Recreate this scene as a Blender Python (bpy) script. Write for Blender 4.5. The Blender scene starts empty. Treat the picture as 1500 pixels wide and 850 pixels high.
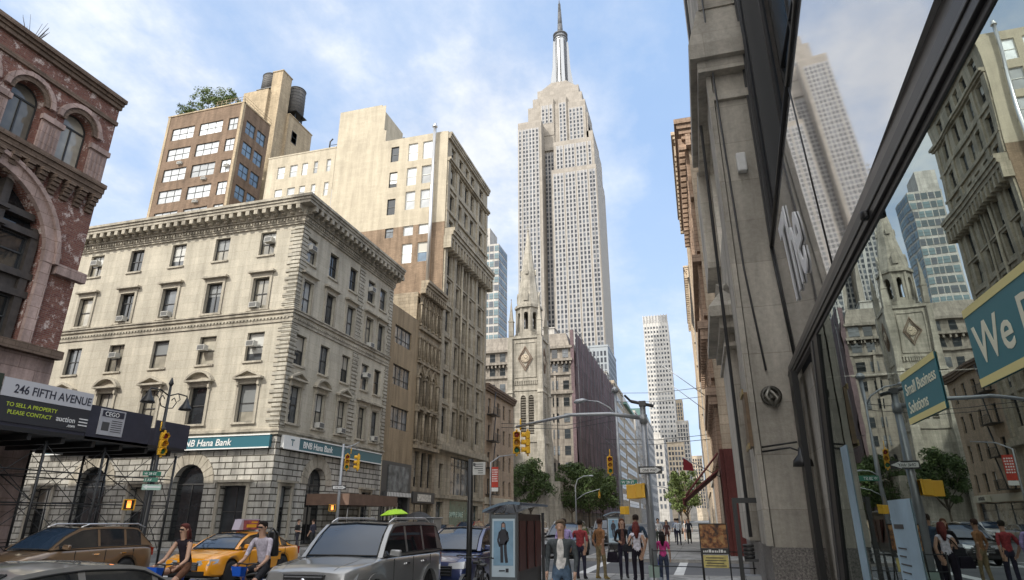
import bpy, bmesh, math, random
from math import sin, cos, tan, atan, atan2, pi, radians, sqrt
from mathutils import Vector, Matrix
random.seed(7)
scene = bpy.context.scene
COL = scene.collection
CZ = 1.75
# ------------------------------------------------------------------ materials
MATS = {}
def nd(nt, typ, **kw):
    n = nt.nodes.new(typ)
    for k, v in kw.items():
        if k.startswith('i_'):
            n.inputs[k[2:].replace('_', ' ')].default_value = v
        else:
            setattr(n, k, v)
    return n
def base_mat(name):
    m = bpy.data.materials.new(name); m.use_nodes = True
    nt = m.node_tree; b = nt.nodes['Principled BSDF']
    MATS[name] = m
    return m, nt, b
def c4(c): return (c[0], c[1], c[2], 1.0)
def mul(c, f): return (c[0]*f, c[1]*f, c[2]*f)
def ramp(nt, src, stops):
    r = nd(nt, 'ShaderNodeValToRGB'); e = r.color_ramp.elements
    while len(e) < len(stops): e.new(0.5)
    for i, (p, c) in enumerate(stops):
        e[i].position = p; e[i].color = c4(c) if len(c) == 3 else c
    nt.links.new(src, r.inputs[0]); return r.outputs[0]
def noise(nt, vec, scale, detail=5, rough=.6, sx=None):
    n = nd(nt, 'ShaderNodeTexNoise'); n.inputs['Scale'].default_value = scale
    n.inputs['Detail'].default_value = detail; n.inputs['Roughness'].default_value = rough
    if sx:
        mp = nd(nt, 'ShaderNodeMapping'); mp.inputs['Scale'].default_value = sx
        nt.links.new(vec, mp.inputs[0]); vec = mp.outputs[0]
    nt.links.new(vec, n.inputs['Vector']); return n.outputs['Fac']
def mixc(nt, fac, a, b, mode='MIX'):
    m = nd(nt, 'ShaderNodeMix', data_type='RGBA', blend_type=mode)
    for sock, v in ((m.inputs[0], fac), (m.inputs[6], a), (m.inputs[7], b)):
        if hasattr(v, 'default_value') or hasattr(v, 'links'): nt.links.new(v, sock)
        else: sock.default_value = v if isinstance(v, (int, float)) else c4(v)
    return m.outputs[2]
def plain(name, col, rough=.6, metal=0., spec=.5, var=.0, vs=2., emit=None, coat=0.):
    m, nt, b = base_mat(name)
    b.inputs['Base Color'].default_value = c4(col); b.inputs['Roughness'].default_value = rough
    b.inputs['Metallic'].default_value = metal; b.inputs['Specular IOR Level'].default_value = spec
    b.inputs['Coat Weight'].default_value = coat; b.inputs['Coat Roughness'].default_value = .05
    if var:
        tc = nd(nt, 'ShaderNodeTexCoord'); f = noise(nt, tc.outputs['Object'], vs)
        o = ramp(nt, f, [(.3, mul(col, 1-var)), (.7, mul(col, 1+var))])
        nt.links.new(o, b.inputs['Base Color'])
    if emit:
        b.inputs['Emission Color'].default_value = c4(emit[0]); b.inputs['Emission Strength'].default_value = emit[1]
    return m
def stone(name, col, joints=None, jcol=None, msize=.02, stain=.35, bump=.15, rough=.85, rowvar=.12, offs=.5):
    """weathered masonry: UV in metres; joints=(block width,row height)"""
    m, nt, b = base_mat(name)
    uv = nd(nt, 'ShaderNodeUVMap').outputs[0]
    geo = nd(nt, 'ShaderNodeTexCoord').outputs['Object']
    big = noise(nt, geo, .35, 6, .62)
    streak = noise(nt, geo, 1.0, 5, .65, (1.6, 1.6, .16))
    fine = noise(nt, geo, 9., 4, .7)
    c = ramp(nt, big, [(.25, mul(col, 1-stain*.8)), (.5, col), (.75, mul(col, 1+stain*.35))])
    s = ramp(nt, streak, [(.35, (1-stain,)*3), (.6, (1, 1, 1))])
    c = mixc(nt, 1.0, c, s, 'MULTIPLY')
    f = ramp(nt, fine, [(.3, (.84,)*3), (.7, (1.1,)*3)])
    c = mixc(nt, 1.0, c, f, 'MULTIPLY')
    h = fine
    if joints:
        br = nd(nt, 'ShaderNodeTexBrick', offset=offs)
        br.inputs['Scale'].default_value = 1.0
        br.inputs['Brick Width'].default_value = joints[0]; br.inputs['Row Height'].default_value = joints[1]
        br.inputs['Mortar Size'].default_value = msize; br.inputs['Mortar Smooth'].default_value = .1
        br.inputs['Color1'].default_value = (1-rowvar,)*3+(1,); br.inputs['Color2'].default_value = (1+rowvar,)*3+(1,)
        j = jcol if jcol else (.45, .45, .45)
        br.inputs['Mortar'].default_value = c4(j)
        nt.links.new(uv, br.inputs['Vector'])
        c = mixc(nt, 1.0, c, br.outputs['Color'], 'MULTIPLY')
        mh = nd(nt, 'ShaderNodeMath', operation='MULTIPLY_ADD'); nt.links.new(br.outputs['Fac'], mh.inputs[0])
        mh.inputs[1].default_value = -1.5; nt.links.new(fine, mh.inputs[2]); h = mh.outputs[0]
    nt.links.new(c, b.inputs['Base Color']); b.inputs['Roughness'].default_value = rough
    b.inputs['Specular IOR Level'].default_value = .25
    bp = nd(nt, 'ShaderNodeBump'); bp.inputs['Strength'].default_value = bump*3; bp.inputs['Distance'].default_value = .03
    nt.links.new(h, bp.inputs['Height']); nt.links.new(bp.outputs[0], b.inputs['Normal'])
    return m
def glassy(name, col, rough=.04, spec=.5, var=.5, scale=.6):
    """window pane: dark, blind-backed or cloud-white glass with a clear coat"""
    m, nt, b = base_mat(name)
    tc = nd(nt, 'ShaderNodeTexCoord'); info = nd(nt, 'ShaderNodeObjectInfo')
    f = noise(nt, tc.outputs['Object'], scale, 3)
    o = ramp(nt, f, [(.3, mul(col, 1-var)), (.7, mul(col, 1+var))])
    r = ramp(nt, info.outputs['Random'], [(0., (.5,)*3), (1., (1.5,)*3)])
    o = mixc(nt, 1., o, r, 'MULTIPLY')
    nt.links.new(o, b.inputs['Base Color']); b.inputs['Roughness'].default_value = rough
    b.inputs['Specular IOR Level'].default_value = spec
    b.inputs['Coat Weight'].default_value = .6; b.inputs['Coat Roughness'].default_value = .02
    return m
bank_up = stone('cream_limestone', (.50, .46, .375), (1.5, .62), (.80, .78, .74), .010, .24, .07, rowvar=.05)
bank_low = stone('rusticated_limestone', (.50, .48, .43), (1.05, .40), (.17, .16, .14), .035, .42, .35, rowvar=.10)
trim = stone('limestone_trim', (.44, .40, .325), None, stain=.45)
quoin = stone('quoin_limestone', (.46, .43, .36), (3., .30), (.30, .27, .22), .03, .3, .3)
tan_stucco = stone('tan_stucco', (.46, .405, .31), (1.2, .3), (.92, .92, .9), .01, .20, .06, rowvar=.04)
tan_brick = stone('tan_brick', (.27, .195, .135), (.42, .13), (.75, .72, .68), .012, .40, .1)
loft_brick = stone('brown_loft_brick', (.215, .15, .105), (.42, .13), (.7, .66, .6), .014, .35, .1)
bulk_brick = stone('bulkhead_brick', (.42, .335, .225), (.5, .16), (.8, .78, .74), .012, .3, .1)
orange_wall = stone('ochre_stucco', (.33, .255, .165), None, stain=.32)
gothic_st = stone('gothic_sandstone', (.33, .275, .20), (.8, .35), (.6, .57, .5), .012, .42, .15)
tower_st = stone('tower_limestone', (.37, .325, .25), (1.2, .45), (.66, .64, .6), .012, .38, .12)
church_st = stone('church_marble', (.38, .35, .295), (.9, .42), (.74, .72, .68), .01, .42, .12)
fbrick = stone('beige_brick', (.40, .305, .22), (.4, .13), (.8, .77, .74), .012, .3, .1)
esb_st = stone('pale_limestone', (.275, .248, .215), (3.6, 3.7), (.88, .88, .88), .12, .12, .05)
far_cream = stone('far_cream_stone', (.50, .42, .32), (3., 1.2), (.8, .8, .8), .04, .3, .1)
far_grey = stone('far_grey_stone', (.42, .40, .37), (3., 1.2), (.8, .8, .8), .04, .3, .1)
far_white = stone('far_white_stone', (.50, .49, .475), (3., 3.3), (.8, .8, .8), .06, .12, .05)
dark_brick = stone('dark_brown_brick', (.20, .145, .11), (.5, .2), (.7, .68, .65), .02, .3, .1)
pier_st = stone('grey_pier_stone', (.54, .50, .43), (1.7, .95), (.80, .79, .77), .008, .34, .14)
granite = None
redcast = stone('dark_red_cast_iron', (.13, .035, .03), None, stain=.3, rough=.6)
east_cream = stone('east_cream_stone', (.52, .42, .31), (1.2, .5), (.75, .72, .7), .02, .35, .12)
east_red = stone('east_red_terracotta', (.42, .30, .22), (.6, .25), (.7, .68, .65), .02, .35, .12)
wood_dk = plain('dark_bay_iron', (.055, .045, .038), .55, var=.35, vs=4)
concrete = stone('sidewalk_concrete', (.32, .315, .30), (1.5, 1.5), (.5, .5, .5), .015, .45, .08, rowvar=.05, offs=0.)
def asphalt_mat():
    m, nt, b = base_mat('asphalt')
    g = nd(nt, 'ShaderNodeTexCoord').outputs['Object']
    a = noise(nt, g, .25, 6, .65); f = noise(nt, g, 30., 3)
    c = ramp(nt, a, [(.32, (.050, .051, .054)), (.68, (.115, .116, .118))])
    c = mixc(nt, 1., c, ramp(nt, f, [(.3, (.7,)*3), (.7, (1.25,)*3)]), 'MULTIPLY')
    nt.links.new(c, b.inputs['Base Color']); b.inputs['Roughness'].default_value = .7
    bp = nd(nt, 'ShaderNodeBump'); bp.inputs['Strength'].default_value = .25; bp.inputs['Distance'].default_value = .01
    nt.links.new(f, bp.inputs['Height']); nt.links.new(bp.outputs[0], b.inputs['Normal'])
    return m
asphalt = asphalt_mat()
def granite_mat():
    m, nt, b = base_mat('speckled_granite')
    g = nd(nt, 'ShaderNodeTexCoord').outputs['Object']
    f = noise(nt, g, 28., 4, .8); a = noise(nt, g, 2., 3)
    c = ramp(nt, f, [(.36, (.05, .048, .045)), (.5, (.17, .155, .14)), (.64, (.32, .29, .26))])
    c = mixc(nt, 1., c, ramp(nt, a, [(.3, (.8,)*3), (.7, (1.15,)*3)]), 'MULTIPLY')
    nt.links.new(c, b.inputs['Base Color']); b.inputs['Roughness'].default_value = .45
    return m
granite = granite_mat()
def oldbrick_mat():
    """dark red brick with flaked pale paint"""
    m, nt, b = base_mat('flaked_red_brick')
    uv = nd(nt, 'ShaderNodeUVMap').outputs[0]; g = nd(nt, 'ShaderNodeTexCoord').outputs['Object']
    br = nd(nt, 'ShaderNodeTexBrick'); br.inputs['Scale'].default_value = 1.
    br.inputs['Brick Width'].default_value = .26; br.inputs['Row Height'].default_value = .085
    br.inputs['Mortar Size'].default_value = .011; br.inputs['Color1'].default_value = (.15, .048, .036, 1)
    br.inputs['Color2'].default_value = (.235, .095, .065, 1); br.inputs['Mortar'].default_value = (.20, .145, .12, 1)
    nt.links.new(uv, br.inputs['Vector'])
    n1 = noise(nt, g, 2.3, 8, .74); n2 = noise(nt, uv, 11., 3, .8, (1, 3, 1))
    ad = nd(nt, 'ShaderNodeMath', operation='MULTIPLY_ADD'); nt.links.new(n2, ad.inputs[0]); ad.inputs[1].default_value = .38
    nt.links.new(n1, ad.inputs[2])
    mask = ramp(nt, ad.outputs[0], [(.745, (0, 0, 0)), (.79, (1, 1, 1))])
    c = mixc(nt, mask, br.outputs['Color'], (.60, .50, .45))
    nt.links.new(c, b.inputs['Base Color']); b.inputs['Roughness'].default_value = .85
    mh = nd(nt, 'ShaderNodeMath', operation='MULTIPLY'); nt.links.new(br.outputs['Fac'], mh.inputs[0]); mh.inputs[1].default_value = -1.
    bp = nd(nt, 'ShaderNodeBump'); bp.inputs['Strength'].default_value = .6; bp.inputs['Distance'].default_value = .02
    nt.links.new(mh.outputs[0], bp.inputs['Height']); nt.links.new(bp.outputs[0], b.inputs['Normal'])
    return m
old_brick = oldbrick_mat()
pink_st = stone('rose_sandstone', (.46, .34, .30), (1.4, .5), (.6, .56, .52), .012, .45, .15)
pane_dark = glassy('dark_pane', (.022, .026, .03))
pane_mid = glassy('grey_pane', (.10, .11, .12), var=.8)
pane_cloud = glassy('cloud_white_pane', (.50, .52, .53), var=.25, rough=.15)  # white base colour stands for bright cloud reflected in the glass
pane_blue = glassy('bluish_pane', (.11, .17, .24), var=.35)
pane_cream = glassy('cream_blind_pane', (.30, .28, .23), var=.45)
far_pane = plain('distant_window_pane', (.035, .04, .05), .55, spec=.15)
far_pane_b = plain('distant_grey_pane', (.09, .10, .115), .55, spec=.15)
mullion = plain('pale_metal_mullion', (.33, .32, .305), .6)
frame_dark = plain('dark_window_frame', (.045, .045, .045), .5)
frame_white = plain('white_window_frame', (.62, .61, .56), .5)
frame_green = plain('green_window_frame', (.05, .085, .075), .5)
black_metal = plain('black_metal', (.018, .018, .018), .4, spec=.5)
dkgrey_metal = plain('dark_grey_metal', (.07, .07, .072), .45)
grey_metal = plain('galvanised_metal', (.34, .35, .36), .45, .6, var=.15)
silver_metal = plain('silver_metal', (.6, .6, .6), .3, .9)
ac_white = plain('ac_unit_white', (.5, .49, .45), .5)
ac_grille = plain('ac_unit_grille', (.11, .11, .105), .6)
green_cu = plain('green_copper', (.16, .28, .24), .7, var=.2)
teal = plain('teal_sign_face', (.035, .13, .165), .35)
white_paint = plain('white_paint', (.72, .72, .70), .6, var=.06, vs=8)
worn_paint = plain('worn_road_paint', (.55, .55, .53), .7, var=.25, vs=3)
taxi_yellow = plain('taxi_yellow_paint', (.80, .34, .012), .3, coat=.8)
signal_yellow = plain('signal_yellow_paint', (.72, .40, .02), .45, var=.08)
tank_wood = plain('weathered_tank_wood', (.085, .08, .075), .8, var=.35, vs=6)
rubber = plain('black_rubber', (.018, .018, .018), .8)
def leaf_mat(name, a, b2):
    m, nt, b = base_mat(name)
    g = nd(nt, 'ShaderNodeTexCoord').outputs['Object']
    f = noise(nt, g, 1.3, 4, .7)
    c = ramp(nt, f, [(.3, a), (.7, b2)])
    nt.links.new(c, b.inputs['Base Color']); b.inputs['Roughness'].default_value = .6
    b.inputs['Specular IOR Level'].default_value = .3
    return m
leaf_a = leaf_mat('leaf_green', (.022, .040, .011), (.065, .098, .024))
leaf_b = leaf_mat('roof_bush_green', (.06, .095, .025), (.15, .19, .06))
bark = plain('bark', (.09, .07, .05), .9, var=.3)
# ------------------------------------------------------------------ object helpers
def tag(o, label=None, cat=None, group=None, kind=None):
    if label: o['label'] = label
    if cat: o['category'] = cat
    if group: o['group'] = group
    if kind: o['kind'] = kind
    return o
def thing(name, label, cat, loc=(0, 0, 0), rz=0., group=None):
    o = bpy.data.objects.new(name, None); COL.objects.link(o)
    o.location = loc; o.rotation_euler = (0, 0, rz); o.empty_display_size = .3
    return tag(o, label, cat, group)
def world_mat(o):
    M = Matrix.LocRotScale(o.location, o.rotation_euler, o.scale)
    return world_mat(o.parent) @ M if o.parent else M
ONE = {'wall', 'body', 'foliage', 'crown', 'spandrel_strip', 'shaft', 'twigs', 'spokes', 'eyes_and_mouth', 'nose_and_ears', 'hair', 'grille_bar', 'debris_netting', 'window_seal', 'bonnet_line', 'wiper', 'display_lamp'}
class MB:
    """mesh collector; self.M maps the coordinates you give to world (or parent) space"""
    def __init__(s, M=None):
        s.v = []; s.f = []; s.m = []; s.sm = []; s.M = M or Matrix.Identity(4)
    def add(s, pts, faces, mi=0, smooth=False):
        b = len(s.v)
        for p in pts: s.v.append(tuple(s.M @ Vector(p)))
        for f in faces: s.f.append([b+i for i in f]); s.m.append(mi); s.sm.append(smooth)
    def box(s, x0, x1, y0, y1, z0, z1, mi=0):
        p = [(x, y, z) for z in (z0, z1) for x, y in ((x0, y0), (x1, y0), (x1, y1), (x0, y1))]
        s.add(p, [(3, 2, 1, 0), (4, 5, 6, 7), (0, 1, 5, 4), (1, 2, 6, 5), (2, 3, 7, 6), (3, 0, 4, 7)], mi)
    def frustum(s, x0, x1, y0, y1, z0, z1, ix, iy, mi=0):
        p = [(x0, y0, z0), (x1, y0, z0), (x1, y1, z0), (x0, y1, z0), (x0+ix, y0+iy, z1), (x1-ix, y0+iy, z1), (x1-ix, y1-iy, z1), (x0+ix, y1-iy, z1)]
        s.add(p, [(3, 2, 1, 0), (4, 5, 6, 7), (0, 1, 5, 4), (1, 2, 6, 5), (2, 3, 7, 6), (3, 0, 4, 7)], mi)
    def quad(s, a, b, c, d, mi=0): s.add([a, b, c, d], [(0, 1, 2, 3)], mi)
    def prism(s, poly, y0, y1, mi=0):
        """poly = [(x,z)] extruded along y"""
        n = len(poly)
        p = [(x, y0, z) for x, z in poly]+[(x, y1, z) for x, z in poly]
        s.add(p, [tuple(range(n)), tuple(range(2*n-1, n-1, -1))]+[(i, i+n, (i+1) % n+n, (i+1) % n) for i in range(n)], mi)
    def prism_x(s, poly, x0, x1, mi=0):
        n = len(poly)
        p = [(x0, y, z) for y, z in poly]+[(x1, y, z) for y, z in poly]
        s.add(p, [tuple(range(n)), tuple(range(2*n-1, n-1, -1))]+[(i, i+n, (i+1) % n+n, (i+1) % n) for i in range(n)], mi)
    def prism_z(s, poly, z0, z1, mi=0, k=1.):
        n = len(poly)
        p = [(x, y, z0) for x, y in poly]+[(x*k, y*k, z1) for x, y in poly]
        s.add(p, [tuple(range(n-1, -1, -1)), tuple(range(n, 2*n))]+[(i, (i+1) % n, (i+1) % n+n, i+n) for i in range(n)], mi)
    def lathe(s, c, prof, n=16, mi=0, smooth=True):
        """prof [(r,z)] round the z axis at c"""
        b = []; F = []
        for r, z in prof:
            for k in range(n):
                a = 2*pi*k/n; b.append((c[0]+r*cos(a), c[1]+r*sin(a), c[2]+z))
        for i in range(len(prof)-1):
            for k in range(n):
                F.append((i*n+k, i*n+(k+1) % n, (i+1)*n+(k+1) % n, (i+1)*n+k))
        F.append(tuple(range(n-1, -1, -1))); F.append(tuple(range((len(prof)-1)*n, len(prof)*n)))
        s.add(b, F, mi, smooth)
    def tube(s, pts, r, n=8, mi=0, smooth=True):
        """r: a number or a radius per point"""
        P = [Vector(p) for p in pts]; R = r if isinstance(r, (list, tuple)) else [r]*len(P)
        b = []; F = []; up = None
        for i, p in enumerate(P):
            d = (P[min(i+1, len(P)-1)]-P[max(i-1, 0)]).normalized()
            if up is None:
                up = Vector((0, 0, 1)) if abs(d.z) < .9 else Vector((1, 0, 0))
            x = d.cross(up)
            if x.length < 1e-4: x = d.cross(Vector((0, 1, 0)))
            x.normalize(); y = x.cross(d).normalized(); up = y
            for k in range(n):
                a = 2*pi*k/n; b.append(p+x*(R[i]*cos(a))+y*(R[i]*sin(a)))
        for i in range(len(P)-1):
            for k in range(n): F.append((i*n+k, i*n+(k+1) % n, (i+1)*n+(k+1) % n, (i+1)*n+k))
        F.append(tuple(range(n-1, -1, -1))); F.append(tuple(range((len(P)-1)*n, len(P)*n)))
        s.add(b, F, mi, smooth)
    def mesh(s, name, mats):
        me = bpy.data.meshes.new(name); me.from_pydata(s.v, [], s.f); me.update()
        for m in (mats if isinstance(mats, (list, tuple)) else [mats]): me.materials.append(m)
        me.polygons.foreach_set('material_index', s.m)
        me.polygons.foreach_set('use_smooth', s.sm)
        uvl = me.uv_layers.new(name='UVMap'); 
        co = me.vertices; lp = me.loops; ud = [0.]*(2*len(lp))
        for p in me.polygons:
            n = p.normal; ax, ay, az = abs(n.x), abs(n.y), abs(n.z)
            for li in p.loop_indices:
                c = co[lp[li].vertex_index].co
                if az > .7: u, v = c.x, c.y
                elif ax > ay: u, v = c.y, c.z
                else: u, v = c.x, c.z
                ud[2*li] = u; ud[2*li+1] = v
        uvl.data.foreach_set('uv', ud)
        return me
    def build(s, name, mats, parent=None, local=False):
        """vertices are in world space; local=True: already in the parent's own space"""
        if parent and not local:
            inv = world_mat(parent).inverted(); s.v = [tuple(inv @ Vector(p)) for p in s.v]
        groups = s.pieces() if parent and name not in ONE else None
        if groups and 1 < len(groups) <= 90:
            first = None
            for g in groups:
                q = MB(); idx = {}; 
                for fi in g:
                    nf = []
                    for vi in s.f[fi]:
                        if vi not in idx: idx[vi] = len(q.v); q.v.append(s.v[vi])
                        nf.append(idx[vi])
                    q.f.append(nf); q.m.append(s.m[fi]); q.sm.append(s.sm[fi])
                o = bpy.data.objects.new(name, q.mesh(name, mats)); COL.objects.link(o); o.parent = parent
                first = first or o
            return first
        o = bpy.data.objects.new(name, s.mesh(name, mats)); COL.objects.link(o)
        if parent: o.parent = parent
        return o
    def pieces(s):
        """faces grouped into far-apart pieces (islands closer than half the larger one's size belong together)"""
        import numpy as np
        n = len(s.v); par = list(range(n))
        def find(a):
            while par[a] != a: par[a] = par[par[a]]; a = par[a]
            return a
        for f in s.f:
            r = find(f[0])
            for q in f[1:]: par[find(q)] = r
        roots = [find(i) for i in range(n)]; ids = {r: i for i, r in enumerate(dict.fromkeys(roots))}; k = len(ids)
        if k < 2 or k > 1500: return None
        co = np.array(s.v); isl = np.array([ids[r] for r in roots]); lo = np.full((k, 3), 1e9); hi = np.full((k, 3), -1e9)
        np.minimum.at(lo, isl, co); np.maximum.at(hi, isl, co); size = (hi-lo).max(axis=1)
        gap = np.maximum(0, np.maximum(lo[:, None]-hi[None], lo[None]-hi[:, None]))
        near = np.sqrt((gap**2).sum(axis=2)) <= np.maximum(.02, .5*np.maximum(size[:, None], size[None]))
        lab = -np.ones(k, int); c = 0
        for i in range(k):
            if lab[i] >= 0: continue
            st = [i]; lab[i] = c
            while st:
                j = st.pop()
                for q in np.nonzero(near[j] & (lab < 0))[0]: lab[q] = c; st.append(q)
            c += 1
        if c < 2: return None
        out = [[] for _ in range(c)]
        for fi, f in enumerate(s.f): out[lab[isl[f[0]]]].append(fi)
        return out
def obj_from(me, name, parent, M):
    """object sharing mesh me, placed at world matrix M under parent"""
    o = bpy.data.objects.new(name, me); COL.objects.link(o)
    o.parent = parent
    W = world_mat(parent).inverted() @ M if parent else M
    l, r, s_ = W.decompose(); o.location = l; o.rotation_euler = r.to_euler(); o.scale = s_
    return o
def kids(o): return [c for c in bpy.data.objects if c.parent == o]
def bevel(o, w=.02, seg=2, ang=40):
    md = o.modifiers.new('bevel', 'BEVEL'); md.width = w; md.segments = seg; md.limit_method = 'ANGLE'; md.angle_limit = radians(ang)
    return o
def sheet(name, x0, x1, y0, y1, z, m, kind='structure'):
    b = MB(); b.quad((x0, y0, z), (x1, y0, z), (x1, y1, z), (x0, y1, z))
    o = b.build(name, m)
    if kind: o['kind'] = kind
    return o
def FM(x, y, face, z=0.):
    """facade frame: local X along the wall, Z up, -Y outward. face 'S','E','W','N'"""
    return Matrix.Translation((x, y, z)) @ Matrix.Rotation({'S': 0, 'E': pi/2, 'W': -pi/2, 'N': pi}[face], 4, 'Z')
def wall(mb, u0, u1, v0, v1, ops, depth=.3, mi=0, y=0., segs=10):
    """flat wall with openings cut in; ops = (a,b,c,d[,'arch'/'pointed'])  d = crown of the arch"""
    us = sorted(set([u0, u1]+[q for o in ops for q in (o[0], o[1])])); vs = sorted(set([v0, v1]+[q for o in ops for q in (o[2], o[3])]))
    us = [u for u in us if u0 <= u <= u1]; vs = [v for v in vs if v0 <= v <= v1]
    for i in range(len(us)-1):
        j = 0
        while j < len(vs)-1:
            cu = (us[i]+us[i+1])/2
            def hole(jj):
                cv = (vs[jj]+vs[jj+1])/2
                return any(o[0] < cu < o[1] and o[2] < cv < o[3] for o in ops)
            if hole(j): j += 1; continue
            k = j
            while k+1 < len(vs)-1 and not hole(k+1): k += 1
            mb.quad((us[i], y, vs[j]), (us[i+1], y, vs[j]), (us[i+1], y, vs[k+1]), (us[i], y, vs[k+1]), mi)
            j = k+1
    for o in ops:
        a, b, c, d = o[:4]; yy = y+depth
        if len(o) > 4:
            w = b-a; r = w/2; zs = d-(r if o[4] == 'arch' else w*.85); cx = (a+b)/2; pts = []
            for t in range(segs+1):
                q = t/segs
                if o[4] == 'arch': an = pi*(1-q); pts.append((cx+r*cos(an), zs+r*sin(an)))
                else:
                    hq = abs(q-.5)*2; x = cx+(q-.5)*w; pts.append((x, zs+(d-zs)*sqrt(max(0, 1-hq**1.7))))
            for t in range(segs):
                (xa, za), (xb, zb) = pts[t], pts[t+1]
                mb.quad((xa, y, za), (xb, y, zb), (xb, y, d), (xa, y, d), mi)
                mb.quad((xa, y, za), (xa, yy, za), (xb, yy, zb), (xb, y, zb), mi)
            top = zs
        else:
            top = d; mb.quad((a, y, d), (a, yy, d), (b, yy, d), (b, y, d), mi)
        mb.quad((a, y, c), (b, y, c), (b, yy, c), (a, yy, c), mi)
        mb.quad((a, y, c), (a, yy, c), (a, yy, top), (a, y, top), mi)
        mb.quad((b, y, c), (b, y, top), (b, yy, top), (b, yy, c), mi)
WM = {}; WR = random.Random(91)
blind_a = plain('cream_roller_blind', (.36, .34, .29), .35, coat=.4); blind_b = plain('grey_blind', (.20, .21, .21), .35, coat=.4); blind_c = plain('pale_blind', (.50, .50, .47), .35, coat=.4)
def win_meshes(w, h, style):
    key = (round(w, 2), round(h, 2), style)
    if key in WM: return WM[key]
    f = MB(); p = MB(); t = .06
    arch = style.startswith('arch')
    if arch:
        r = w/2; zs = h-r; N = 10
        outer = [(0, 0), (w, 0), (w, zs)]+[(r+r*cos(a*pi/N), zs+r*sin(a*pi/N)) for a in range(1, N)]+[(0, zs)]
        ri = r-t
        inner = [(t, t), (w-t, t), (w-t, zs)]+[(r+ri*cos(a*pi/N), zs+ri*sin(a*pi/N)) for a in range(1, N)]+[(t, zs)]
        n = len(outer)
        f.add([(x, 0, z) for x, z in outer]+[(x, 0, z) for x, z in inner]+[(x, .08, z) for x, z in inner],
              [(i, (i+1) % n, n+(i+1) % n, n+i) for i in range(n)]+[(n+i, n+(i+1) % n, 2*n+(i+1) % n, 2*n+i) for i in range(n)])
        f.box(t, w-t, .0, .05, zs-.04, zs+.04); f.box(w/2-.03, w/2+.03, .0, .05, t, zs)
        p.add([(x, .05, z) for x, z in inner], [tuple(range(n))])
    else:
        f.box(0, w, 0, .09, 0, t); f.box(0, w, 0, .09, h-t, h); f.box(0, t, 0, .09, t, h-t); f.box(w-t, w, 0, .09, t, h-t)
        def vb(x, s_=.03): f.box(x-s_, x+s_, .01, .08, t, h-t)
        def hb(z, s_=.03): f.box(t, w-t, .004, .085, z-s_, z+s_)
        if style == 'sash': hb(h*.5)
        elif style == 'sashc': hb(h*.5); vb(w/2, .018)
        elif style == 'cross': hb(h*.68); vb(w/2)
        elif style == 'sash6': hb(h*.5); vb(w/3, .015); vb(w*2/3, .015)
        elif style == 'triple': hb(h*.5); vb(w/3); vb(w*2/3)
        elif style == 'double': hb(h*.5); vb(w/2)
        elif style == 'strip4': hb(h*.35, .02); [vb(w*k/4, .025) for k in (1, 2, 3)]
        elif style == 'shop': hb(h*.78); [vb(w*k/3, .035) for k in (1, 2)]
        p.quad((t, .06, t), (w-t, .06, t), (w-t, .06, h-t), (t, .06, h-t))
    WM[key] = (f, p, {}); return WM[key]
def window(root, M, a, b, c, d, style='sash', inset=.18, fm=None, pm=None, name='window'):
    fm = fm or frame_dark; pm = pm or pane_dark
    f, p, cache = win_meshes(b-a, d-c, style)
    k = (fm.name, pm.name)
    if k not in cache: cache[k] = (f.mesh('window', fm), p.mesh('pane', pm))
    W = M @ Matrix.Translation((a, inset, c))
    o = obj_from(cache[k][0], name, root, W)
    q = bpy.data.objects.new('pane', cache[k][1]); COL.objects.link(q); q.parent = o
    w_, h_ = b-a, d-c
    if style in ('sash', 'sashc', 'cross', 'double', 'plain') and pm is not pane_cloud and w_ < 1.9 and h_ > 1.2 and WR.random() < .5:
        fr = WR.choice((.28, .42, .5, .72)); bm_ = WR.choice((blind_a, blind_b, blind_c)); kk = ('blind', round(w_, 2), round(h_, 2), fr, bm_.name)
        if kk not in WM:
            mb = MB(); mb.box(.07, w_-.07, .045, .055, h_*(1-fr), h_-.07); WM[kk] = mb.mesh('blind', bm_)
        r_ = bpy.data.objects.new('blind', WM[kk]); COL.objects.link(r_); r_.parent = o
    return o
def sub(meshkey, o, fn, mat, name):
    """sub-part with a cached mesh built by fn(MB) in the window's own space"""
    k = ('sub', meshkey)
    if k not in WM:
        mb = MB(); fn(mb); WM[k] = mb.mesh(name, mat)
    q = bpy.data.objects.new(name, WM[k]); COL.objects.link(q); q.parent = o; return q
def text_mesh(txt, size, mat, M, parent, name='lettering', bold=True, depth=.01, align='LEFT', sx=1., shear=0.):
    cu = bpy.data.curves.new('t', 'FONT'); cu.body = txt; cu.size = size; cu.extrude = depth; cu.align_x = align
    cu.offset = size*.012 if bold else 0.; cu.shear = shear; cu.resolution_u = 3
    to = bpy.data.objects.new('t', cu); COL.objects.link(to)
    dg = bpy.context.evaluated_depsgraph_get(); dg.update()
    me = bpy.data.meshes.new_from_object(to.evaluated_get(dg)); bpy.data.objects.remove(to)
    me.materials.clear(); me.materials.append(mat)
    # text lies in its XY plane: stand it up so X=along, Z=up, facing -Y
    R = Matrix.Rotation(pi/2, 4, 'X') @ Matrix.Diagonal((sx, 1, 1, 1))
    me.transform(R)
    if parent is None:
        o = bpy.data.objects.new(name, me); COL.objects.link(o); o.matrix_world = M; return o
    return obj_from(me, name, parent, M)
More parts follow.
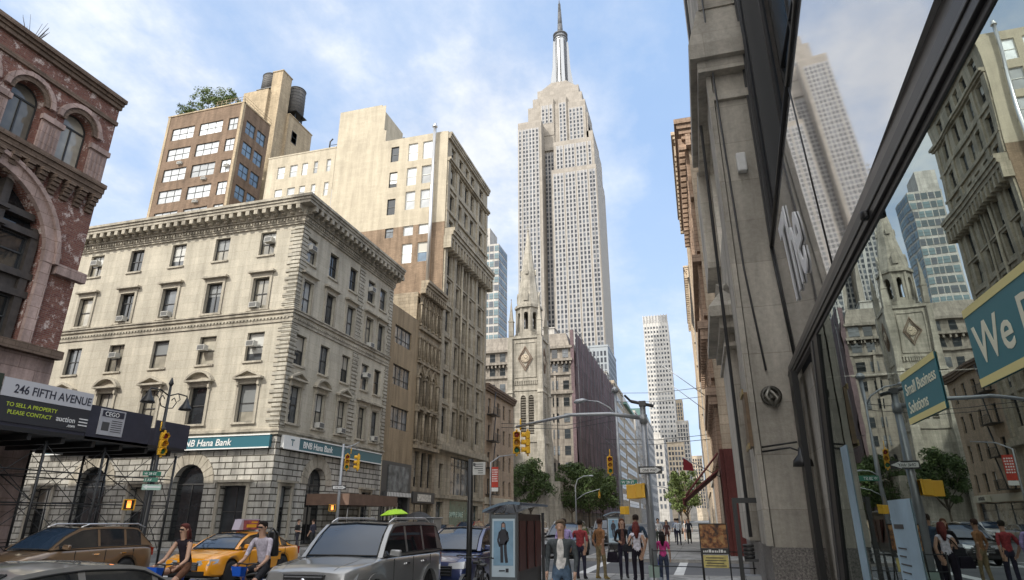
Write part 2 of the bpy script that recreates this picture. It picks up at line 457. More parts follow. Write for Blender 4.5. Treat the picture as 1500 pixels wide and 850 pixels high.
def cornice(mb, u0, u1, z0, z1, proj, steps=3, mods=None, mi=0, ends=True, back=.0):
    """stepped cornice along the wall; mods = (spacing,width,z0,z1,depth) modillions"""
    for i in range(steps):
        a = z0+(z1-z0)*i/steps; b = z0+(z1-z0)*(i+1)/steps; pr = proj*(.35+.65*(i+1)/steps)
        e = pr if ends else 0
        mb.box(u0-e, u1+e, -pr, back, a, b, mi)
    if mods:
        sp, w, a, b, dp = mods; n = max(1, int(round((u1-u0)/sp)))
        for i in range(n+1):
            u = u0+(u1-u0)*i/n
            mb.box(u-w/2, u+w/2, -dp, -.002, a, b, mi)
NW = {}
def grid_windows(root, M, u0, v0, cols, rows, w, h, mats, name='window', style=None, proud=.04, cap=100, order=None, fr=None):
    """rows x cols of small windows on a far wall; cols/rows are lists of left edges / sills.
    The first cap are parts of their own, the rest one stuff part"""
    me = {}
    for mt in set(mats):
        mb = MB(); mb.quad((0, 0, 0), (w, 0, 0), (w, 0, h), (0, 0, h))
        mb.box(0, w, -.05, .0, -.12, -.0, 1); mb.box(0, w, -.03, -.002, h*.5-.03*(1+h/3), h*.5+.03*(1+h/3), 1)
        me[mt] = (mb, mb.mesh(name, [mt, fr or frame_dark]))
    rest = MB(); idx = list(set(mats)); n = 0
    NW.setdefault(root.name, 0)
    for v in rows:
        for u in cols:
            mt = random.choice(mats)
            if NW[root.name] < cap:
                obj_from(me[mt][1], name, root, M @ Matrix.Translation((u, -proud, v))); NW[root.name] += 1
            else:
                rest.M = M @ Matrix.Translation((u, -proud, v))
                k = idx.index(mt)
                rest.quad((0, 0, 0), (w, 0, 0), (w, 0, h), (0, 0, h), k)
                rest.box(0, w, -.05, .0, -.12, 0, len(idx)); rest.box(0, w, -.03, -.002, h*.5-.05, h*.5+.05, len(idx))
                n += 1
    if n:
        o = rest.build('window', idx+[fr or frame_dark], root); o['kind'] = 'stuff'
    return n
def frange(a, b, n): return [a+(b-a)*i/(n-1) for i in range(n)] if n > 1 else [a]
# ------------------------------------------------------------------ ground
RZ = -.13
sheet('ground', -1500, 1500, -300, 2500, -.16, plain('ground_grey', (.16, .155, .145), .9, var=.2, vs=.05))
sheet('road', -21, -5.6, -80, 1600, RZ, asphalt)
b = MB(); b.quad((-160, 23, RZ-.004), (-21, 23, RZ-.004), (-21, 32, RZ-.004), (-160, 32, RZ-.004)); b.quad((-5.6, 23, RZ-.004), (60, 23, RZ-.004), (60, 32, RZ-.004), (-5.6, 32, RZ-.004))
tag(b.build('cross_road', asphalt), kind='structure')
b = MB(); b.quad((-160, 95, RZ-.004), (-21, 95, RZ-.004), (-21, 104, RZ-.004), (-160, 104, RZ-.004)); b.quad((-5.6, 95, RZ-.004), (60, 95, RZ-.004), (60, 104, RZ-.004), (-5.6, 104, RZ-.004))
tag(b.build('cross_road', asphalt), kind='structure')
def pavement(x0, x1, y0, y1, sides):
    b = MB(); k = .18
    b.box(x0, x1, y0, y1, RZ-.05, 0)
    o = b.build('pavement', concrete); o['kind'] = 'structure'
    kb = MB()
    for s_ in sides:
        if s_ == 'w': kb.box(x0-k, x0-.002, y0-k, y1+k, RZ-.05, .004)
        if s_ == 'e': kb.box(x1+.002, x1+k, y0-k, y1+k, RZ-.05, .004)
        if s_ == 's': kb.box(x0, x1, y0-k, y0-.002, RZ-.05, .004)
        if s_ == 'n': kb.box(x0, x1, y1+.002, y1+k, RZ-.05, .004)
    o = kb.build('kerb', far_grey); o['kind'] = 'structure'
pavement(-5.6, 40, -60, 23, 'wn'); pavement(-5.6, 40, 32, 95, 'wsn'); pavement(-5.6, 40, 104, 700, 'ws')
pavement(-150, -21, -60, 23, 'en'); pavement(-150, -21, 32, 95, 'esn'); pavement(-150, -21, 104, 700, 'es')
mk = MB(); z = RZ+.006
def stripe(x0, x1, y0, y1): mk.quad((x0, y0, z), (x1, y0, z), (x1, y1, z), (x0, y1, z))
stripe(-4.65, -4.25, 23.3, 31.8); stripe(-1.2, -.85, 23.3, 31.8)                 # crosswalk over the side street
for y in (19.2, 22.6, 32.4, 35.8, 91.5, 94.5, 104.4, 107.6): stripe(-20.7, -5.9, y, y+.3)
for k in range(12): stripe(-20.3+k*1.3, -19.75+k*1.3, 32.9, 35.6)
for k in range(12): stripe(-20.3+k*1.3, -19.75+k*1.3, 91.9, 94.3)
for x in (-8.6, -12.2, -15.8):
    for k in range(-4, 40):
        y = k*9+2.
        if 17 < y < 38 or 88 < y < 108: continue
        stripe(x, x+.12, y, y+3.)
tag(mk.build('road_marking', worn_paint), kind='structure')
# ------------------------------------------------------------------ bank (corner of the avenue and the side street)
YB = 35.3
bank = thing('bank_building', 'cream limestone corner building with teal bank signs, bracketed cornice and pedimented windows', 'building', (-26, YB, 0))
MS = FM(-26, YB, 'S'); ME = FM(-26, YB, 'E')     # south wall: u from -25 to 0; east wall: u from 0 to 14.6
LEN = 14.6
sc = [-2.95-4.02*k for k in range(7)]
S_ops, S_win = [], []
for i, x in enumerate(sc):
    x2 = x+.2 if i < 2 else x+.05*(4-i)
    if i == 0: x2 = x+.18
    S_win += [(x-.66, x+.66, 19.9, 21.75, 't'), (x-.68, x+.68, 15.75, 18.1, '4'), (x2-.7, x2+.7, 11.95, 14.0, '3'), (x2-.72, x2+.72, 7.8, 10.35, '2')]
S_up = [(w[0], w[1], w[2], w[3]) for w in S_win]
g_arch = [(-7.6, -5.1, .35, 5.15), (-15.8, -13.2, .35, 5.15)]
g_rect = [(-3.75, -1.75, .6, 3.75), (-11.0, -9.3, .6, 3.75), (-19.6, -17.9, .6, 3.75), (-23.6, -21.9, .6, 3.75)]
wl = MB(MS)
wall(wl, -24.5, 0, 7.3, 22.3, S_up, .32)
wl.M = ME
ec = [1.35, 4.4, 7.45]; ep = [10.55, 12.75]
E_ops = []
for (z0, z1) in ((19.35, 21.35), (15.4, 18.0), (11.75, 13.9), (7.8, 10.3)):
    for c in ec+ep: E_ops.append((c-.62, c+.62, z0, z1))
wall(wl, 0, LEN, 7.3, 22.3, E_ops, .32)
wl.M = Matrix.Identity(4)
wl.box(-50.5, -26.4, YB+.4, YB+LEN, 22.2, 22.5)                 # roof slab
wl.box(-50.5, -50.3, YB+.4, YB+LEN, 0, 22.3); wl.box(-50.4, -26.3, YB+LEN-.3, YB+LEN-.01, 0, 22.3)
wl.build('wall', bank_up, bank)
lo = MB(MS)
wall(lo, -24.5, 0, 0, 6.9, [q+('arch',) for q in g_arch]+g_rect, .45)
lo.M = ME
e_gr = [(.95, 2.1, .7, 3.75), (11.4, 12.9, .6, 3.75)]; e_ar = [(3.85, 6.2, .1, 5.15, 'arch')]
wall(lo, 0, LEN, 0, 6.9, e_gr+e_ar, .45)
lo.build('ground_storey_wall', bank_low, bank)
# voussoirs round the arches, keystones
vo = MB()
def vous(Mf, a, b2, top, n=11, w=.75):
    vo.M = Mf; r = (b2-a)/2; cx = (a+b2)/2; zs = top-r
    for k in range(n):
        a0 = pi*k/n+.012; a1 = pi*(k+1)/n-.012; ro = r+w*(1.25 if k == n//2 else 1.)
        p = [(cx+q*cos(t), zs+q*sin(t)) for q, t in ((r, a0), (ro, a0), (ro, a1), (r, a1))]
        vo.prism([(x, zz) for x, zz in p], -.06, .0)
for a, b2, _, t in g_arch: vous(MS, a, b2, t)
vous(ME, 3.85, 6.2, 5.15)
vo.build('arch_voussoir', trim, bank)
# quoins: alternate long and short blocks
qn = MB(); 
for k in range(int((22.2-7.4)/.31)):
    z0 = 7.4+k*.31; L = 1.02 if k % 2 else .72
    qn.M = MS; qn.box(-L, .05, -.05, .0, z0+.02, z0+.29)
    qn.M = ME; qn.box(.0, L*.85, -.05, .0, z0+.02, z0+.29); qn.box(8.35, 8.35+(.95 if k % 2 else .8), -.045, .0, z0+.02, z0+.29); qn.box(LEN-.75*(1 if k % 2 else .75), LEN, -.045, .0, z0+.02, z0+.29)
qn.build('quoin', quoin, bank)
bc = MB()
for Mf, u0, u1 in ((MS, -24.5, .0), (ME, .0, LEN)):
    bc.M = Mf
    e = .0
    bc.box(u0, u1+.12*(Mf is MS), -.12, 0, 6.9, 7.3)
    bc.box(u0, u1+.22*(Mf is MS), -.22, 0, 7.1, 7.22)
    bc.box(u0, u1+.12*(Mf is MS), -.12, 0, 15.22, 15.42); bc.box(u0, u1+.2*(Mf is MS), -.2, 0, 15.42, 15.52)
    bc.box(u0, u1+.08*(Mf is MS), -.08, 0, 14.58, 14.78)
    n = int((u1-u0)/.28)
    for k in range(n): bc.box(u0+k*.28, u0+k*.28+.15, -.14, -.08, 14.8, 14.93)
    bc.box(u0, u1+.1*(Mf is MS), -.1, 0, 14.93, 15.0)
    bc.box(u0, u1+.1*(Mf is MS), -.1, 0, 18.62, 18.70) if False else None
bc.build('belt_course', trim, bank)
cn = MB()
for Mf, u0, u1, ex in ((MS, -24.5, .0, 1), (ME, .0, LEN, 0)):
    cn.M = Mf
    def bb(p_, z0, z1): cn.box(u0, u1+(p_ if ex else (0 if u1 == LEN else 0)), -p_, .0, z0, z1)
    bb(.12, 22.05, 22.2); bb(.2, 22.2, 22.32)
    n = int((u1-u0)/.26)
    for k in range(n): cn.box(u0+k*.26, u0+k*.26+.14, -.3, -.2, 22.32, 22.52)
    bb(.2, 22.32, 22.6); bb(.34, 22.6, 22.72)
    n = int(round((u1-u0)/.72))
    for k in range(n+1):
        u = u0+(u1-u0)*k/n
        cn.box(u-.16, u+.16, -.98, -.3, 22.86, 23.22); cn.box(u-.13, u+.13, -.62, -.3, 22.72, 22.86)
    bb(.36, 22.72, 23.22)
    bb(1.0, 23.22, 23.45); bb(1.08, 23.45, 23.65); bb(1.18, 23.65, 23.85)
    cn.box(u0, u1+(.5 if ex else 0), -.5, 0, 23.85, 24.15)
cn.build('cornice', trim, bank)
def ac_unit(root, M, x, z, w=.62, h=.38):
    def f(m): m.box(0, w, -.34, .1, 0, h); 
    def g(m):
        m.box(.04, w-.04, -.345, -.34, .04, h-.04)
    k = 'ac%.2f' % w
    if k not in WM:
        mb = MB(); f(mb); WM[k] = mb.mesh('air_conditioner', ac_white); mg = MB(); g(mg); WM[k+'g'] = mg.mesh('grille', ac_grille)
    o = obj_from(WM[k], 'air_conditioner', root, M @ Matrix.Translation((x, 0, z)))
    q = bpy.data.objects.new('grille', WM[k+'g']); COL.objects.link(q); q.parent = o
def surround(w, h, kind):
    def f(m):
        t = .2
        m.box(-t, 0, -.30, -.20, -.02, h+t); m.box(w, w+t, -.30, -.20, -.02, h+t); m.box(0, w, -.30, -.20, h, h+t)
        m.box(-t-.05, w+t+.05, -.36, -.2, -.16, -.02)
        if kind == 'lintel':
            m.box(-t-.02, w+t+.02, -.30, -.2, h+t, h+t+.16); m.box(-t-.2, w+t+.2, -.55, -.2, h+t+.16, h+t+.3)
        if kind in ('tri', 'seg'):
            z = h+t+.12; m.box(-t-.02, w+t+.02, -.32, -.2, h+t, z); x0, x1 = -t-.22, w+t+.22; cx = w/2; hh = .62
            m.box(x0, x1, -.6, -.2, z, z+.13)
            if kind == 'tri':
                m.prism([(x0, z+.13), (x0+.2, z+.13), (cx, z+hh-.12), (x1-.2, z+.13), (x1, z+.13), (cx, z+hh+.05)], -.6, -.2)
                m.prism([(x0+.2, z+.13), (x1-.2, z+.13), (cx, z+hh-.12)], -.3, -.2)
            else:
                N = 10; o_, i_ = [], []
                for k in range(N+1):
                    a = radians(28)+(pi-2*radians(28))*k/N; R = (x1-x0)/2/cos(radians(28)); zc = z+.13-R*sin(radians(28))
                    o_.append((cx+R*cos(a), zc+R*sin(a))); i_.append((cx+(R-.16)*cos(a), max(z+.13, zc+(R-.16)*sin(a))))
                m.prism(o_+i_[::-1], -.6, -.2); m.prism(i_, -.3, -.2)
            for xx in (-t+.02, w+.02): m.box(xx, xx+.16, -.42, -.3, z-.42, z)
    return f
rr = random.Random(3)
def bank_pane(): return rr.choice([pane_dark, pane_dark, pane_mid, pane_mid, pane_cream, pane_cream, pane_cloud])
def bwin(M, q, t, idx):
    o = window(bank, M, q[0], q[1], q[2], q[3], 'cross' if t in '4' and idx % 2 else 'sashc' if rr.random() < .6 else 'sash', .22, frame_dark, bank_pane())
    w = q[1]-q[0]; h = q[3]-q[2]
    # the surround sits in window space: y = -inset..: shift so that its back meets the wall face
    if t == '4': sub(('4', round(w, 2)), o, surround(w, h, 'lintel'), trim, 'window_surround')
    if t == '2': k = 'seg' if idx % 2 else 'tri'; sub((k, round(w, 2)), o, surround(w, h, k), trim, 'pediment')
    if t in '3t': sub(('s', round(w, 2)), o, lambda m: m.box(-.1, w+.1, -.32, -.2, -.14, -.01), trim, 'sill')
    if rr.random() < (.62 if M is MS else .3):
        lowz = q[2]+.02 if t in '4' else q[2]+h*.45
        ac_unit(bank, M @ Matrix.Translation((0, .0, 0)), q[0]+.12+rr.random()*.5, q[2]+h*.5-.02 if t in '3t' else q[2]+.05)
for i, q in enumerate(S_win): bwin(MS, q, q[4], i//4)
for j, t in enumerate('t432'):
    for i, q in enumerate(E_ops[j*5:(j+1)*5]): bwin(ME, q, t if i < 3 or t in '3t' else '4', i)
for q in g_arch: window(bank, MS, q[0], q[1], q[2], q[3], 'arch', .4, frame_dark, pane_dark)
for q in g_rect: window(bank, MS, q[0], q[1], q[2], q[3], 'double', .4, frame_dark, pane_dark)
for q in e_gr: window(bank, ME, q[0], q[1], q[2], q[3], 'double', .4, frame_dark, pane_dark)
window(bank, ME, 3.85, 6.2, .1, 5.15, 'arch', .42, frame_dark, pane_dark)
sr = MB()
for Mf, l in ((MS, g_rect), (ME, e_gr)):
    sr.M = Mf
    for a, b2, c, d in l:
        sr.box(a-.22, a, -.12, 0, c-.1, d+.2); sr.box(b2, b2+.22, -.12, 0, c-.1, d+.2); sr.box(a, b2, -.12, 0, d, d+.2); sr.box(a-.4, b2+.4, -.32, 0, d+.2, d+.34)
        sr.box(a-.3, b2+.3, -.2, 0, c-.25, c-.1)
for Mf, l in ((MS, g_arch), (ME, e_ar)):
    sr.M = Mf
sr.build('door_surround', trim, bank)
# bank signs
def sign_board(M, u0, u1, z0, z1, mat, name='sign_board'):
    m = MB(M); m.box(u0, u1, -.30, -.07, z0, z1); o = m.build(name, mat, bank); return o
so = sign_board(MS, -19.0, -.32, 6.1, 6.86, teal)
m = MB(MS); m.box(-19.0, -.32, -.34, -.305, 6.84, 6.92); m.box(-19., -.32, -.34, -.305, 6.02, 6.1); m.build('sign_trim', white_paint, so)
text_mesh('BNB Hana Bank', .62, white_paint, MS @ Matrix.Translation((-7.3, -.31, 6.26)), so, shear=.15)
so = sign_board(ME, 2.1, 13.9, 6.1, 6.86, teal)
m = MB(ME); m.box(2.1, 13.9, -.34, -.305, 6.84, 6.92); m.box(.35, 13.9, -.34, -.305, 6.02, 6.1); m.build('sign_trim', white_paint, so)
text_mesh('BNB Hana Bank', .62, white_paint, ME @ Matrix.Translation((2.5, -.31, 6.26)), so, sx=.92, shear=.1)
so = sign_board(ME, .35, 2.09, 6.1, 6.9, white_paint)
m = MB(ME); m.lathe((0, 0, 0), [(0, 0)], 3) if False else None
m.box(1.1, 1.5, -.315, -.303, 6.62, 6.7); m.box(1.26, 1.34, -.315, -.303, 6.28, 6.6); m.build('sign_emblem', teal, so)
m = MB(ME); m.box(4.0, 11.3, -3.3, -.02, 2.62, 3.35); o = m.build('entrance_canopy', plain('brown_canopy', (.14, .085, .06), .7, var=.2), bank)
m = MB(ME)
for u in (4.2, 6.6, 9., 11.1): m.tube([(u, -3.15, 0), (u, -3.15, 2.7)], .06, 6)
m.build('canopy_post', black_metal, bank)
# service stuff on the roof
m = MB(); 
for k in range(6): m.box(-27.6-k*.0, -27.2, YB+4.6+k*.9, YB+5.1+k*.9, 24.1, 24.75)
m.tube([(-27.4, YB+4.4, 24.2), (-27.4, YB+9.6, 24.2)], .12, 6)
m.build('roof_duct', dkgrey_metal, bank)
# ------------------------------------------------------------------ ochre infill building C
C = thing('infill_building', 'narrow ochre stucco building with three dark strip windows beside the bank', 'building', (-26, 50, 0))
M = FM(-26, 50.0, 'E')
c_ops = [(.75, 4.35, 17.2, 18.95), (.85, 4.5, 13.3, 15.2), (.95, 4.6, 9.4, 11.35)]
m = MB(M); wall(m, 0, 5.95, 6.5, 20.4, c_ops, .25)
m.M = Matrix.Identity(4); m.box(-50, -26.25, 50.02, 55.94, 20.0, 20.3); m.box(-26.25, -26.02, 50., 55.95, 20.4, 20.75)
m.box(-50, -26.3, 50.02, 50.3, 0, 20.2); m.build('wall', orange_wall, C)
for q in c_ops: window(C, M, *q, 'strip4', .15, frame_dark, pane_mid)
m = MB(M); wall(m, 0, 5.95, 0, 6.5, [(.5, 5.5, .1, 3.6)], .6); m.build('shop_front_wall', plain('charcoal_shopfront', (.06, .06, .06), .5), C)
window(C, M, .5, 5.5, .1, 3.6, 'shop', .5, frame_dark, pane_mid, 'shop_window')
m = MB(M); m.box(1.2, 5.3, -.08, -.01, 4.0, 6.2); o = m.build('poster', plain('grey_poster_picture', (.13, .14, .14), .5, var=.8, vs=1.4), C)
m = MB(M); m.box(.6, 5.6, -.3, -.01, 3.55, 3.95); o = m.build('striped_sign', dkgrey_metal, C)
m = MB(M)
for k in range(16): m.box(.75+k*.3, .9+k*.3, -.33, -.305, 3.58, 3.92)
m.build('stripe', white_paint, o)
m = MB(M)
for k, u in enumerate((1.0, 1.7, 2.5, 3.1, 3.9)): m.box(u, u+.28, .35, .4, .5, 3.1)
m.build('window_display', plain('pale_display_strips', (.4, .38, .33), .6, var=.4, vs=2), C)
# ------------------------------------------------------------------ gothic arcaded building D
D = thing('arcaded_building', 'narrow sandstone building with three tiers of pointed and round arched windows', 'building', (-26, 56, 0))
M = FM(-26, 55.95, 'E'); DW = 5.6
ops = []
for k in range(5): ops.append((.35+k*1.02, .35+k*1.02+.68, 20.5, 22.95, 'arch'))
for k in range(5): ops.append((.35+k*1.02, .35+k*1.02+.68, 16.9, 19.3, 'arch'))
for k in range(3): ops.append((.45+k*1.65, .45+k*1.65+1.2, 12.3, 15.6, 'arch'))
for k in range(3): ops.append((.45+k*1.65, .45+k*1.65+1.2, 8.9, 11.7))
for k in range(3): ops.append((.55+k*1.6, .55+k*1.6+1.1, 4.6, 7.9))
ops.append((.5, 5.1, .1, 3.1))
m = MB(M); wall(m, 0, DW, 0, 24.0, ops, .4)
m.M = Matrix.Identity(4); m.box(-45, -26.3, 55.97, 61.48, 23.5, 23.9); m.box(-45, -26.35, 55.96, 56.2, 19, 24); m.build('wall', gothic_st, D)
for q in ops[:16]: window(D, M, *q[:4], 'arch' if len(q) > 4 else 'double', .33, frame_dark, pane_dark)
for q in ops[16:19]: window(D, M, *q[:4], 'double', .33, frame_dark, pane_dark)
window(D, M, *ops[19], 'shop', .4, frame_dark, pane_cream, 'shop_window')
m = MB(M)
for k in range(6):
    u = .18+k*1.02; 
    for z0, z1 in ((20.5, 22.6), (16.9, 19.)): m.tube([(u, -.1, z0), (u, -.1, z1)], .1, 8); m.box(u-.16, u+.16, -.26, -.01, z1, z1+.18); m.box(u-.16, u+.16, -.26, -.01, z0-.15, z0)
for k in range(4):
    u = .2+k*1.65
    for z0, z1 in ((8.9, 11.6), (12.3, 14.9)): m.tube([(u, -.14, z0), (u, -.14, z1)], .14, 8); m.box(u-.22, u+.22, -.34, -.01, z1, z1+.22); m.box(u-.22, u+.22, -.34, -.01, z0-.2, z0)
m.build('column', gothic_st, D)
m = MB(M)
for k in range(5):                                   # zigzag pointed hoods over the top tier
    u = .35+k*1.02+.34; m.prism([(u-.5, 22.75), (u-.4, 22.75), (u, 23.6), (u+.4, 22.75), (u+.5, 22.75), (u, 23.85)], -.14, -.002)
for k in range(3):
    u = .45+k*1.65+.6; m.prism([(u-.85, 15.2), (u-.7, 15.2), (u, 16.4), (u+.7, 15.2), (u+.85, 15.2), (u, 16.65)], -.16, -.002)
m.box(0, DW, -.25, -.0, 19.9, 20.15); m.box(0, DW, -.2, 0, 16.45, 16.7) ; m.box(0, DW, -.45, 0, 8.1, 8.45); m.box(0, DW, -.3, 0, 11.85, 12.05)
m.build('arch_hood', gothic_st, D)
m = MB(M); cornice(m, 0, DW, 24.0, 25.2, .9, 4, (.55, .22, 23.75, 24.3, .6), ends=False); m.build('cornice', gothic_st, D)
m = MB(M); m.box(.3, 5.4, -.2, -.01, 3.15, 4.15); o = m.build('fascia_sign', frame_dark, D)
m = MB(M); m.box(1.2, 4.4, -.24, -.205, 3.3, 3.95); m.build('sign_panel', plain('pale_sign_panel', (.5, .48, .43), .5, var=.5, vs=6), o)
text_mesh('GALLERIA', .42, frame_dark, M @ Matrix.Translation((1.4, -.245, 3.46)), o, sx=.9) if False else None
# ------------------------------------------------------------------ limestone loft tower E
E_ = thing('loft_tower', 'tall tan stucco tower with limestone front, double cornice and a chimney pipe up its side', 'building', (-26, 61.5, 0))
M = FM(-26, 61.55, 'E'); EW = 15.6; cols = [(1.3, 2.6), (4.05, 5.35), (6.35, 7.65), (8.55, 9.85), (12.1, 13.6)]
ops = []; arched = []
rows = [(28.2, 31.2), (25.1, 27.7) if False else (24.9, 27.0), (21.6, 24.2), (17.9, 20.6), (14.1, 16.8), (10.4, 13.1)]
rows = [(28.5, 31.3), (25.4, 27.9), (21.7, 24.3), (17.9, 20.6), (14.1, 16.8), (10.3, 13.1)]
for z0, z1 in rows:
    for a, b2 in cols: ops.append((a, b2, z0, z1))
up = [(35.0+.1, 36.0), (37.2, 39.2), (40.4, 42.6), (44.1, 45.7)]
for z0, z1 in ((37.0, 39.2), (40.6, 42.9), (44.3, 45.8)):
    for a, b2 in cols: ops.append((a, b2, z0, z1))
for a, b2 in cols: ops.append((a, b2, 34.2, 35.7))
gops = [(1.2, 2.3, 4.7, 7.2), (4.4, 11.0, 4.2, 8.2), (12.2, 13.6, 4.7, 7.2), (.7, 2.6, .1, 3.4), (4.4, 11., .1, 3.6), (11.9, 13.9, .1, 3.2)]
m = MB(M); wall(m, 0, EW, 0, 47.0, ops+gops, .45)
m.build('limestone_front', tower_st, E_)
for q in ops: window(E_, M, *q, 'sash', .32, frame_dark, random.Random(int(q[0]*7+q[2])).choice([pane_dark, pane_dark, pane_mid, pane_cream]))
for q in gops[:3]: window(E_, M, *q, 'shop' if q[1]-q[0] > 3 else 'sash', .35, frame_dark, pane_mid)
for q in gops[3:]:
    window(E_, M, *q, 'shop' if q[1]-q[0] > 3 else 'sash', .35, frame_green, pane_mid, 'shop_window')
m = MB(M); m.box(4.42, 11., .2, .25, .1, 3.6); o = m.build('shop_glass', plain('green_shop_glass', (.04, .11, .09), .1, var=.3), E_)
text_mesh('SAMPLE SALE', .78, plain('pale_green_lettering', (.45, .6, .52), .5), M @ Matrix.Translation((4.8, .18, 1.9)), E_, sx=.95)
m = MB(M)
m.box(0, EW, -.2, 0, 3.75, 4.1); m.box(0, EW, -.7, 0, 8.5, 9.0); m.box(0, EW, -.4, 0, 8.9, 9.4)
for z0 in (13.45, 17.2, 20.95, 24.7, 28.15): m.box(0, EW, -.14, 0, z0, z0+.22)
m.box(0, EW, -.25, 0, 36.3, 36.6); m.box(0, EW, -.2, 0, 39.7, 39.95); m.box(0, EW, -.5, 0, 43.3, 43.6); m.box(0, EW, -.3, 0, 43.1, 43.3)
m.build('belt_course', tower_st, E_)
m = MB(M)
for u in (.0, 3.0, 10.9, 14.6):
    m.box(u+.05, u+.75, -.22, 0, 9.5, 31.6); m.box(u+.05, u+.75, -.18, 0, 34., 43.)
for u in (5.6, 7.9): m.tube([(u+.25, -.16, 10.2), (u+.25, -.16, 31.4)], .16, 8)
m.build('pilaster', tower_st, E_)
m = MB(M); cornice(m, 0, EW, 31.7, 33.9, 1.3, 5, (.95, .35, 31.3, 32.9, .95), ends=False); cornice(m, 0, EW, 46.3, 47.2, .5, 3, ends=False)
m.build('cornice', tower_st, E_)
# stucco side wall
MSs = FM(-26, 61.5, 'S')
sw = []
cl = [(-7.75, -6.65, 'L'), (-5.35, -4.05, 'R'), (-3.35, -2.1, 'R')]
tops = [46.35, 42.85, 39.5, 36.0, 32.45]
for a, b2, s_ in cl:
    for k, t in enumerate(tops):
        if s_ == 'L':
            t2 = [46.3, 42.6, 38.8, 35.2][k] if k < 4 else None
            if t2: sw.append((a, b2, t2-2.2+(.5 if k == 3 else 0), t2, 'L'))
        else: sw.append((a, b2, t-2.5, t, 'R'))
m = MB(MSs)
wall(m, -9., 0, 34.8, 47.2, [q[:4] for q in sw if q[2] > 34], .25)
wall(m, -15.8, -9., 34.8, 53., [], .25)
m.box(-9.05, -8.7, .01, 4, 47.2, 49.1); m.box(-15.8, -9.6, .01, .3, 52.9, 53.2)
m.M = Matrix.Identity(4)
m.box(-41.8, -35.7, 61.52, 68, 47, 53.0); m.box(-35.7, -34.9, 61.52, 66, 47., 49.2)
m.box(-42., -26.02, 62.2, 77.1, 46.4, 47.0); m.box(-26.4, -26.02, 61.52, 77.1, 47., 47.35); m.box(-34.7, -26.4, 61.51, 61.8, 47.2, 47.4)
m.box(-41.8, -26.1, 76.8, 77.1, 0, 47.)
m.build('stucco_side_wall', tan_stucco, E_)
m = MB(MSs); wall(m, -15.8, 0, 10, 34.8, [q[:4] for q in sw if q[2] < 34], .25); m.build('brick_side_wall', tan_brick, E_)
for q in sw:
    window(E_, MSs, *q[:4], 'sash', .12, frame_white if q[4] == 'R' else frame_dark, random.Random(int(q[0]*10+q[2]*3)).choice([pane_cloud, pane_cloud, pane_blue] if q[4] == 'R' else [pane_dark, pane_mid]))
m = MB(); m.tube([(-27.65, 61.05, 25.5), (-27.65, 61.05, 47.9)], .21, 12); m.tube([(-27.65, 61.05, 47.9), (-27.65, 61.05, 48.05)], [.32, .32], 12); m.tube([(-27.65, 61.05, 48.05), (-27.65, 61.05, 48.4)], .2, 12)
for z0 in range(28, 47, 3): m.box(-27.7, -27.6, 61.05, 61.5, z0, z0+.12)
m.build('chimney_pipe', silver_metal, E_)
m = MB(); m.tube([(-35.6, 63, 49.2), (-35.6, 63, 50.4)], .04, 6); m.tube([(-33.2, 63, 47), (-33.2, 63, 48.4), (-32.8, 63, 48.6)], .07, 6); m.box(-34.8, -34.2, 63, 64, 47, 47.9)
m.build('roof_vent', dkgrey_metal, E_)
# low tan wing to its left
LW = thing('tan_wing', 'lower tan stucco wing with small white windows rising above the bank roof', 'building', (-42, 61.7, 0))
M = FM(-42, 61.75, 'S')
lo_ops = []
for a, b2 in ((-8.75, -7.6), (-6.8, -5.65), (-4.95, -4.1), (-3.15, -2.55), (-1.25, -.6)):
    lo_ops.append((a, b2, 44.5, 46.35)); lo_ops.append((a, b2, 40.9, 42.9))
m = MB(M); wall(m, -10.4, 0, 20, 47.9, lo_ops, .2); m.M = Matrix.Identity(4); m.box(-52.4, -42.02, 62.0, 70, 47, 47.7); m.box(-52.4, -52.1, 61.8, 70, 20, 47.9)
m.build('wall', tan_stucco, LW)
for i, q in enumerate(lo_ops): window(LW, M, *q, 'sash', .1, frame_white, pane_dark if i == 5 else pane_cloud)
m = MB(); m.box(-52.5, -42, 61.7, 62.05, 47.9, 48.1); m.build('parapet', tan_stucco, LW)
m = MB(); m.tube([(-43.6, 62.5, 47.9), (-43.6, 62.5, 49.6), (-43.2, 62.5, 50.)], .1, 6); m.tube([(-43.4, 62.5, 49.), (-41.9, 62.5, 49.)], .04, 6); m.tube([(-49.6, 62.5, 47.9), (-49.6, 62.5, 48.7)], .08, 6)
m.build('roof_pipe', black_metal, LW)
# ------------------------------------------------------------------ brown brick loft with the roof garden
LF = thing('brick_loft', 'brown brick loft building with broad white framed windows and bushes on its roof', 'building', (-58, 61.5, 0))
M = FM(-58, 61.5, 'S'); M2 = FM(-58, 61.5, 'E')
lops = []
for z1 in (55.95, 52.45, 49.0, 45.5, 42.0):
    z0 = z1-2.05
    lops += [(-12.1, -8.1, z0, z1), (-7.15, -3.15, z0, z1), (-2.15, -.55, z0, z1)]
l2 = []
for z1 in (56.0, 52.5, 49., 45.5, 42.):
    l2 += [(1.1, 3.1, z1-2.1, z1), (3.5, 5.4, z1-2.1, z1)]
m = MB(M); wall(m, -13.3, 0, 30, 58.2, lops, .25); m.M = M2; wall(m, 0, 6, 30, 58.2, l2, .25); m.M = Matrix.Identity(4); m.box(-71.3, -58.3, 62, 67.4, 57.4, 57.8); m.box(-71.3, -71., 61.52, 67.5, 30, 58.2)
m.build('wall', loft_brick, LF)
for q in lops: window(LF, M, *q, 'triple' if q[1]-q[0] > 2 else 'double', .12, frame_white if 0 else frame_dark, pane_cloud)
for q in l2: window(LF, M2, *q, 'double', .12, frame_dark, pane_blue)
m = MB(M)
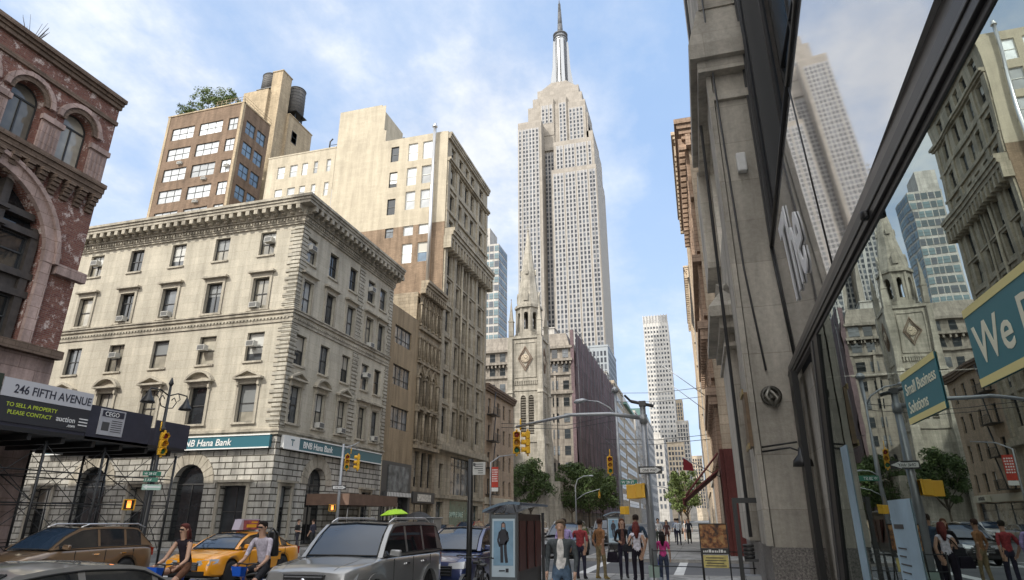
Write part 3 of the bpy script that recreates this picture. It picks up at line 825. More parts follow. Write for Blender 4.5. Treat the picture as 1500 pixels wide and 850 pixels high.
m.box(-13.3, -12.9, -.06, 0, 30, 58.2); m.box(-.35, .06, -.06, 0, 30, 58.2); m.M = M2; m.box(0, .35, -.06, 0, 30, 58.2)
m.build('corner_pilaster', bulk_brick, LF)
m = MB(); m.box(-71.4, -57.9, 61.4, 61.7, 58.2, 58.4); m.box(-58.1, -57.9, 61.5, 67.5, 58.2, 58.4)
for k in range(7): m.tube([(-57.95, 61.6+k, 58.4), (-57.95, 61.6+k, 59.3)], .03, 5); m.tube([(-58-k*.8, 61.5, 58.4), (-58-k*.8, 61.5, 59.3)], .03, 5)
for z0 in (58.85, 59.3): m.tube([(-57.95, 61.5, z0), (-57.95, 67.6, z0)], .03, 5); m.tube([(-57.95, 61.5, z0), (-63, 61.5, z0)], .03, 5)
m.build('parapet_rail', bulk_brick, LF)
for k, q in enumerate([(-9.7, 51.9), (-4.9, 48.6), (-1.4, 50.1), (-5.6, 45.1)]): ac_unit(LF, M, q[0], q[1]-.4-2.05+.05, .7)
# bulkhead block and tanks
BK = thing('bulkhead_block', 'tall tan brick rooftop block with a slim shaft standing between two water tanks', 'building', (-62, 75, 0))
m = MB(); m.box(-68.3, -63.4, 72, 80, 30, 69.8); m.box(-63.38, -61.4, 72.5, 75, 30, 73.4); m.box(-63.3, -60.9, 75.02, 81.6, 30, 66.2)
m.box(-63.4, -60.8, 75.0, 81.7, 66.2, 66.4); m.box(-63.45, -61.3, 72.4, 75.1, 73.4, 73.6)
m.build('wall', bulk_brick, BK)
M = FM(-55.9, 74.9, 'E')
M3 = FM(-60.9, 75, 'E')
for q in ((1.2, 2.6, 61.6, 63.8), (.8, 1.8, 55.6, 57.4)):
    window(BK, M3, *q, 'sash', -.06, frame_dark, pane_dark)
def tank(x, y, z0, r, h, lab):
    t = thing('water_tank', lab, 'water tank', (x, y, z0), group='water tanks on the rooftop')
    m = MB(); m.lathe((x, y, z0+1.2), [(r, 0), (r*.94, h)], 20); m.build('barrel', tank_wood, t)
    m = MB(); m.lathe((x, y, z0+1.2+h), [(r*1.0, -.0), (r*.9, .2), (.05, .55)], 20); m.build('lid', dkgrey_metal, t)
    m = MB()
    for k in range(8): m.lathe((x, y, z0+1.2+h*(k+.3)/8), [(r+.02-.06*r*k/8, 0), (r+.03-.06*r*k/8, .04), (r+.02-.06*r*k/8, .08)], 20)
    m.build('hoop', black_metal, t)
    m = MB()
    for sx in (-1, 1):
        for sy in (-1, 1): m.box(x+sx*r*.6-.12, x+sx*r*.6+.12, y+sy*r*.6-.12, y+sy*r*.6+.12, z0, z0+1.1)
    m.box(x-r, x+r, y-r, y+r, z0+1.1, z0+1.195); m.build('stand', black_metal, t)
tank(-65.2, 74.6, 69.8, 1.62, 3.2, 'smaller dark wooden water tank left of the slim brick shaft')
tank(-61.9, 77.4, 66.4, 1.55, 5.2, 'larger dark water tank right of the slim brick shaft')
# ------------------------------------------------------------------ low building F
F_ = thing('walk_up_building', 'low beige brick walk-up with tall narrow windows and a dark fire escape', 'building', (-26, 78, 0))
M = FM(-26, 77.2, 'E'); ops = []
for z1 in (16.9, 13.4, 9.9, 6.6):
    for a in (5.6, 8.4, 11.3): ops.append((a, a+1.0, z1-2., z1))
    ops.append((1.6, 2.7, z1-2., z1))
g = [(.6, 12.9, .1, 3.4)]
m = MB(M); wall(m, 0, 13.8, 0, 18.3, ops+g, .3); m.M = Matrix.Identity(4); m.box(-44, -26.3, 77.25, 90.9, 17.6, 18.); m.build('wall', fbrick, F_)
for q in ops: window(F_, M, *q, 'sash', .2, frame_dark, pane_dark)
window(F_, M, *g[0], 'shop', .25, frame_dark, pane_mid, 'shop_window')
m = MB(M); cornice(m, 0, 13.8, 17.7, 18.6, .6, 3, ends=False); m.build('cornice', dark_brick, F_)
m = MB(M)
for z0 in (14.6, 11.2, 7.8, 4.6):
    m.box(.9, 3.6, -1.1, -.02, z0, z0+.08); m.box(.9, 3.6, -1.12, -1.06, z0+.95, z0+1.)
    for k in range(10): m.box(.92+k*.29, .95+k*.29, -1.1, -1.07, z0, z0+.95)
    m.tube([(1.1, -.9, z0), (3.3, -.5, z0+3.3)], .07, 5)
m.build('fire_escape', black_metal, F_)
m = MB(M); m.box(.3, 13.5, -.15, -.01, 3.5, 4.3); o = m.build('fascia_sign', plain('cream_fascia', (.42, .38, .3), .6), F_)
m = MB(M); m.box(7.3, 10.2, -.9, -.1, 4.1, 4.2) if 0 else None
o = F_.children[-1] if 0 else None
m = MB(M); m.box(8.2, 11.2, -.62, -.2, 3.55, 4.2); o = m.build('sign_box', plain('pale_box_sign', (.5, .47, .38), .5), F_)
m = MB(M)
for u, w_, h_ in ((8.7, .14, .4), (8.95, .3, .38), (9.4, .12, .38), (9.65, .28, .4), (10.1, .3, .36), (10.55, .12, .34)): m.box(u, u+w_, -.645, -.625, 3.68, 3.68+h_)
m.build('lettering', frame_dark, o)
# ------------------------------------------------------------------ church
CH = thing('church', 'pale marble church tower with diamond clock panel, louvred belfry and tall stone steeple', 'church', (-28.3, 107, 0))
x0, x1, y0, y1 = -31.1, -25.5, 107., 112.6
m = MB(FM(x1, y0, 'S')); w = x1-x0
lou = [(-3.75, -2.75, 15.6, 22.4, 'arch'), (-2.3, -1.3, 15.6, 22.4, 'arch')]
wall(m, -w, 0, 0, 33.4, lou, .35)
m.M = FM(x1, y0, 'E'); lou2 = [(1.6, 2.6, 15.6, 22.4, 'arch'), (3.0, 4.0, 15.6, 22.4, 'arch')]; wall(m, 0, 5.6, 0, 33.4, lou2, .35)
m.M = Matrix.Identity(4); m.box(x0, x0+.2, y0+.02, y1, 0, 33.4); m.box(x0, x1-.02, y1-.2, y1, 0, 33.4); m.box(x0+.1, x1-.1, y0+.1, y1-.1, 33., 33.35)
m.build('tower_wall', church_st, CH)
m = MB()
for cx, cy in ((x0, y0), (x1, y0), (x1, y1), (x0, y1)):
    m.frustum(cx-.85, cx+.85, cy-.85, cy+.85, 0, 14.5, .2, .2)
    m.frustum(cx-.65, cx+.65, cy-.65, cy+.65, 14.5, 15.6, .2, .2); m.box(cx-.45, cx+.45, cy-.45, cy+.45, 15.6, 33.)
    m.frustum(cx-.6, cx+.6, cy-.6, cy+.6, 22.8, 23.3, .15, .15)
m.build('buttress', church_st, CH)
m = MB(FM(x1, y0, 'S'))
for a, b2, s in ((-w-.3, .3, 0),):
    m.box(a, b2, -.2, 0, 14.2, 14.5); m.box(a, b2, -.25, 0, 32.9, 33.4); m.box(a, b2, -.15, 0, 23.2, 23.5)
for k in range(13): m.box(-w+.75+k*.33, -w+.93+k*.33, -.18, 0, 24.3, 25.0)
m.box(-w+.5, -.5, -.14, 0, 25.0, 25.2)
m.M = FM(x1, y0, 'E')
m.box(-.3, 5.9, -.2, 0, 14.2, 14.5); m.box(-.3, 5.9, -.25, 0, 32.9, 33.4); m.box(-.3, 5.9, -.15, 0, 23.2, 23.5)
for k in range(13): m.box(.75+k*.33, .93+k*.33, -.18, 0, 24.3, 25.0)
m.build('string_course', church_st, CH)
m = MB(FM(x1, y0, 'S'))
for (M_, l) in ((FM(x1, y0, 'S'), lou), (FM(x1, y0, 'E'), lou2)):
    m.M = M_
    for q in l:
        for k in range(15): m.box(q[0]+.02, q[1]-.02, .12, .3, q[2]+.2+k*.44, q[2]+.42+k*.44)
m.build('louvre', stone('louvre_slats', (.2, .18, .15)), CH)
# panel frame, diamond and clock
m = MB(FM(x1, y0, 'S')); cx = -w/2
m.box(cx-2, cx-1.85, -.12, 0, 25.6, 32.2); m.box(cx+1.85, cx+2, -.12, 0, 25.6, 32.2); m.box(cx-1.85, cx+1.85, -.12, 0, 32.05, 32.2); m.box(cx-1.85, cx+1.85, -.12, 0, 25.6, 25.75)
m.build('panel_frame', church_st, CH)
for M_, cc_ in ((FM(x1, y0, 'S'), -w/2), (FM(x1, y0, 'E'), 2.8)):
    m = MB(M_); zc = 29.1
    for s_, t_ in ((1.75, 1.55), (1.35, 1.2)):
        o_ = [(cc_-s_*.8, zc), (cc_, zc-s_*1.35), (cc_+s_*.8, zc), (cc_, zc+s_*1.35)]; i_ = [(cc_-t_*.8, zc), (cc_, zc-t_*1.35), (cc_+t_*.8, zc), (cc_, zc+t_*1.35)]
        for k in range(4): m.prism([o_[k], o_[(k+1) % 4], i_[(k+1) % 4], i_[k]], -.2 if s_ > 1.5 else -.12, -.0)
    cl = m.build('clock_surround', dark_brick, CH)
    m = MB(M_ @ Matrix.Translation((cc_, -.06, zc)) @ Matrix.Rotation(pi/2, 4, 'X')); m.lathe((0, 0, 0), [(.78, 0), (.78, .1), (.68, .12)], 24); m.build('clock_face', far_cream, cl)
    m = MB(M_ @ Matrix.Translation((cc_, -.2, zc)))
    for k in range(12): a = k*pi/6; m.box(.58*sin(a)-.04, .58*sin(a)+.04, -.02, 0, .58*cos(a)-.07, .58*cos(a)+.07)
    m.tube([(0, -.03, 0), (-.25, -.03, .3)], .04, 5); m.tube([(0, -.03, 0), (.45, -.03, .1)], .03, 5); m.build('clock_hands', black_metal, cl)
# octagonal lantern and spire
def octo(r, a0=pi/8): return [(r*cos(a0+k*pi/4), r*sin(a0+k*pi/4)) for k in range(8)]
T = Matrix.Translation((-28.3, 109.8, 0))
m = MB(T); m.prism_z(octo(2.75), 33.4, 34.2)
R = 2.35; pts = octo(R)
for k in range(8):
    (xa, ya), (xb, yb) = pts[k], pts[(k+1) % 8]; L = sqrt((xb-xa)**2+(yb-ya)**2); an = atan2(yb-ya, xb-xa)
    m.M = T @ Matrix.Translation((xa, ya, 0)) @ Matrix.Rotation(an, 4, 'Z')
    wall(m, 0, L, 34.2, 39.2, [(L/2-.42, L/2+.42, 34.9, 38.3, 'arch')], .35)
    m.box(-.14, .14, -.14, .14, 34.2, 39.2)
m.M = T; m.prism_z(octo(2.0), 34.2, 34.21); m.build('lantern', church_st, CH)
m = MB(T); m.prism_z(octo(2.75), 39.2, 39.6); m.prism_z(octo(2.55), 39.6, 39.9)
m.prism_z(octo(2.25), 39.9, 55.8, k=.07); m.build('steeple', church_st, CH)
m = MB(T)
for a in range(8):
    an = a*pi/4
    m.M = T @ Matrix.Rotation(an, 4, 'Z'); 
    p = lambda z: 2.25*cos(pi/8)*(1-(z-39.9)/15.9*.93)
    if a % 2 == 0:
        for zb, hh, ww in ((40.6, 2.2, .45), (46.2, 1.3, .28)):
            m.add([(p(zb)+.25, -ww, zb), (p(zb)+.25, ww, zb), (p(zb)+.25, ww, zb+hh*.6), (p(zb)+.25, 0, zb+hh), (p(zb)+.25, -ww, zb+hh*.6), (p(zb+hh)-.1, 0, zb+hh), (p(zb)-.3, -ww, zb), (p(zb)-.3, ww, zb), (p(zb)-.4, ww, zb+hh*.6), (p(zb)-.4, -ww, zb+hh*.6)],
                  [(0, 1, 2, 3, 4), (1, 7, 8, 2), (0, 4, 9, 6), (2, 8, 5, 3), (4, 3, 5, 9)])
m.build('dormer', church_st, CH)
m = MB(T); m.tube([(0, 0, 55.6), (0, 0, 57.4)], .06, 6); m.lathe((0, 0, 55.7), [(.05, 0), (.26, .18), (.26, .3), (.05, .5)], 10); m.box(-.35, .35, -.04, .04, 56.8, 56.9); m.build('finial', church_st, CH)
m = MB()
for cx, cy in ((x0+.1, y0+.1), (x1-.1, y0+.1), (x1-.1, y1-.1), (x0+.1, y1-.1)):
    m.box(cx-.42, cx+.42, cy-.42, cy+.42, 33.4, 36.2); m.box(cx-.5, cx+.5, cy-.5, cy+.5, 36.2, 36.4); m.frustum(cx-.36, cx+.36, cy-.36, cy+.36, 36.4, 40.6, .33, .33); m.lathe((cx, cy, 40.55), [(.03, 0), (.16, .12), (.03, .3)], 6)
m.build('pinnacle', church_st, CH)
m = MB(); m.box(-45, x0, 111, 135, 0, 17); m.prism([(-45.6, 17), (x0+.1, 17), (-38, 24)], 111, 135); m.build('nave', church_st, CH)
m = MB(); m.box(x1+.02, x1+1.6, 113.5, 128, 0, 8); m.build('porch', church_st, CH)
# ------------------------------------------------------------------ generic towers
def block(name, label, x0, x1, y0, y1, z1, mat, sgrid=None, egrid=None, wgrid=None, top=None, panes=(far_pane, far_pane_b), base=0., cap=100, cat='building', group=None, style=None, parapet=.8, fr=None, extra=None):
    """rectangular building; grids = (columns, rows, width, height, first sill, margin)"""
    t = thing(name, label, cat, ((x0+x1)/2, y0, 0), group=group)
    m = MB(); m.box(x0, x1, y0, y1, base, z1)
    if parapet: m.box(x0-.25, x1+.25, y0-.25, y0+.1, z1-.3, z1+parapet); m.box(x1-.1, x1+.25, y0+.1, y1, z1-.3, z1+parapet); m.box(x0-.25, x0+.1, y0+.1, y1, z1-.3, z1+parapet)
    m.build('wall', mat, t)
    for g, M_, L in ((sgrid, FM(x0, y0, 'S'), x1-x0), (egrid, FM(x1, y0, 'E'), y1-y0), (wgrid, FM(x0, y1, 'W'), y1-y0)):
        if not g: continue
        nc, nr, w, h, s0, mg = g
        cs = [mg+(L-2*mg)*(k+.5)/nc-w/2 for k in range(nc)]; rs = [s0+(z1-1.5-s0)*k/nr for k in range(nr)]
        grid_windows(t, M_, 0, 0, cs, rs[::-1], w, h, list(panes), cap=cap, fr=fr)
    return t
# building behind the church, draped with netting along the avenue
H = thing('netted_office_building', 'grey stone office block behind the church, its avenue side draped in dark purple netting', 'building', (-25.6, 140, 0))
hst = stone('grey_brown_masonry', (.27, .24, .205), (2., .8), (.75, .74, .72), .03, .4, .1)
m = MB(); m.box(-52, -25.9, 140, 215, 0, 39.5); m.frustum(-51.7, -26.2, 140.3, 214, 39.5, 43.5, 1.2, 1.2); m.build('wall', hst, H)
m = MB(FM(-52, 140, 'S'))
for z, p in ((36.2, 1.1), (33., .5), (28.6, .7), (39.3, .8)): m.box(-.3, 26.4, -p, 0, z, z+.55)
for k in range(28): m.box(.1+k*.95, .4+k*.95, -.9, 0, 35.5, 36.2)
m.build('cornice', hst, H)
m = MB(FM(-52, 140, 'S'))
for u in (16.5, 22.3, 26.1): m.box(u-.5, u, -.35, 0, 0, 34)
m.build('pilaster', hst, H)
grid_windows(H, FM(-52, 140, 'S'), 0, 0, [1+2.55*k for k in range(10)], [37.2, 33.8, 29.8, 25.9, 22.3, 18.7, 15.1, 11.5], 1.35, 1.9, [pane_dark, pane_dark, pane_mid], cap=60)
def netting_mat():
    m_, nt, b_ = base_mat('purple_debris_netting')
    g = nd(nt, 'ShaderNodeTexCoord').outputs['Object']
    a = noise(nt, g, .5, 6, .7, (1, 1, .25)); f = noise(nt, g, 3., 3, .7)
    c = ramp(nt, a, [(.3, (.05, .036, .036)), (.7, (.15, .10, .11))])
    c = mixc(nt, 1., c, ramp(nt, f, [(.3, (.7,)*3), (.7, (1.3,)*3)]), 'MULTIPLY')
    nt.links.new(c, b_.inputs['Base Color']); b_.inputs['Roughness'].default_value = .9
    return m_
netm = netting_mat()
m = MB()
R = random.Random(12); NY, NZ = 60, 22; P = []
for i in range(NY+1):
    for k in range(NZ+1):
        y = 139.4+i*76/NY; z = 3+k*40.6/NZ+(R.uniform(-.25, .6) if k == NZ else 0)
        P.append((-24.95+.16*sin(i*.9+k*.35)+.12*sin(i*2.3-k*.2)+R.uniform(-.07, .07)+(.12 if k % 3 == 0 else 0), y, z))
m.add(P, [(i*(NZ+1)+k, (i+1)*(NZ+1)+k, (i+1)*(NZ+1)+k+1, i*(NZ+1)+k+1) for i in range(NY) for k in range(NZ)], 0, True)
m.box(-26, -25.2, 139.4, 139.8, 3, 43.6)
o = m.build('debris_netting', netm, H)
m = MB()
for i in range(0, 13):
    y = 140+i*6; m.tube([(-24.4, y, 0), (-24.4, y, 44.6)], .07, 5)
for k in range(0, 21, 2): z = 2.2+k*2.05; m.tube([(-24.4, 139.6, z), (-24.4, 215, z)], .05, 5); m.tube([(-28.5, 139.5, z), (-24.4, 139.5, z)], .05, 5) if z > 27 else None
m.build('scaffold_tube', dkgrey_metal, H)
# ------------------------------------------------------------------ Empire State Building
EX = thing('art_deco_skyscraper', 'towering pale limestone art deco skyscraper with stepped crown and tall mooring mast', 'skyscraper', (-85, 420, 0))
m = MB()
m.box(-117, -55.5, 438, 472, 0, 266)            # core
m.box(-116.3, -96.5, 421, 436, 0, 309)        # left wing
m.box(-116.3, -60, 436, 472, 266, 309)
m.box(-97.5, -89, 434, 440, 0, 318); m.box(-61.6, -56.5, 434, 468, 287, 300); m.box(-97.6, -88, 432, 436, 286, 309)
m.box(-89.5, -54.0, 424, 470, 0, 262); m.box(-87.5, -55.0, 425, 468, 262, 288)
m.box(-110.5, -61.5, 433, 470, 288, 331); m.box(-106.5, -64, 434, 468, 331, 340)
m.box(-99.5, -88, 431.5, 434, 300, 336); m.box(-84, -77, 431.5, 434, 288, 336)
m.box(-112.5, -60, 434, 470, 288, 318)
m.box(-103, -67, 437, 467, 340, 350); 
m.box(-119, -53, 426, 480, 0, 75)
m.build('shaft', esb_st, EX)
m = MB()
for k in range(7): m.box(-100+k*1.3, -70-k*1.3, 438+k*.6, 468-k*.6, 350+k*1.5, 351.2+k*1.5)
m.build('crown_step', esb_st, EX)
T = Matrix.Translation((-84, 452, 0))
def mz(z): return 358+(z-346)*1.72 if z < 378 else 413+(z-378)*.80
m = MB(T); m.lathe((0, 0, 0), [(4.9, mz(346)), (4.9, mz(378)), (5.8, mz(378.4)), (5.8, mz(381)), (5.0, mz(383)), (5.2, mz(386)), (3.0, mz(390))], 16, 0, False)
m.build('mooring_mast', grey_metal, EX)
m = MB(T)
for k in range(4):
    m.M = T @ Matrix.Rotation(k*pi/2+.35, 4, 'Z')
    m.prism([(5., mz(346)), (11., mz(346)), (10., mz(351)), (8.0, mz(360)), (6.8, mz(377)), (5., mz(377))], -1.3, 1.3)
m.build('mast_wing', grey_metal, EX)
m = MB(T)
for k in range(12):
    a = k*pi/6; m.tube([(5.0*cos(a), 5.0*sin(a), mz(348)), (5.0*cos(a), 5.0*sin(a), mz(377))], .5, 4)
for z in (380.0, 385): m.lathe((0, 0, mz(z)), [(6.8, 0), (6.8, .9)], 16)
m.build('mast_window_strip', dkgrey_metal, EX)
m = MB(T); m.tube([(0, 0, mz(388)), (0, 0, mz(402))], [2.6, 2.2], 8); m.tube([(0, 0, mz(402)), (0, 0, mz(420))], [1.9, 1.5], 8); m.tube([(0, 0, mz(420)), (0, 0, mz(438))], [1.1, .45], 6)
for z in range(390, 434, 2): r_ = 2.6-(z-390)*.035; m.box(-r_, r_, -.35, .35, mz(z), mz(z)+.7); m.box(-.35, .35, -r_, r_, mz(z)+.8, mz(z)+1.4)
m.build('antenna', dkgrey_metal, EX)
# window strips: dark panes with metal spandrels between stone piers
def strips(M_, us, z0, z1, w, pitch=3.72, sp=None, t=EX):
    mm = MB(M_)
    for u in us: mm.box(u-w/2-.35, u-w/2, -.28, 0, z0, z1); mm.box(u+w/2, u+w/2+.35, -.28, 0, z0, z1); mm.quad((u-w/2, -.06, z0), (u+w/2, -.06, z0), (u+w/2, -.06, z1), (u-w/2, -.06, z1), 1); 
    return mm
spandrel = plain('spandrel_metal', (.19, .185, .19), .5, var=.15)
mm = MB(); wins = []
def esb_face(M_, cols, z0, z1, w=1.75):
    mm.M = M_
    for u in cols:
        mm.box(u-w/2, u+w/2, -.05, -.002, z0, z1, 1)
        for s_ in (-1, 1): mm.box(u+s_*(w/2+.22)-.22, u+s_*(w/2+.22)+.22, -.35, -.002, z0, z1, 0)
    n = int((z1-z0)/3.72)
    for u in cols:
        for k in range(n): wins.append((M_, u-w/2+.05, z0+k*3.72+.6, w-.1, 2.35))
fS1 = FM(-116.3, 421, 'S'); esb_face(fS1, [1.9, 5.2, 7.7, 10.6, 13.2, 16.2], 78, 302)
fS1b = FM(-97.3, 434, 'S'); esb_face(fS1b, [1.5, 4.1, 6.7], 78, 285)
fS2 = FM(-89.5, 424, 'S'); esb_face(fS2, [2.6, 5.4, 8.2, 12., 14.8, 17.6, 21.4, 24.2, 27., 31., 33.4], 78, 258)
fS3 = FM(-87.5, 425, 'S'); esb_face(fS3, [3.4, 6.2, 10, 12.8, 15.6, 19.4, 22.2, 25., 29.], 262.6, 284)
fS4 = FM(-109, 433, 'S'); esb_face(fS4, [26.8, 29.6, 35.0, 38, 41, 44], 290, 324); esb_face(FM(-99.5, 431.5, 'S'), [2.5, 5.6, 9.], 312, 330)
esb_face(FM(-84, 431.5, 'S'), [2., 5], 292, 330)
fE = FM(-54., 424, 'E'); esb_face(fE, [3+3.2*k for k in range(14)], 78, 258)
esb_face(FM(-55, 425, 'E'), [3+3.4*k for k in range(12)], 262.6, 284); esb_face(FM(-61.5, 433, 'E'), [3+3.6*k for k in range(10)], 290, 326)
mm.build('spandrel_strip', [mullion, spandrel], EX)
wins.sort(key=lambda q: q[2])
g1 = MB(); g1.quad((0, 0, 0), (1.65, 0, 0), (1.65, 0, 2.35), (0, 0, 2.35)); gme = g1.mesh('window', far_pane)
rest = MB(); rb = random.Random(5)
for i, (M_, u, z, w_, h_) in enumerate(wins):
    if i < 100: obj_from(gme, 'window', EX, M_ @ Matrix.Translation((u, -.08, z)))
    else:
        rest.M = M_ @ Matrix.Translation((u, -.08, z)); rest.quad((0, 0, 0), (w_, 0, 0), (w_, 0, h_), (0, 0, h_), rb.choice((0, 0, 1)))
o = rest.build('window', [far_pane, far_pane_b], EX); o['kind'] = 'stuff'
# ------------------------------------------------------------------ glass tower left of the steeple
G1 = thing('glass_tower', 'greenish glass apartment tower showing between the loft tower and the steeple', 'skyscraper', (-65, 200, 0))
m = MB(); m.box(-72, -62.7, 200, 211, 0, 97); m.box(-72, -66.5, 201, 210, 97, 104.3); m.build('wall', far_grey, G1)
gp1 = plain('grey_green_curtain_glass', (.10, .15, .165), .15, spec=.6, var=.3, vs=.3); gp2 = plain('dark_curtain_glass', (.05, .07, .08), .15, spec=.6)
grid_windows(G1, FM(-72, 200, 'S'), 0, 0, [.4+1.82*k for k in range(5)], [94.2-3.1*k for k in range(20)], 1.55, 2.1, [gp1, gp1, far_pane_b, gp2], cap=50)
grid_windows(G1, FM(-62.7, 200, 'E'), 0, 0, [.4+2.1*k for k in range(5)], [94.2-3.1*k for k in range(20)], 1.8, 2.3, [gp1, gp2], cap=100)
# ------------------------------------------------------------------ far west side blocks
block('brown_brick_block', 'tan and cream block just past the netted building', -44, -26.2, 222, 250, 47.5, far_cream, (6, 10, 1.3, 2, 8, 1), (9, 10, 1.2, 2, 8, 1), panes=(pane_dark, pane_mid))
block('blue_grey_tower', 'blue grey office tower peeking out beside the foot of the skyscraper', -54, -41, 330, 366, 90, plain('blue_grey_cladding', (.22, .24, .255), .5), (6, 16, 1.2, 2.6, 30, .6), (12, 16, 1.6, 2.6, 30, .6))
cb = block('green_corniced_building', 'cream building with a green copper cornice and mansard roof along the avenue', -42, -26.2, 252, 292, 45, far_cream, (6, 9, 1.5, 2.3, 6, 1.), (10, 9, 1.5, 2.3, 6, 1), panes=(pane_dark, pane_mid))
m = MB(); m.box(-43, -25, 251.2, 293, 44.6, 45.6); m.build('copper_cornice', green_cu, cb)
m = MB(); m.frustum(-42, -26.3, 252, 292, 45.9, 50.5, 1.2, 1.2); m.build('mansard_roof', far_white, cb)
block('grey_stone_block', 'dull grey stone block beyond the green corniced building', -46, -26.2, 300, 345, 49, far_grey, (5, 9, 1.5, 2.3, 6, 1), (11, 9, 1.6, 2.3, 6, 1), panes=(pane_dark, pane_mid))
cb = block('teal_roofed_block', 'grey block with a pale teal mansard roof farther up the avenue', -44, -24.5, 352, 400, 53, far_grey, (6, 10, 1.5, 2.3, 6, 1), (12, 10, 1.6, 2.3, 6, 1))
m = MB(); m.frustum(-43.8, -25, 352.2, 399, 53.85, 59.5, 1.5, 1.5); m.build('mansard_roof', green_cu, cb)
cb = block('turreted_grey_block', 'grey stone corner block with a stepped crown at the foot of the white slab tower', -40, -20.5, 440, 480, 52, far_grey, (7, 9, 1.4, 2.6, 8, 1), (10, 9, 1.6, 2.6, 8, 1))
m = MB(); m.frustum(-33, -22, 441, 452, 52.85, 57, 1., 1.); m.build('crown_step', far_grey, cb)
wt = block('white_slab_tower', 'tall slim white grid fronted tower right of the skyscraper', -38.5, -15.2, 600, 640, 182, stone('white_tower_stone', (.52, .505, .475), None, stain=.1), (8, 37, 1.45, 2.1, 20, .4), (8, 37, 1.8, 2.1, 20, 1), panes=(far_pane_b, far_pane, pane_mid), parapet=0)
m = MB()
for k in range(9): m.box(-38.7+k*2.87, -37.9+k*2.87, 599.3, 600.5, 182, 190)
for k in range(9): m.box(-38.7+k*2.9, -38+k*2.9, 599.6, 600, 16, 182)
m.box(-38.3, -15.4, 600.6, 639, 182, 189.5); m.build('crown_fin', far_white, wt)
block('stepped_deco_tower', 'cream stepped tower immediately right of the white slab tower', -19, -9, 640, 672, 112, far_cream, (4, 26, 1.4, 2.4, 20, .5), (8, 26, 1.6, 2.4, 20, .5))
block('narrow_deco_tower', 'lower dark and pale striped tower in front of the stepped cream tower', -14.5, -4.5, 560, 590, 80, far_grey, (4, 19, 1.3, 2.4, 12, .5), (8, 19, 1.6, 2.4, 12, .5))
block('distant_cream_tower', 'small distant cream tower closing the end of the avenue', -8, 5, 700, 730, 63, far_cream, (5, 15, 1.4, 2.4, 12, .5), None)
block('distant_midrise', 'plain pale mid rise low at the end of the avenue', -22, -9, 520, 545, 58, far_cream, (5, 12, 1.5, 2.4, 10, .5), (8, 12, 1.5, 2.4, 10, .5))
block('distant_brown_slab', 'brownish slab far up the avenue above the street tree', -6, 8, 860, 890, 44, dark_brick, (6, 9, 1.5, 2.4, 10, .5), None)
for lab, x, y, z, w in (('small rooftop penthouse on the cream block past the netting', -36, 226, 48.3, 7), ('small rooftop penthouse on the dull grey block', -37, 304, 49.8, 7), ('rooftop plant room on the netted office building', -40, 150, 43.5, 8), ('rooftop plant room on the turreted grey block', -30, 460, 52.8, 6)):
    t = thing('rooftop_penthouse', lab, 'rooftop hut', (x, y, z)); m = MB(); m.box(x, x+w, y, y+8, z, z+4); m.box(x-.2, x+w+.2, y-.2, y+8.2, z+4.01, z+4.3); m.build('wall', far_grey, t)
    m = MB(); m.tube([(x+w*.7, y+3, z+4.3), (x+w*.7, y+3, z+7)], .25, 6); m.build('vent_pipe', dkgrey_metal, t)
# ------------------------------------------------------------------ red brick building with the big arch (left edge)
BR = thing('red_brick_building', 'dark red brick corner building with flaked paint, a giant arch and small arched top windows', 'building', (-26, 19.6, 0))
# u runs north along the avenue; u=0 at y=-4.6
YA = -4.4; M = FM(-26, YA, 'E'); top = 21.0; BL = 19.6-YA
giants = [(c-3.25, c+3.25, 8.2, 15.3) for c in (19.6-YA-5.0, 19.6-YA-13.6)]
ops = []
ar = []
for c in (19.6-YA-5.0, 19.6-YA-13.6):
    ar.append((c-3.25, c+3.25, 8.2, 15.25, 'arch'))
    for k in (-2.35, 0, 2.35): ar.append((c+k+.95-.68, c+k+.95+.68, 16.7, 19.35, 'arch')) if k != 9 else None
m = MB(M); wall(m, 0, BL, 8.1, top, ar, .55, segs=18)
m.M = Matrix.Identity(4); m.box(-60, -26.6, YA, 19.3, 20.2, 20.6); m.M = FM(-26, 19.6, 'N'); 
wall(m, 0, 34, 8.1, top, [], .3)
m.build('wall', old_brick, BR)
lowm = MB(M)
wall(lowm, 0, BL, 0, 8.1, [(BL-9.4, BL-6.6, .1, 4.), (BL-5.6, BL-1.2, .1, 4.0), (BL-15.2, BL-10.6, .1, 4.)], .5)
lowm.M = FM(-26, 19.6, 'N'); wall(lowm, 0, 34, 0, 8.1, [], .3)
lowm.build('ground_storey_wall', pink_st, BR)
for q in ((BL-9.4, BL-6.6, .1, 4.), (BL-5.6, BL-1.2, .1, 4.0), (BL-15.2, BL-10.6, .1, 4.)): window(BR, M, *q, 'shop', .4, frame_dark, pane_dark, 'shop_window')
for q in ar:
    if q[1]-q[0] < 3: window(BR, M, q[0], q[1], q[2], q[3], 'arch', .38, frame_dark, pane_cream)
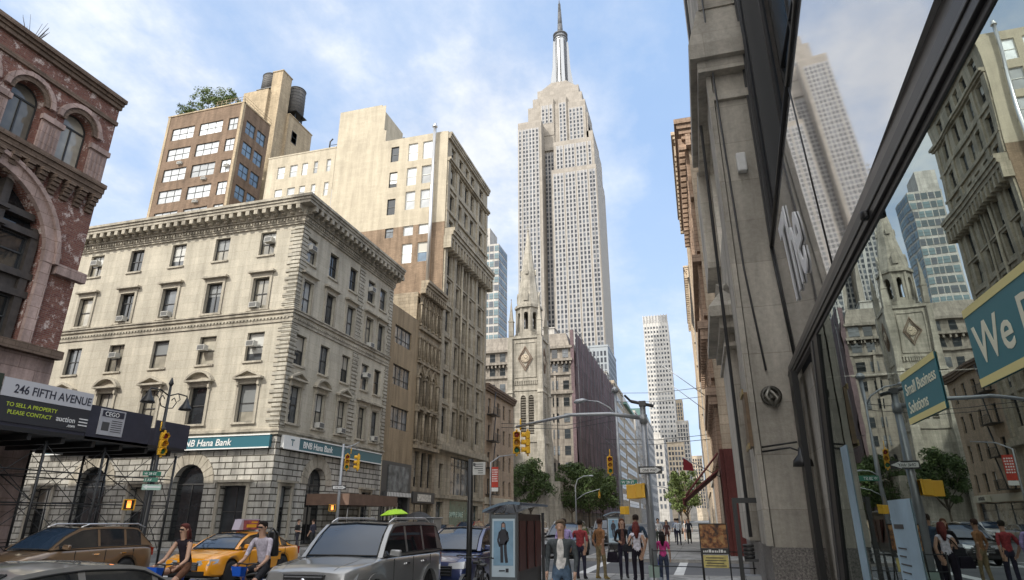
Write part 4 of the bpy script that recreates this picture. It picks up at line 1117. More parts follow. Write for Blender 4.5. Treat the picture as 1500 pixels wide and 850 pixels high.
# archivolts
m = MB(M)
def ring(cx, zs, r0, r1, y0_, y1_, n=24, a0=0, a1=pi):
    for k in range(n):
        t0 = a0+(a1-a0)*k/n; t1 = a0+(a1-a0)*(k+1)/n
        m.prism([(cx+r0*cos(t0), zs+r0*sin(t0)), (cx+r1*cos(t0), zs+r1*sin(t0)), (cx+r1*cos(t1), zs+r1*sin(t1)), (cx+r0*cos(t1), zs+r0*sin(t1))], y0_, y1_)
for q in ar:
    w_ = q[1]-q[0]; cx = (q[0]+q[1])/2; zs = q[3]-w_/2
    if w_ > 3:
        ring(cx, zs, w_/2+.0, w_/2+.42, -.22, .0); ring(cx, zs, w_/2+.42, w_/2+.6, -.34, .0); m.box(q[0]-.42, q[0], -.2, 0, 8.2, zs); m.box(q[1], q[1]+.42, -.2, 0, 8.2, zs)
        m.box(q[1]+.6, q[1]+2.0, -.3, 0, zs-.35, zs+.1)
    else: ring(cx, zs, w_/2+.22, w_/2+.42, -.2, 0, 14)
m.build('archivolt', pink_st, BR)
m = MB(M)
for q in ar:
    w_ = q[1]-q[0]; cx = (q[0]+q[1])/2; zs = q[3]-w_/2
    if w_ < 3: ring(cx, zs, w_/2, w_/2+.21, -.12, 0, 14)
    else: pass
for (z0, z1, p) in ((19.9, 20.1, .12), (20.8, 21.0, .14), (21.0, 21.15, .22), (21.15, 21.35, .34), (8.1, 8.45, .35), (16.1, 16.35, .3), (15.9, 16.1, .24), (16.35, 16.55, .38)):
    m.box(0, BL+p*.2, -p, 0, z0, z1)
n = int(BL/.62)
for k in range(n):                                      # corbel table of stepped bricks
    for j in range(5): m.box(BL-.45-k*.62, BL-.15-k*.62, -.12-.08*j, 0, 15.0+j*.18, 15.15+j*.18)
m.M = FM(-26, 19.6, 'N')
m.build('corbel_table', dark_brick, BR)
m = MB(M)
for q in ar:                                            # panelled aprons between top windows
    if q[1]-q[0] < 3:
        m.box(q[1]+.05, q[1]+.93, -.1, 0, 16.56, 18.05); m.box(q[1]-.02, q[1]+1., -.2, 0, 18.05, 18.3)
        for k in range(4): m.box(q[1]+.12+k*.2, q[1]+.2+k*.2, -.14, -.1, 16.7, 17.9)
m.build('fluted_panel', pink_st, BR)
# iron bays inside the giant arches
for q in ar:
    if q[1]-q[0] < 3: continue
    cx = (q[0]+q[1])/2; r = 3.25; zs = q[3]-r
    m = MB(M)
    for u in (-2.95, -1.35, 1.35, 2.95): zt = zs+sqrt(max(0, r*r-u*u)); m.box(cx+u-.16, cx+u+.16, .15, .5, 8.2, zt-.02)
    for z0 in (8.25, 10.3, 11.1, 12.9, 13.6):
        dx = r if z0 < zs else sqrt(r*r-(z0+.2-zs)**2)-.03
        m.box(cx-dx, cx+dx, .1, .5, z0, z0+.28); m.box(cx-1.6, cx+1.6, .0, .1, z0+.05, z0+.22)
    m.box(cx-3.2, cx+3.2, .3, .5, 10.5, 11.2)
    o = m.build('bay_frame', wood_dk, BR)
    for (z0, z1) in ((8.53, 10.3), (11.4, 12.9)):
        for a, b2 in ((-2.79, -1.51), (-1.19, 1.19), (1.51, 2.79)):
            window(BR, M, cx+a, cx+b2, z0, z1, 'sash' if b2-a < 2 else 'double', .36, frame_dark, pane_cream if a < 1 else pane_dark)
    window(BR, M, cx-1.19, cx+1.19, 13.9, 14.6, 'plain', .36, frame_dark, pane_cream)
    ac_unit(BR, M @ Matrix.Translation((0, .3, 0)), cx+.3, 11.46, .8)
    m = MB(M); m.quad((cx-3.2, .53, 8.2), (cx+3.2, .53, 8.2), (cx+3.2, .53, 15.2), (cx-3.2, .53, 15.2)); m.build('backing_glass', pane_dark, BR)
# ------------------------------------------------------------------ unseen blocks added behind the camera to shade the street
block('shade_block', 'unseen masonry block south of the brick building, added to shade the street', -52, -26, -60, YA-.05, 66, dark_brick, None, (10, 10, 1.5, 2.2, 6, 1), cap=60)
block('south_shade_tower', 'unseen masonry tower farther south on the avenue, added to shade the street', -56, -26, -120, -61, 50, far_grey, None, (16, 22, 1.5, 2.2, 6, 1), cap=60)
# ------------------------------------------------------------------ east side, beyond the side street
def east_block(label, x, y0, y1, z1, mat, nc, rows, cor, w=1.2, proj=.6, base=None, bandm=None, panes=(pane_dark, pane_mid)):
    t = thing('east_side_building', label, 'building', (x, y0, 0))
    L = y1-y0; M_ = FM(x, y1, 'W'); ops = []
    for z0, h in rows:
        for k in range(nc):
            u = .8+(L-1.6)*(k+.5)/nc-w/2; ops.append((u, u+w, z0, z0+h))
    m = MB(M_); wall(m, 0, L, base or 0, z1, ops, .3)
    m.M = FM(x, y0, 'S'); wall(m, 0, 16, base or 0, z1, [], .3)
    m.M = Matrix.Identity(4); m.box(x+.3, x+16, y0+.3, y1-.02, z1-.6, z1-.3); m.build('wall', mat, t)
    for i, q in enumerate(ops): window(t, M_, *q, 'sash', .18, frame_dark, panes[i % len(panes)])
    m = MB(M_); cornice(m, 0, L, z1, z1+1.3, proj, 4, cor, ends=False)
    m.M = FM(x, y0, 'S'); cornice(m, 0, 16, z1, z1+1.3, proj, 4, cor, ends=True); m.build('cornice', bandm or mat, t)
    m = MB(M_)
    for z0, h in rows: m.box(0, L, -.2, 0, z0-.35, z0-.12)
    for k in range(nc+1): u = .8+(L-1.6)*k/nc; m.box(u-.25, u+.25, -.22, 0, rows[0][0]-.4, z1-.2)
    m.build('belt_course', bandm or mat, t)
    return t, M_, L
t, M_, L = east_block('cream and terracotta corner building with bracketed cornices across the side street', 1.35, 35.6, 51, 24.2, east_cream, 6, [(5.4, 2.4), (9.4, 2.4), (13., 2.6), (17.0, 2.4), (20.6, 2.2)], (.8, .3, 23.6, 24.4, .6), proj=.75, bandm=east_red)
m = MB(M_)
for z, p in ((8.1, .55), (11.9, .6), (16.0, .5)): m.box(0, L, -p, 0, z, z+.45)
for k in range(20): m.box(.2+k*.78, .5+k*.78, -.5, 0, 11.3, 11.9); m.box(.2+k*.78, .5+k*.78, -.45, 0, 7.6, 8.1)
m.build('ledge', east_red, t)
m = MB(FM(1.35, 35.6, 'S'))
m.M = Matrix.Identity(4)
m.box(1.15, 1.34, 35.4, 39, 0, 5.2); m.box(1.35, 6, 35.35, 35.58, 0, 5.2); m.build('red_shop_front', redcast, t)
# sloping canopy frame over the pavement
m = MB(); 
m.add([(1.05, 30.6+6, 4.3), (1.05, 42.5, 4.3), (-.95, 42.5, 2.75), (-.95, 36.6, 2.75), (1.05, 36.6, 4.2), (1.05, 42.5, 4.2), (-.95, 42.5, 2.65), (-.95, 36.6, 2.65)], [(0, 1, 2, 3), (7, 6, 5, 4), (0, 3, 7, 4), (1, 5, 6, 2), (3, 2, 6, 7), (0, 4, 5, 1)])
m.box(-.97, -.9, 36.6, 42.5, 2.45, 2.8); m.tube([(1.1, 36.6, 5.1), (-.8, 36.6, 2.9)], .06, 6)
m.build('shop_awning', plain('dull_red_canvas', (.16, .05, .045), .85, var=.25), t)
t, M_, L = east_block('tall terracotta fronted building past the cream corner building on the right', 1.35, 51.1, 68, 33.4, east_red, 6, [(6, 2.4), (9.9, 2.4), (13.7, 2.4), (17.5, 2.4), (21.3, 2.4), (25.1, 2.4), (28.9, 2.4)], (.9, .35, 32.6, 33.6, .7), proj=.85, bandm=east_cream)
east_block('plain grey brick building farther along the right side', 1.6, 68.1, 91, 27.5, far_grey, 8, [(6, 2.2), (10, 2.2), (14, 2.2), (18, 2.2), (22, 2.2)], None, proj=.5)
east_block('cream stone building beyond the second cross street on the right', 1.6, 106, 140, 42, east_cream, 10, [(6+4*k, 2.2) for k in range(9)], (1.2, .4, 41.2, 42.4, .7), proj=.8)
block('east_far_block', 'ochre and grey block low on the right far up the avenue', 1.9, 16, 141, 182, 36, far_cream, None, None, (12, 8, 1.5, 2.2, 6, 1))
block('blue_glass_slab', 'slender blue glass slab tower on the right side of the avenue', 4.0, 22, 200, 226, 66, plain('blue_curtain_wall', (.10, .19, .30), .15, var=.2), (8, 18, 1.7, 2.6, 6, .3), None, (12, 18, 1.7, 2.6, 6, .3), panes=(pane_blue, pane_mid), parapet=0)
block('east_end_block', 'dull block at the far right end of the avenue', 2.6, 18, 240, 330, 44, far_grey, None, None, (22, 9, 1.6, 2.3, 6, 1))
# ------------------------------------------------------------------ storefront building beside the camera
SF = thing('storefront_building', 'grey stone corner building with a glass shop front and glossy The sign band', 'building', (1.9, 12.6, 0))
PX0, PX1, PY = 1.16, 2.4, 12.6
# corner piece beyond the shop: plain pier wall facing south and west
m = MB()
m.M = FM(PX0, 19.5, 'W'); wall(m, 0, 6.9, 1.28, 40, [(2.6, 4.3, 8.6, 11.2), (2.6, 4.3, 13.2, 16), (2.6, 4.3, 18, 21), (2.6, 4.3, 23, 26)], .35)
m.M = FM(PX0, PY, 'S'); wall(m, 0, 1.6, 1.28, 40, [], .3)
m.M = FM(PX0, 19.5, 'N'); wall(m, -30, 0, 0, 40, [], .3)
m.build('pier_wall', pier_st, SF)
m = MB(); m.box(PX0-.07, 3.4, PY-.07, 19.55, 0, 1.28); m.build('granite_plinth', granite, SF)
# raised pilaster strips, cornices on the pier
m = MB()
m.box(PX0-.09, PX0-.002, PY+.75, PY+1.55, 1.3, 11.3); m.box(PX0-.22, PX0-.002, PY+3.0, PY+5.8, 1.3, 6.0)
m.box(PX0-.13, PX0-.02, PY-.06, PY+.22, 1.3, 11.4); 
m.box(PX0-.34, PX0, PY+2.4, PY+6.4, 6.0, 6.25); m.box(PX0-.55, PX0, PY+2.2, PY+6.6, 6.25, 6.5); m.frustum(PX0-.55, PX0+.2, PY+2.2, PY+6.6, 6.5, 7.25, .5, .6)
m.box(PX0-.28, PX0, PY+2.6, PY+6.3, 5.6, 5.7)
m.build('pilaster_strip', pier_st, SF)
m = MB()
m.box(PX0-.02, PX0+1., PY-.10, PY, 10.6, 10.8)
m.box(PX0-.45, PX0+1.2, PY-.38, PY+4.5, 11.6, 12.0); m.box(PX0-.3, PX0+1.2, PY-.25, PY+4.5, 11.3, 11.6); m.frustum(PX0-.45, PX0+1.2, PY-.38, PY+4.5, 12., 13.2, .3, .3)
m.box(PX0-.35, PX0, PY+4.6, PY+6.8, 8.4, 11.5)
m.box(PX0-.1, PX0+.9, PY-.12, PY+2, 13.2, 40)
m.build('cornice', pier_st, SF)
m = MB(); m.tube([(PX0+.26, PY-.06, 4.4), (PX0+.12, PY-.06, 6.5), (PX0+.02, PY-.16, 11.2), (PX0-.05, PY-.3, 20)], .022, 6)
m.tube([(PX0-.26, PY+1.9, 1.4), (PX0-.2, PY+1.9, 40)], .04, 6)
m.build('downpipe_cable', dkgrey_metal, SF)
# glass front along x=1.85, slightly out of line with the avenue
GA = 0.
def GFm(y, z=0., x=1.85): return Matrix.Translation((x, y, z)) @ Matrix.Rotation(-pi/2, 4, 'Z')
# frames: local X runs south (towards the camera); u=0 at y=12.55
GM = GFm(12.55) @ Matrix.Rotation(radians(-.6), 4, 'Z')
UEND = 14.4
def glassfront():
    m_, nt, b_ = base_mat('shop_window_glass')
    nt.nodes.remove(b_); out = nt.nodes['Material Output']
    g = nd(nt, 'ShaderNodeBsdfGlossy'); g.inputs['Roughness'].default_value = .004; g.inputs['Color'].default_value = (.70, .78, .76, 1)
    tcg = nd(nt, 'ShaderNodeTexCoord').outputs['Object']; ng = noise(nt, tcg, .9, 2, .5); bpg = nd(nt, 'ShaderNodeBump'); bpg.inputs['Strength'].default_value = .045; bpg.inputs['Distance'].default_value = .04
    nt.links.new(ng, bpg.inputs['Height']); nt.links.new(bpg.outputs[0], g.inputs['Normal'])
    t_ = nd(nt, 'ShaderNodeBsdfTransparent'); t_.inputs['Color'].default_value = (.62, .70, .70, 1)
    mx = nd(nt, 'ShaderNodeMixShader'); mx.inputs[0].default_value = .62
    nt.links.new(t_.outputs[0], mx.inputs[1]); nt.links.new(g.outputs[0], mx.inputs[2]); nt.links.new(mx.outputs[0], out.inputs[0])
    return m_
shop_glass = glassfront()
def signpanel():
    m_, nt, b_ = base_mat('glossy_sign_panel')
    b_.inputs['Base Color'].default_value = (.20, .195, .19, 1); b_.inputs['Roughness'].default_value = .35
    nt_ = nt; out = nt.nodes['Material Output']
    g = nd(nt, 'ShaderNodeBsdfGlossy'); g.inputs['Roughness'].default_value = .03
    tc = nd(nt, 'ShaderNodeTexCoord').outputs['Object']
    n = noise(nt, tc, .35, 2, .4); bp = nd(nt, 'ShaderNodeBump'); bp.inputs['Strength'].default_value = .035; bp.inputs['Distance'].default_value = .05
    nt.links.new(n, bp.inputs['Height']); nt.links.new(bp.outputs[0], g.inputs['Normal'])
    fr = nd(nt, 'ShaderNodeLayerWeight'); fr.inputs[0].default_value = .5
    mx = nd(nt, 'ShaderNodeMixShader'); 
    mr = nd(nt, 'ShaderNodeMapRange'); mr.inputs[1].default_value = .2; mr.inputs[2].default_value = .95; mr.inputs[3].default_value = .45; mr.inputs[4].default_value = .8
    nt.links.new(fr.outputs['Facing'], mr.inputs[0]); nt.links.new(mr.outputs[0], mx.inputs[0])
    nt.links.new(b_.outputs[0], mx.inputs[1]); nt.links.new(g.outputs[0], mx.inputs[2]); nt.links.new(mx.outputs[0], out.inputs[0])
    return m_
sign_gloss = signpanel()
m = MB(GM)
# window pane: slanted far jamb
m.add([(2.0, 0, .45), (UEND, 0, .45), (UEND, 0, 4.5), (3.2, 0, 4.25)], [(0, 1, 2, 3)])
m.add([(2.0, .012, .45), (UEND, .012, .45), (UEND, .012, 4.2), (3.25, .012, 4.2)], [(3, 2, 1, 0)]) if 0 else None
m.build('shop_window_pane', shop_glass, SF)
m = MB(GM)
def slant(u0, u1, z0, z1, k, y0_, y1_, mi=0):
    """bar leaning so that its top is nearer than its foot by k"""
    m.add([(u0, y0_, z0), (u1, y0_, z0), (u1+k, y0_, z1), (u0+k, y0_, z1), (u0, y1_, z0), (u1, y1_, z0), (u1+k, y1_, z1), (u0+k, y1_, z1)],
          [(0, 1, 2, 3), (7, 6, 5, 4), (0, 4, 5, 1), (1, 5, 6, 2), (2, 6, 7, 3), (3, 7, 4, 0)], mi)
slant(1.35, 1.95, .0, 4.2, 1.25, -.03, .05); slant(1.55, 1.62, .0, 4.2, 1.25, -.045, -.03, 1); slant(.05, .42, 0, 4.2, .35, -.10, .0)
m.box(1.5, UEND, -.1, .04, 0.0, .45)
m.build('window_jamb', [black_metal, dkgrey_metal], SF)
m = MB(GM)
def bar(y0_, y1_, a, ka, b2, kb, mi):
    m.add([(-.05, y0_, a), (UEND, y0_, a+ka), (UEND, y0_, b2+kb), (-.05, y0_, b2), (-.05, y1_, a), (UEND, y1_, a+ka), (UEND, y1_, b2+kb), (-.05, y1_, b2)],
          [(0, 1, 2, 3), (7, 6, 5, 4), (0, 4, 5, 1), (1, 5, 6, 2), (2, 6, 7, 3), (3, 7, 4, 0)], mi)
bar(-.015, .05, 4.17, .24, 4.215, .26, 1); bar(-.045, .05, 4.215, .26, 4.36, .42, 0); bar(-.058, -.045, 4.27, .31, 4.30, .32, 1); bar(-.03, .05, 4.36, .42, 4.45, .5, 2)
m.tube([(6.65, -.06, 4.36), (6.65, -.06, 4.43)], .05, 10, 0)
bevel(m.build('transom_beam', [black_metal, dkgrey_metal, plain('brown_grey_frame', (.10, .09, .08), .4, var=.3, vs=3)], SF), .008)
sg = [(0.0, 6.9), (4.7, 7.32), (9.6, 7.7), (UEND, 8.1)]
sgo = None
PFr = GM @ Matrix.Translation((9, -.08, 0)) @ Matrix.Rotation(radians(-1.3), 4, 'Z') @ Matrix.Translation((-9, 0, 0))
for (u0, z0), (u1, z1) in zip(sg, sg[1:]):
    b0, b1 = 4.45+.5*u0/UEND, 4.45+.5*u1/UEND; a_, c_ = u0+.012, u1-.012; k_ = -.045
    m = MB(PFr); L0, L1 = k_*(z0-b0), k_*(z1-b1)
    m.add([(a_, 0, b0), (c_, 0, b1), (c_, L1, z1), (a_, L0, z0), (a_, .12, b0), (c_, .12, b1), (c_, .12, z1), (a_, .12, z0)],
          [(0, 1, 2, 3), (7, 6, 5, 4), (0, 4, 5, 1), (1, 5, 6, 2), (2, 6, 7, 3), (3, 7, 4, 0)])
    o = m.build('sign_panel', sign_gloss, SF); 
    m = MB(PFr); m.tube([(a_, L0-.02, z0+.03), (c_, L1-.02, z1+.03)], .03, 6)
    if not sgo: m.tube([(a_, -.01, b0), (a_, L0-.02, z0+.03)], .025, 6)
    m.tube([(c_+.01, -.0, b1), (c_+.01, L1, z1)], .012, 6)
    m.build('panel_edge', black_metal, o); sgo = sgo or o
text_mesh('The', 2.1, plain('white_sign_letter', (.86, .86, .86), .4), PFr @ Matrix.Translation((1.45, -.05, 5.2)) @ Matrix.Rotation(radians(2.6), 4, 'X'), sgo, sx=.58, depth=.012)
# dark upper storey windows, recessed between pier and sign band
m = MB(GM @ Matrix.Translation((0, .5, 0)))
wall(m, -.4, UEND, 6.5, 40, [(.3, 3.2, 7.4, 14.5), (4.2, 8.6, 7.4, 14.5), (9.6, 13.9, 7.4, 14.5), (.3, 3.2, 17, 24), (4.2, 8.6, 17, 24), (9.6, 13.9, 17, 24)], .4)
m.build('upper_wall', wood_dk, SF)
for q in ((.3, 3.2, 7.4, 14.5), (4.2, 8.6, 7.4, 14.5), (9.6, 13.9, 7.4, 14.5), (.3, 3.2, 17, 24), (4.2, 8.6, 17, 24), (9.6, 13.9, 17, 24)):
    window(SF, GM @ Matrix.Translation((0, .5, 0)), *q, 'double', .2, frame_dark, pane_blue)
m = MB(GM)
for k in range(5): m.box(-.02+k*.16, .04+k*.16, .1-.06*(4-k)*.5, .5, 7.0, 40, k % 2)
m.tube([(.9, -.0, 7.1), (.9, -.0, 22)], .04, 6, 1); m.tube([(2.2, .2, 7.3), (2.2, .2, 22)], .05, 6, 1)
m.build('stepped_reveal', [frame_dark, dkgrey_metal], SF)
m = MB(GM)
m.box(0.02, 1.5, .12, .2, .0, 4.18); m.build('door_side_panel', pier_st, SF)
m = MB(GM); m.box(-.0, UEND, .2, 6, 4.22, 4.6); m.box(0, UEND, 5.6, 6, 0, 4.2); m.box(-.1, .0, .6, 6, 0, 4.2); m.box(UEND, UEND+.2, .0, 6, 0, 12); m.box(0, UEND, .3, 6, .0, .04)
m.build('shop_interior', plain('dim_interior', (.035, .038, .038), .8), SF)
m = MB(GM)
for (u, w_, z0, z1, d) in ((3.35, .38, .5, 2.62, .35), (5.2, .75, .5, 1.92, .35)):
    m.box(u, u+w_, -.010, -.003, z0, z1)
m.build('window_poster', plain('pale_blue_poster', (.30, .42, .50), .5, var=.3, vs=1.3), SF)
m = MB(GM)
for k in range(5): m.box(5.28, 5.5+.06*(k % 3), -.014, -.011, 1.2+k*.07, 1.212+k*.07)
m.box(5.28, 5.6, -.014, -.011, 1.66, 1.70)
m.build('poster_lettering', frame_dark, SF)
# hanging signs behind the glass
cream_t = plain('cream_sign_border', (.78, .70, .30), .5); teal2 = plain('teal_banner', (.045, .20, .235), .5)
def inner_sign(u0, u1, z0, z1, txt, size, tz, lab):
    m = MB(GM); m.box(u0, u1, -.010, -.003, z0, z1); o = m.build('hung_sign_board', teal2, SF)
    m = MB(GM); m.box(u0, u1, -.014, -.0105, z1-.05, z1+.0); m.box(u0, u1, -.014, -.0105, z0, z0+.05); m.build('sign_border', cream_t, o)
    for k, (s_, zz) in enumerate(zip(txt, tz)): text_mesh(s_, size, plain('cream_sign_letter', (.80, .80, .62), .5) if 'cream_sign_letter' not in MATS else MATS['cream_sign_letter'], GM @ Matrix.Translation((u0+.07, -.012, zz)), o, depth=.001)
inner_sign(8.02, 9.95, 2.52, 3.02, ['We Print'], .34, [2.65], '')
inner_sign(6.45, 7.35, 2.50, 2.92, ['Small Business', 'Solutions'], .135, [2.73, 2.58], '')
m = MB(); m.box(1.42, 1.62, PY-.16, PY-.0, 8.7, 9.15); bevel(m.build('white_wall_box', white_paint, SF), .03)
# fittings on the pier
m = MB(); Y = PY-.08
m.tube([(1.16, Y, 2.98), (1.72, Y-.35, 3.02)], .018, 6); m.tube([(1.16, Y, 2.9), (1.6, Y-.3, 2.93), (1.74, Y-.36, 2.86)], .018, 6)
m.build('lamp_arm', black_metal, SF)
lmp = thing('wall_lamp', 'black bell shaped lamp on a bracket in front of the grey pier', 'lamp', (1.76, Y-.38, 2.6))
m = MB(); m.lathe((1.76, Y-.38, 2.6), [(.17, 0), (.155, .1), (.07, .2), (.045, .32)], 14); m.build('lamp_shade', black_metal, lmp)
m = MB(); m.tube([(1.76, Y-.38, 2.9), (1.76, Y-.38, 3.05)], .02, 6); m.build('stem', black_metal, lmp)
m = MB(FM(PX0-.08, PY+.6, 'W'))
pl = thing('wall_plaque', 'long brown framed wooden plaque on the west face of the grey pier', 'plaque', (PX0-.1, PY+.5, 3.2))
m = MB(); m.box(PX0-.20, PX0-.135, PY-.10, PY+.5, 3.0, 4.0); m.build('board', plain('brown_plaque_wood', (.16, .10, .05), .5, var=.4, vs=5), pl)
m = MB(); m.box(PX0-.23, PX0-.201, PY-.12, PY+.52, 2.96, 3.06); m.box(PX0-.23, PX0-.201, PY-.12, PY+.52, 3.96, 4.06); m.build('frame', plain('dull_gilt_frame', (.30, .22, .09), .5), pl)
em = thing('wall_emblem', 'round bronze relief emblem fixed high on the grey pier', 'emblem', (1.45, PY-.1, 3.9))
m = MB(Matrix.Translation((1.45, PY-.0, 3.92)) @ Matrix.Rotation(pi/2, 4, 'X')); m.lathe((0, 0, 0), [(.17, 0), (.19, .05), (.13, .08), (.13, .06)], 18); m.lathe((0, 0, .05), [(.1, 0), (.06, .06)], 6, 0, False); m.build('disc', plain('dark_bronze', (.10, .095, .08), .45, .5, var=.3, vs=9), em)
m = MB(); m.tube([(1.45, PY-.12, 4.08), (1.35, PY-.14, 3.9), (1.47, PY-.16, 3.72)], [.03, .05, .03], 6); m.tube([(1.4, PY-.12, 4.05), (1.55, PY-.16, 3.85), (1.46, PY-.14, 3.7)], [.02, .05, .04], 6); m.build('figure', plain('worn_bronze', (.22, .21, .18), .4, .6), em)
# ------------------------------------------------------------------ trees
def tree(name, label, x, y, h, r, z0=0., trunk_h=2.6, leaves=2600, ls=.34, lm=None, group=None, cat='tree', flat=.8, seed=1, trunk=True, gap=.0):
    R = random.Random(seed); t = thing(name, label, cat, (x, y, z0), group=group); lm = lm or leaf_a
    cz = z0+trunk_h+(h-trunk_h)*.5; hz = (h-trunk_h)*.5
    if trunk:
        m = MB(); m.tube([(x, y, z0-.05), (x+.1, y, z0+trunk_h*.6), (x+.05, y+.1, z0+trunk_h+hz*.6), (x, y, cz+hz*.4)], [.035*h*.5, .024*h*.5, .016*h*.5, .04], 8)
        m.build('trunk', bark, t)
        m = MB()
        for k in range(7):
            a = k*2*pi/7+R.random(); zz = z0+trunk_h*(.85+.3*R.random()); L = r*(.6+.3*R.random())
            m.tube([(x, y, zz), (x+cos(a)*L*.5, y+sin(a)*L*.5, zz+hz*.45), (x+cos(a)*L, y+sin(a)*L, zz+hz*(.8+.5*R.random()))], [.02*h*.4, .012*h*.4, .02], 5)
        m.build('limb', bark, t)
    blobs = []
    for k in range(int(24+r*3)):
        a = R.random()*2*pi; q = sqrt(R.random())*r*.78; zz = R.uniform(-.75, .8)*hz
        q *= sqrt(max(.15, 1-(zz/hz)**2)); blobs.append((x+q*cos(a), y+q*sin(a), cz+zz, R.uniform(.14, .33)*r))
    v = []; f = []
    per = leaves//len(blobs)
    for bx, by, bz, br in blobs:
        for _ in range(per):
            d = Vector((R.gauss(0, 1), R.gauss(0, 1), R.gauss(0, 1))).normalized()*br*(R.random()**.4)
            p = Vector((bx+d.x, by+d.y, bz+d.z*flat)); n = (d.normalized()*.6+Vector((R.uniform(-1, 1), R.uniform(-1, 1), R.uniform(-.2, 1)))).normalized()
            u = n.orthogonal().normalized(); w_ = n.cross(u); s_ = ls*R.uniform(.5, 1.1); an = R.random()*6.28
            u2 = u*cos(an)+w_*sin(an); w2 = -u*sin(an)+w_*cos(an); b0 = len(v)
            v += [tuple(p-u2*s_*.5), tuple(p+w2*s_*.32+n*s_*.08), tuple(p+u2*s_*.5), tuple(p-w2*s_*.32+n*s_*.08)]; f.append((b0, b0+1, b0+2, b0+3))
    m = MB(); m.v = v; m.f = f; m.m = [0]*len(f); m.sm = [False]*len(f)
    m.build('crown' if trunk else 'foliage', lm, t)
    return t
tree('street_tree', 'dark green tree in front of the church tower and beside the beige walk-up', -27.2, 105.2, 11.8, 4.6, trunk_h=3, leaves=7000, ls=.42, seed=3)
tree('street_tree', 'broad green tree just right of the church porch', -22.6, 117, 11.4, 5.2, trunk_h=3, leaves=8000, ls=.42, seed=4)
tree('street_tree', 'rounded green tree in front of the purple netting', -21.6, 130, 11.6, 5.6, trunk_h=3, leaves=7000, ls=.45, seed=5)
tree('street_tree', 'farther green tree at the end of the row before the netting', -21.2, 146, 11.2, 5.2, trunk_h=3, leaves=5000, ls=.5, seed=6)
tree('street_tree', 'light feathery street tree on the right pavement beyond the side street', -1.4, 64, 6.3, 2.0, trunk_h=2.1, leaves=3600, ls=.24, lm=leaf_b, seed=8)
tree('street_tree', 'smaller feathery tree farther along the right pavement', -2.6, 84, 7.2, 2.4, trunk_h=2.4, leaves=2600, ls=.28, lm=leaf_b, seed=9)
for i, (x, hh, r, lab) in enumerate(((-69.3, 4.2, 2.2, 'small roof bush at the left corner of the brick loft roof'), (-66.2, 6.3, 3.0, 'tallest leafy bush in the middle of the loft roof garden'), (-63.0, 6.0, 2.6, 'wide leafy bush near the right end of the loft roof garden'))):
    tree('roof_bush', lab, x, 63.2, hh*.86, r, z0=57.8, trunk_h=.6, leaves=2600, ls=.30, lm=leaf_b, group='bushes on the loft roof', cat='bush', seed=20+i)
for i, (x, y, z, hh, lab) in enumerate(((-47.2, 40, 24.2, 2.3, 'left small dark conifer on the cream bank roof'), (-45.9, 40, 24.2, 2.5, 'right small dark conifer on the cream bank roof'))):
    t = thing('conifer', lab, 'tree', (x, y, z), group='conifers on the bank roof'); R = random.Random(i+40)
    m = MB(); m.tube([(x, y, z-1.6), (x, y, z+hh*.3)], .06, 6); m.build('trunk', bark, t)
    m = MB(); v = []; f = []
    for _ in range(900):
        q = R.random()**.7; zz = z-.2+(1-q)*hh; rr_ = .62*q*(R.random()**.4); a = R.random()*6.28; p = Vector((x+rr_*cos(a), y+rr_*sin(a), zz)); s_ = .13
        d = Vector((R.uniform(-1, 1), R.uniform(-1, 1), R.uniform(.2, 1))).normalized(); u = d.orthogonal().normalized()*s_*.5; b0 = len(v)
        v += [tuple(p-u), tuple(p+d*s_), tuple(p+u), tuple(p-d*s_)]; f.append((b0, b0+1, b0+2, b0+3))
    m.v = v; m.f = f; m.m = [0]*len(f); m.sm = [False]*len(f); m.build('crown', leaf_a, t)
m = MB(); R = random.Random(77)
t = thing('roof_shrub', 'thin grey leafless shrub on the roof of the red brick building', 'shrub', (-26.6, 15.3, 21.2))
for _ in range(26):
    a = R.random()*6.28; L = R.uniform(.5, 1.1); m.tube([(-26.6, 15.3, 21.2), (-26.6+cos(a)*.25*L, 15.3+sin(a)*.25*L, 21.2+.6*L), (-26.6+cos(a)*.55*L, 15.3+sin(a)*.55*L, 21.2+1.25*L)], [.02, .012, .006], 4)
m.build('twigs', bark, t)
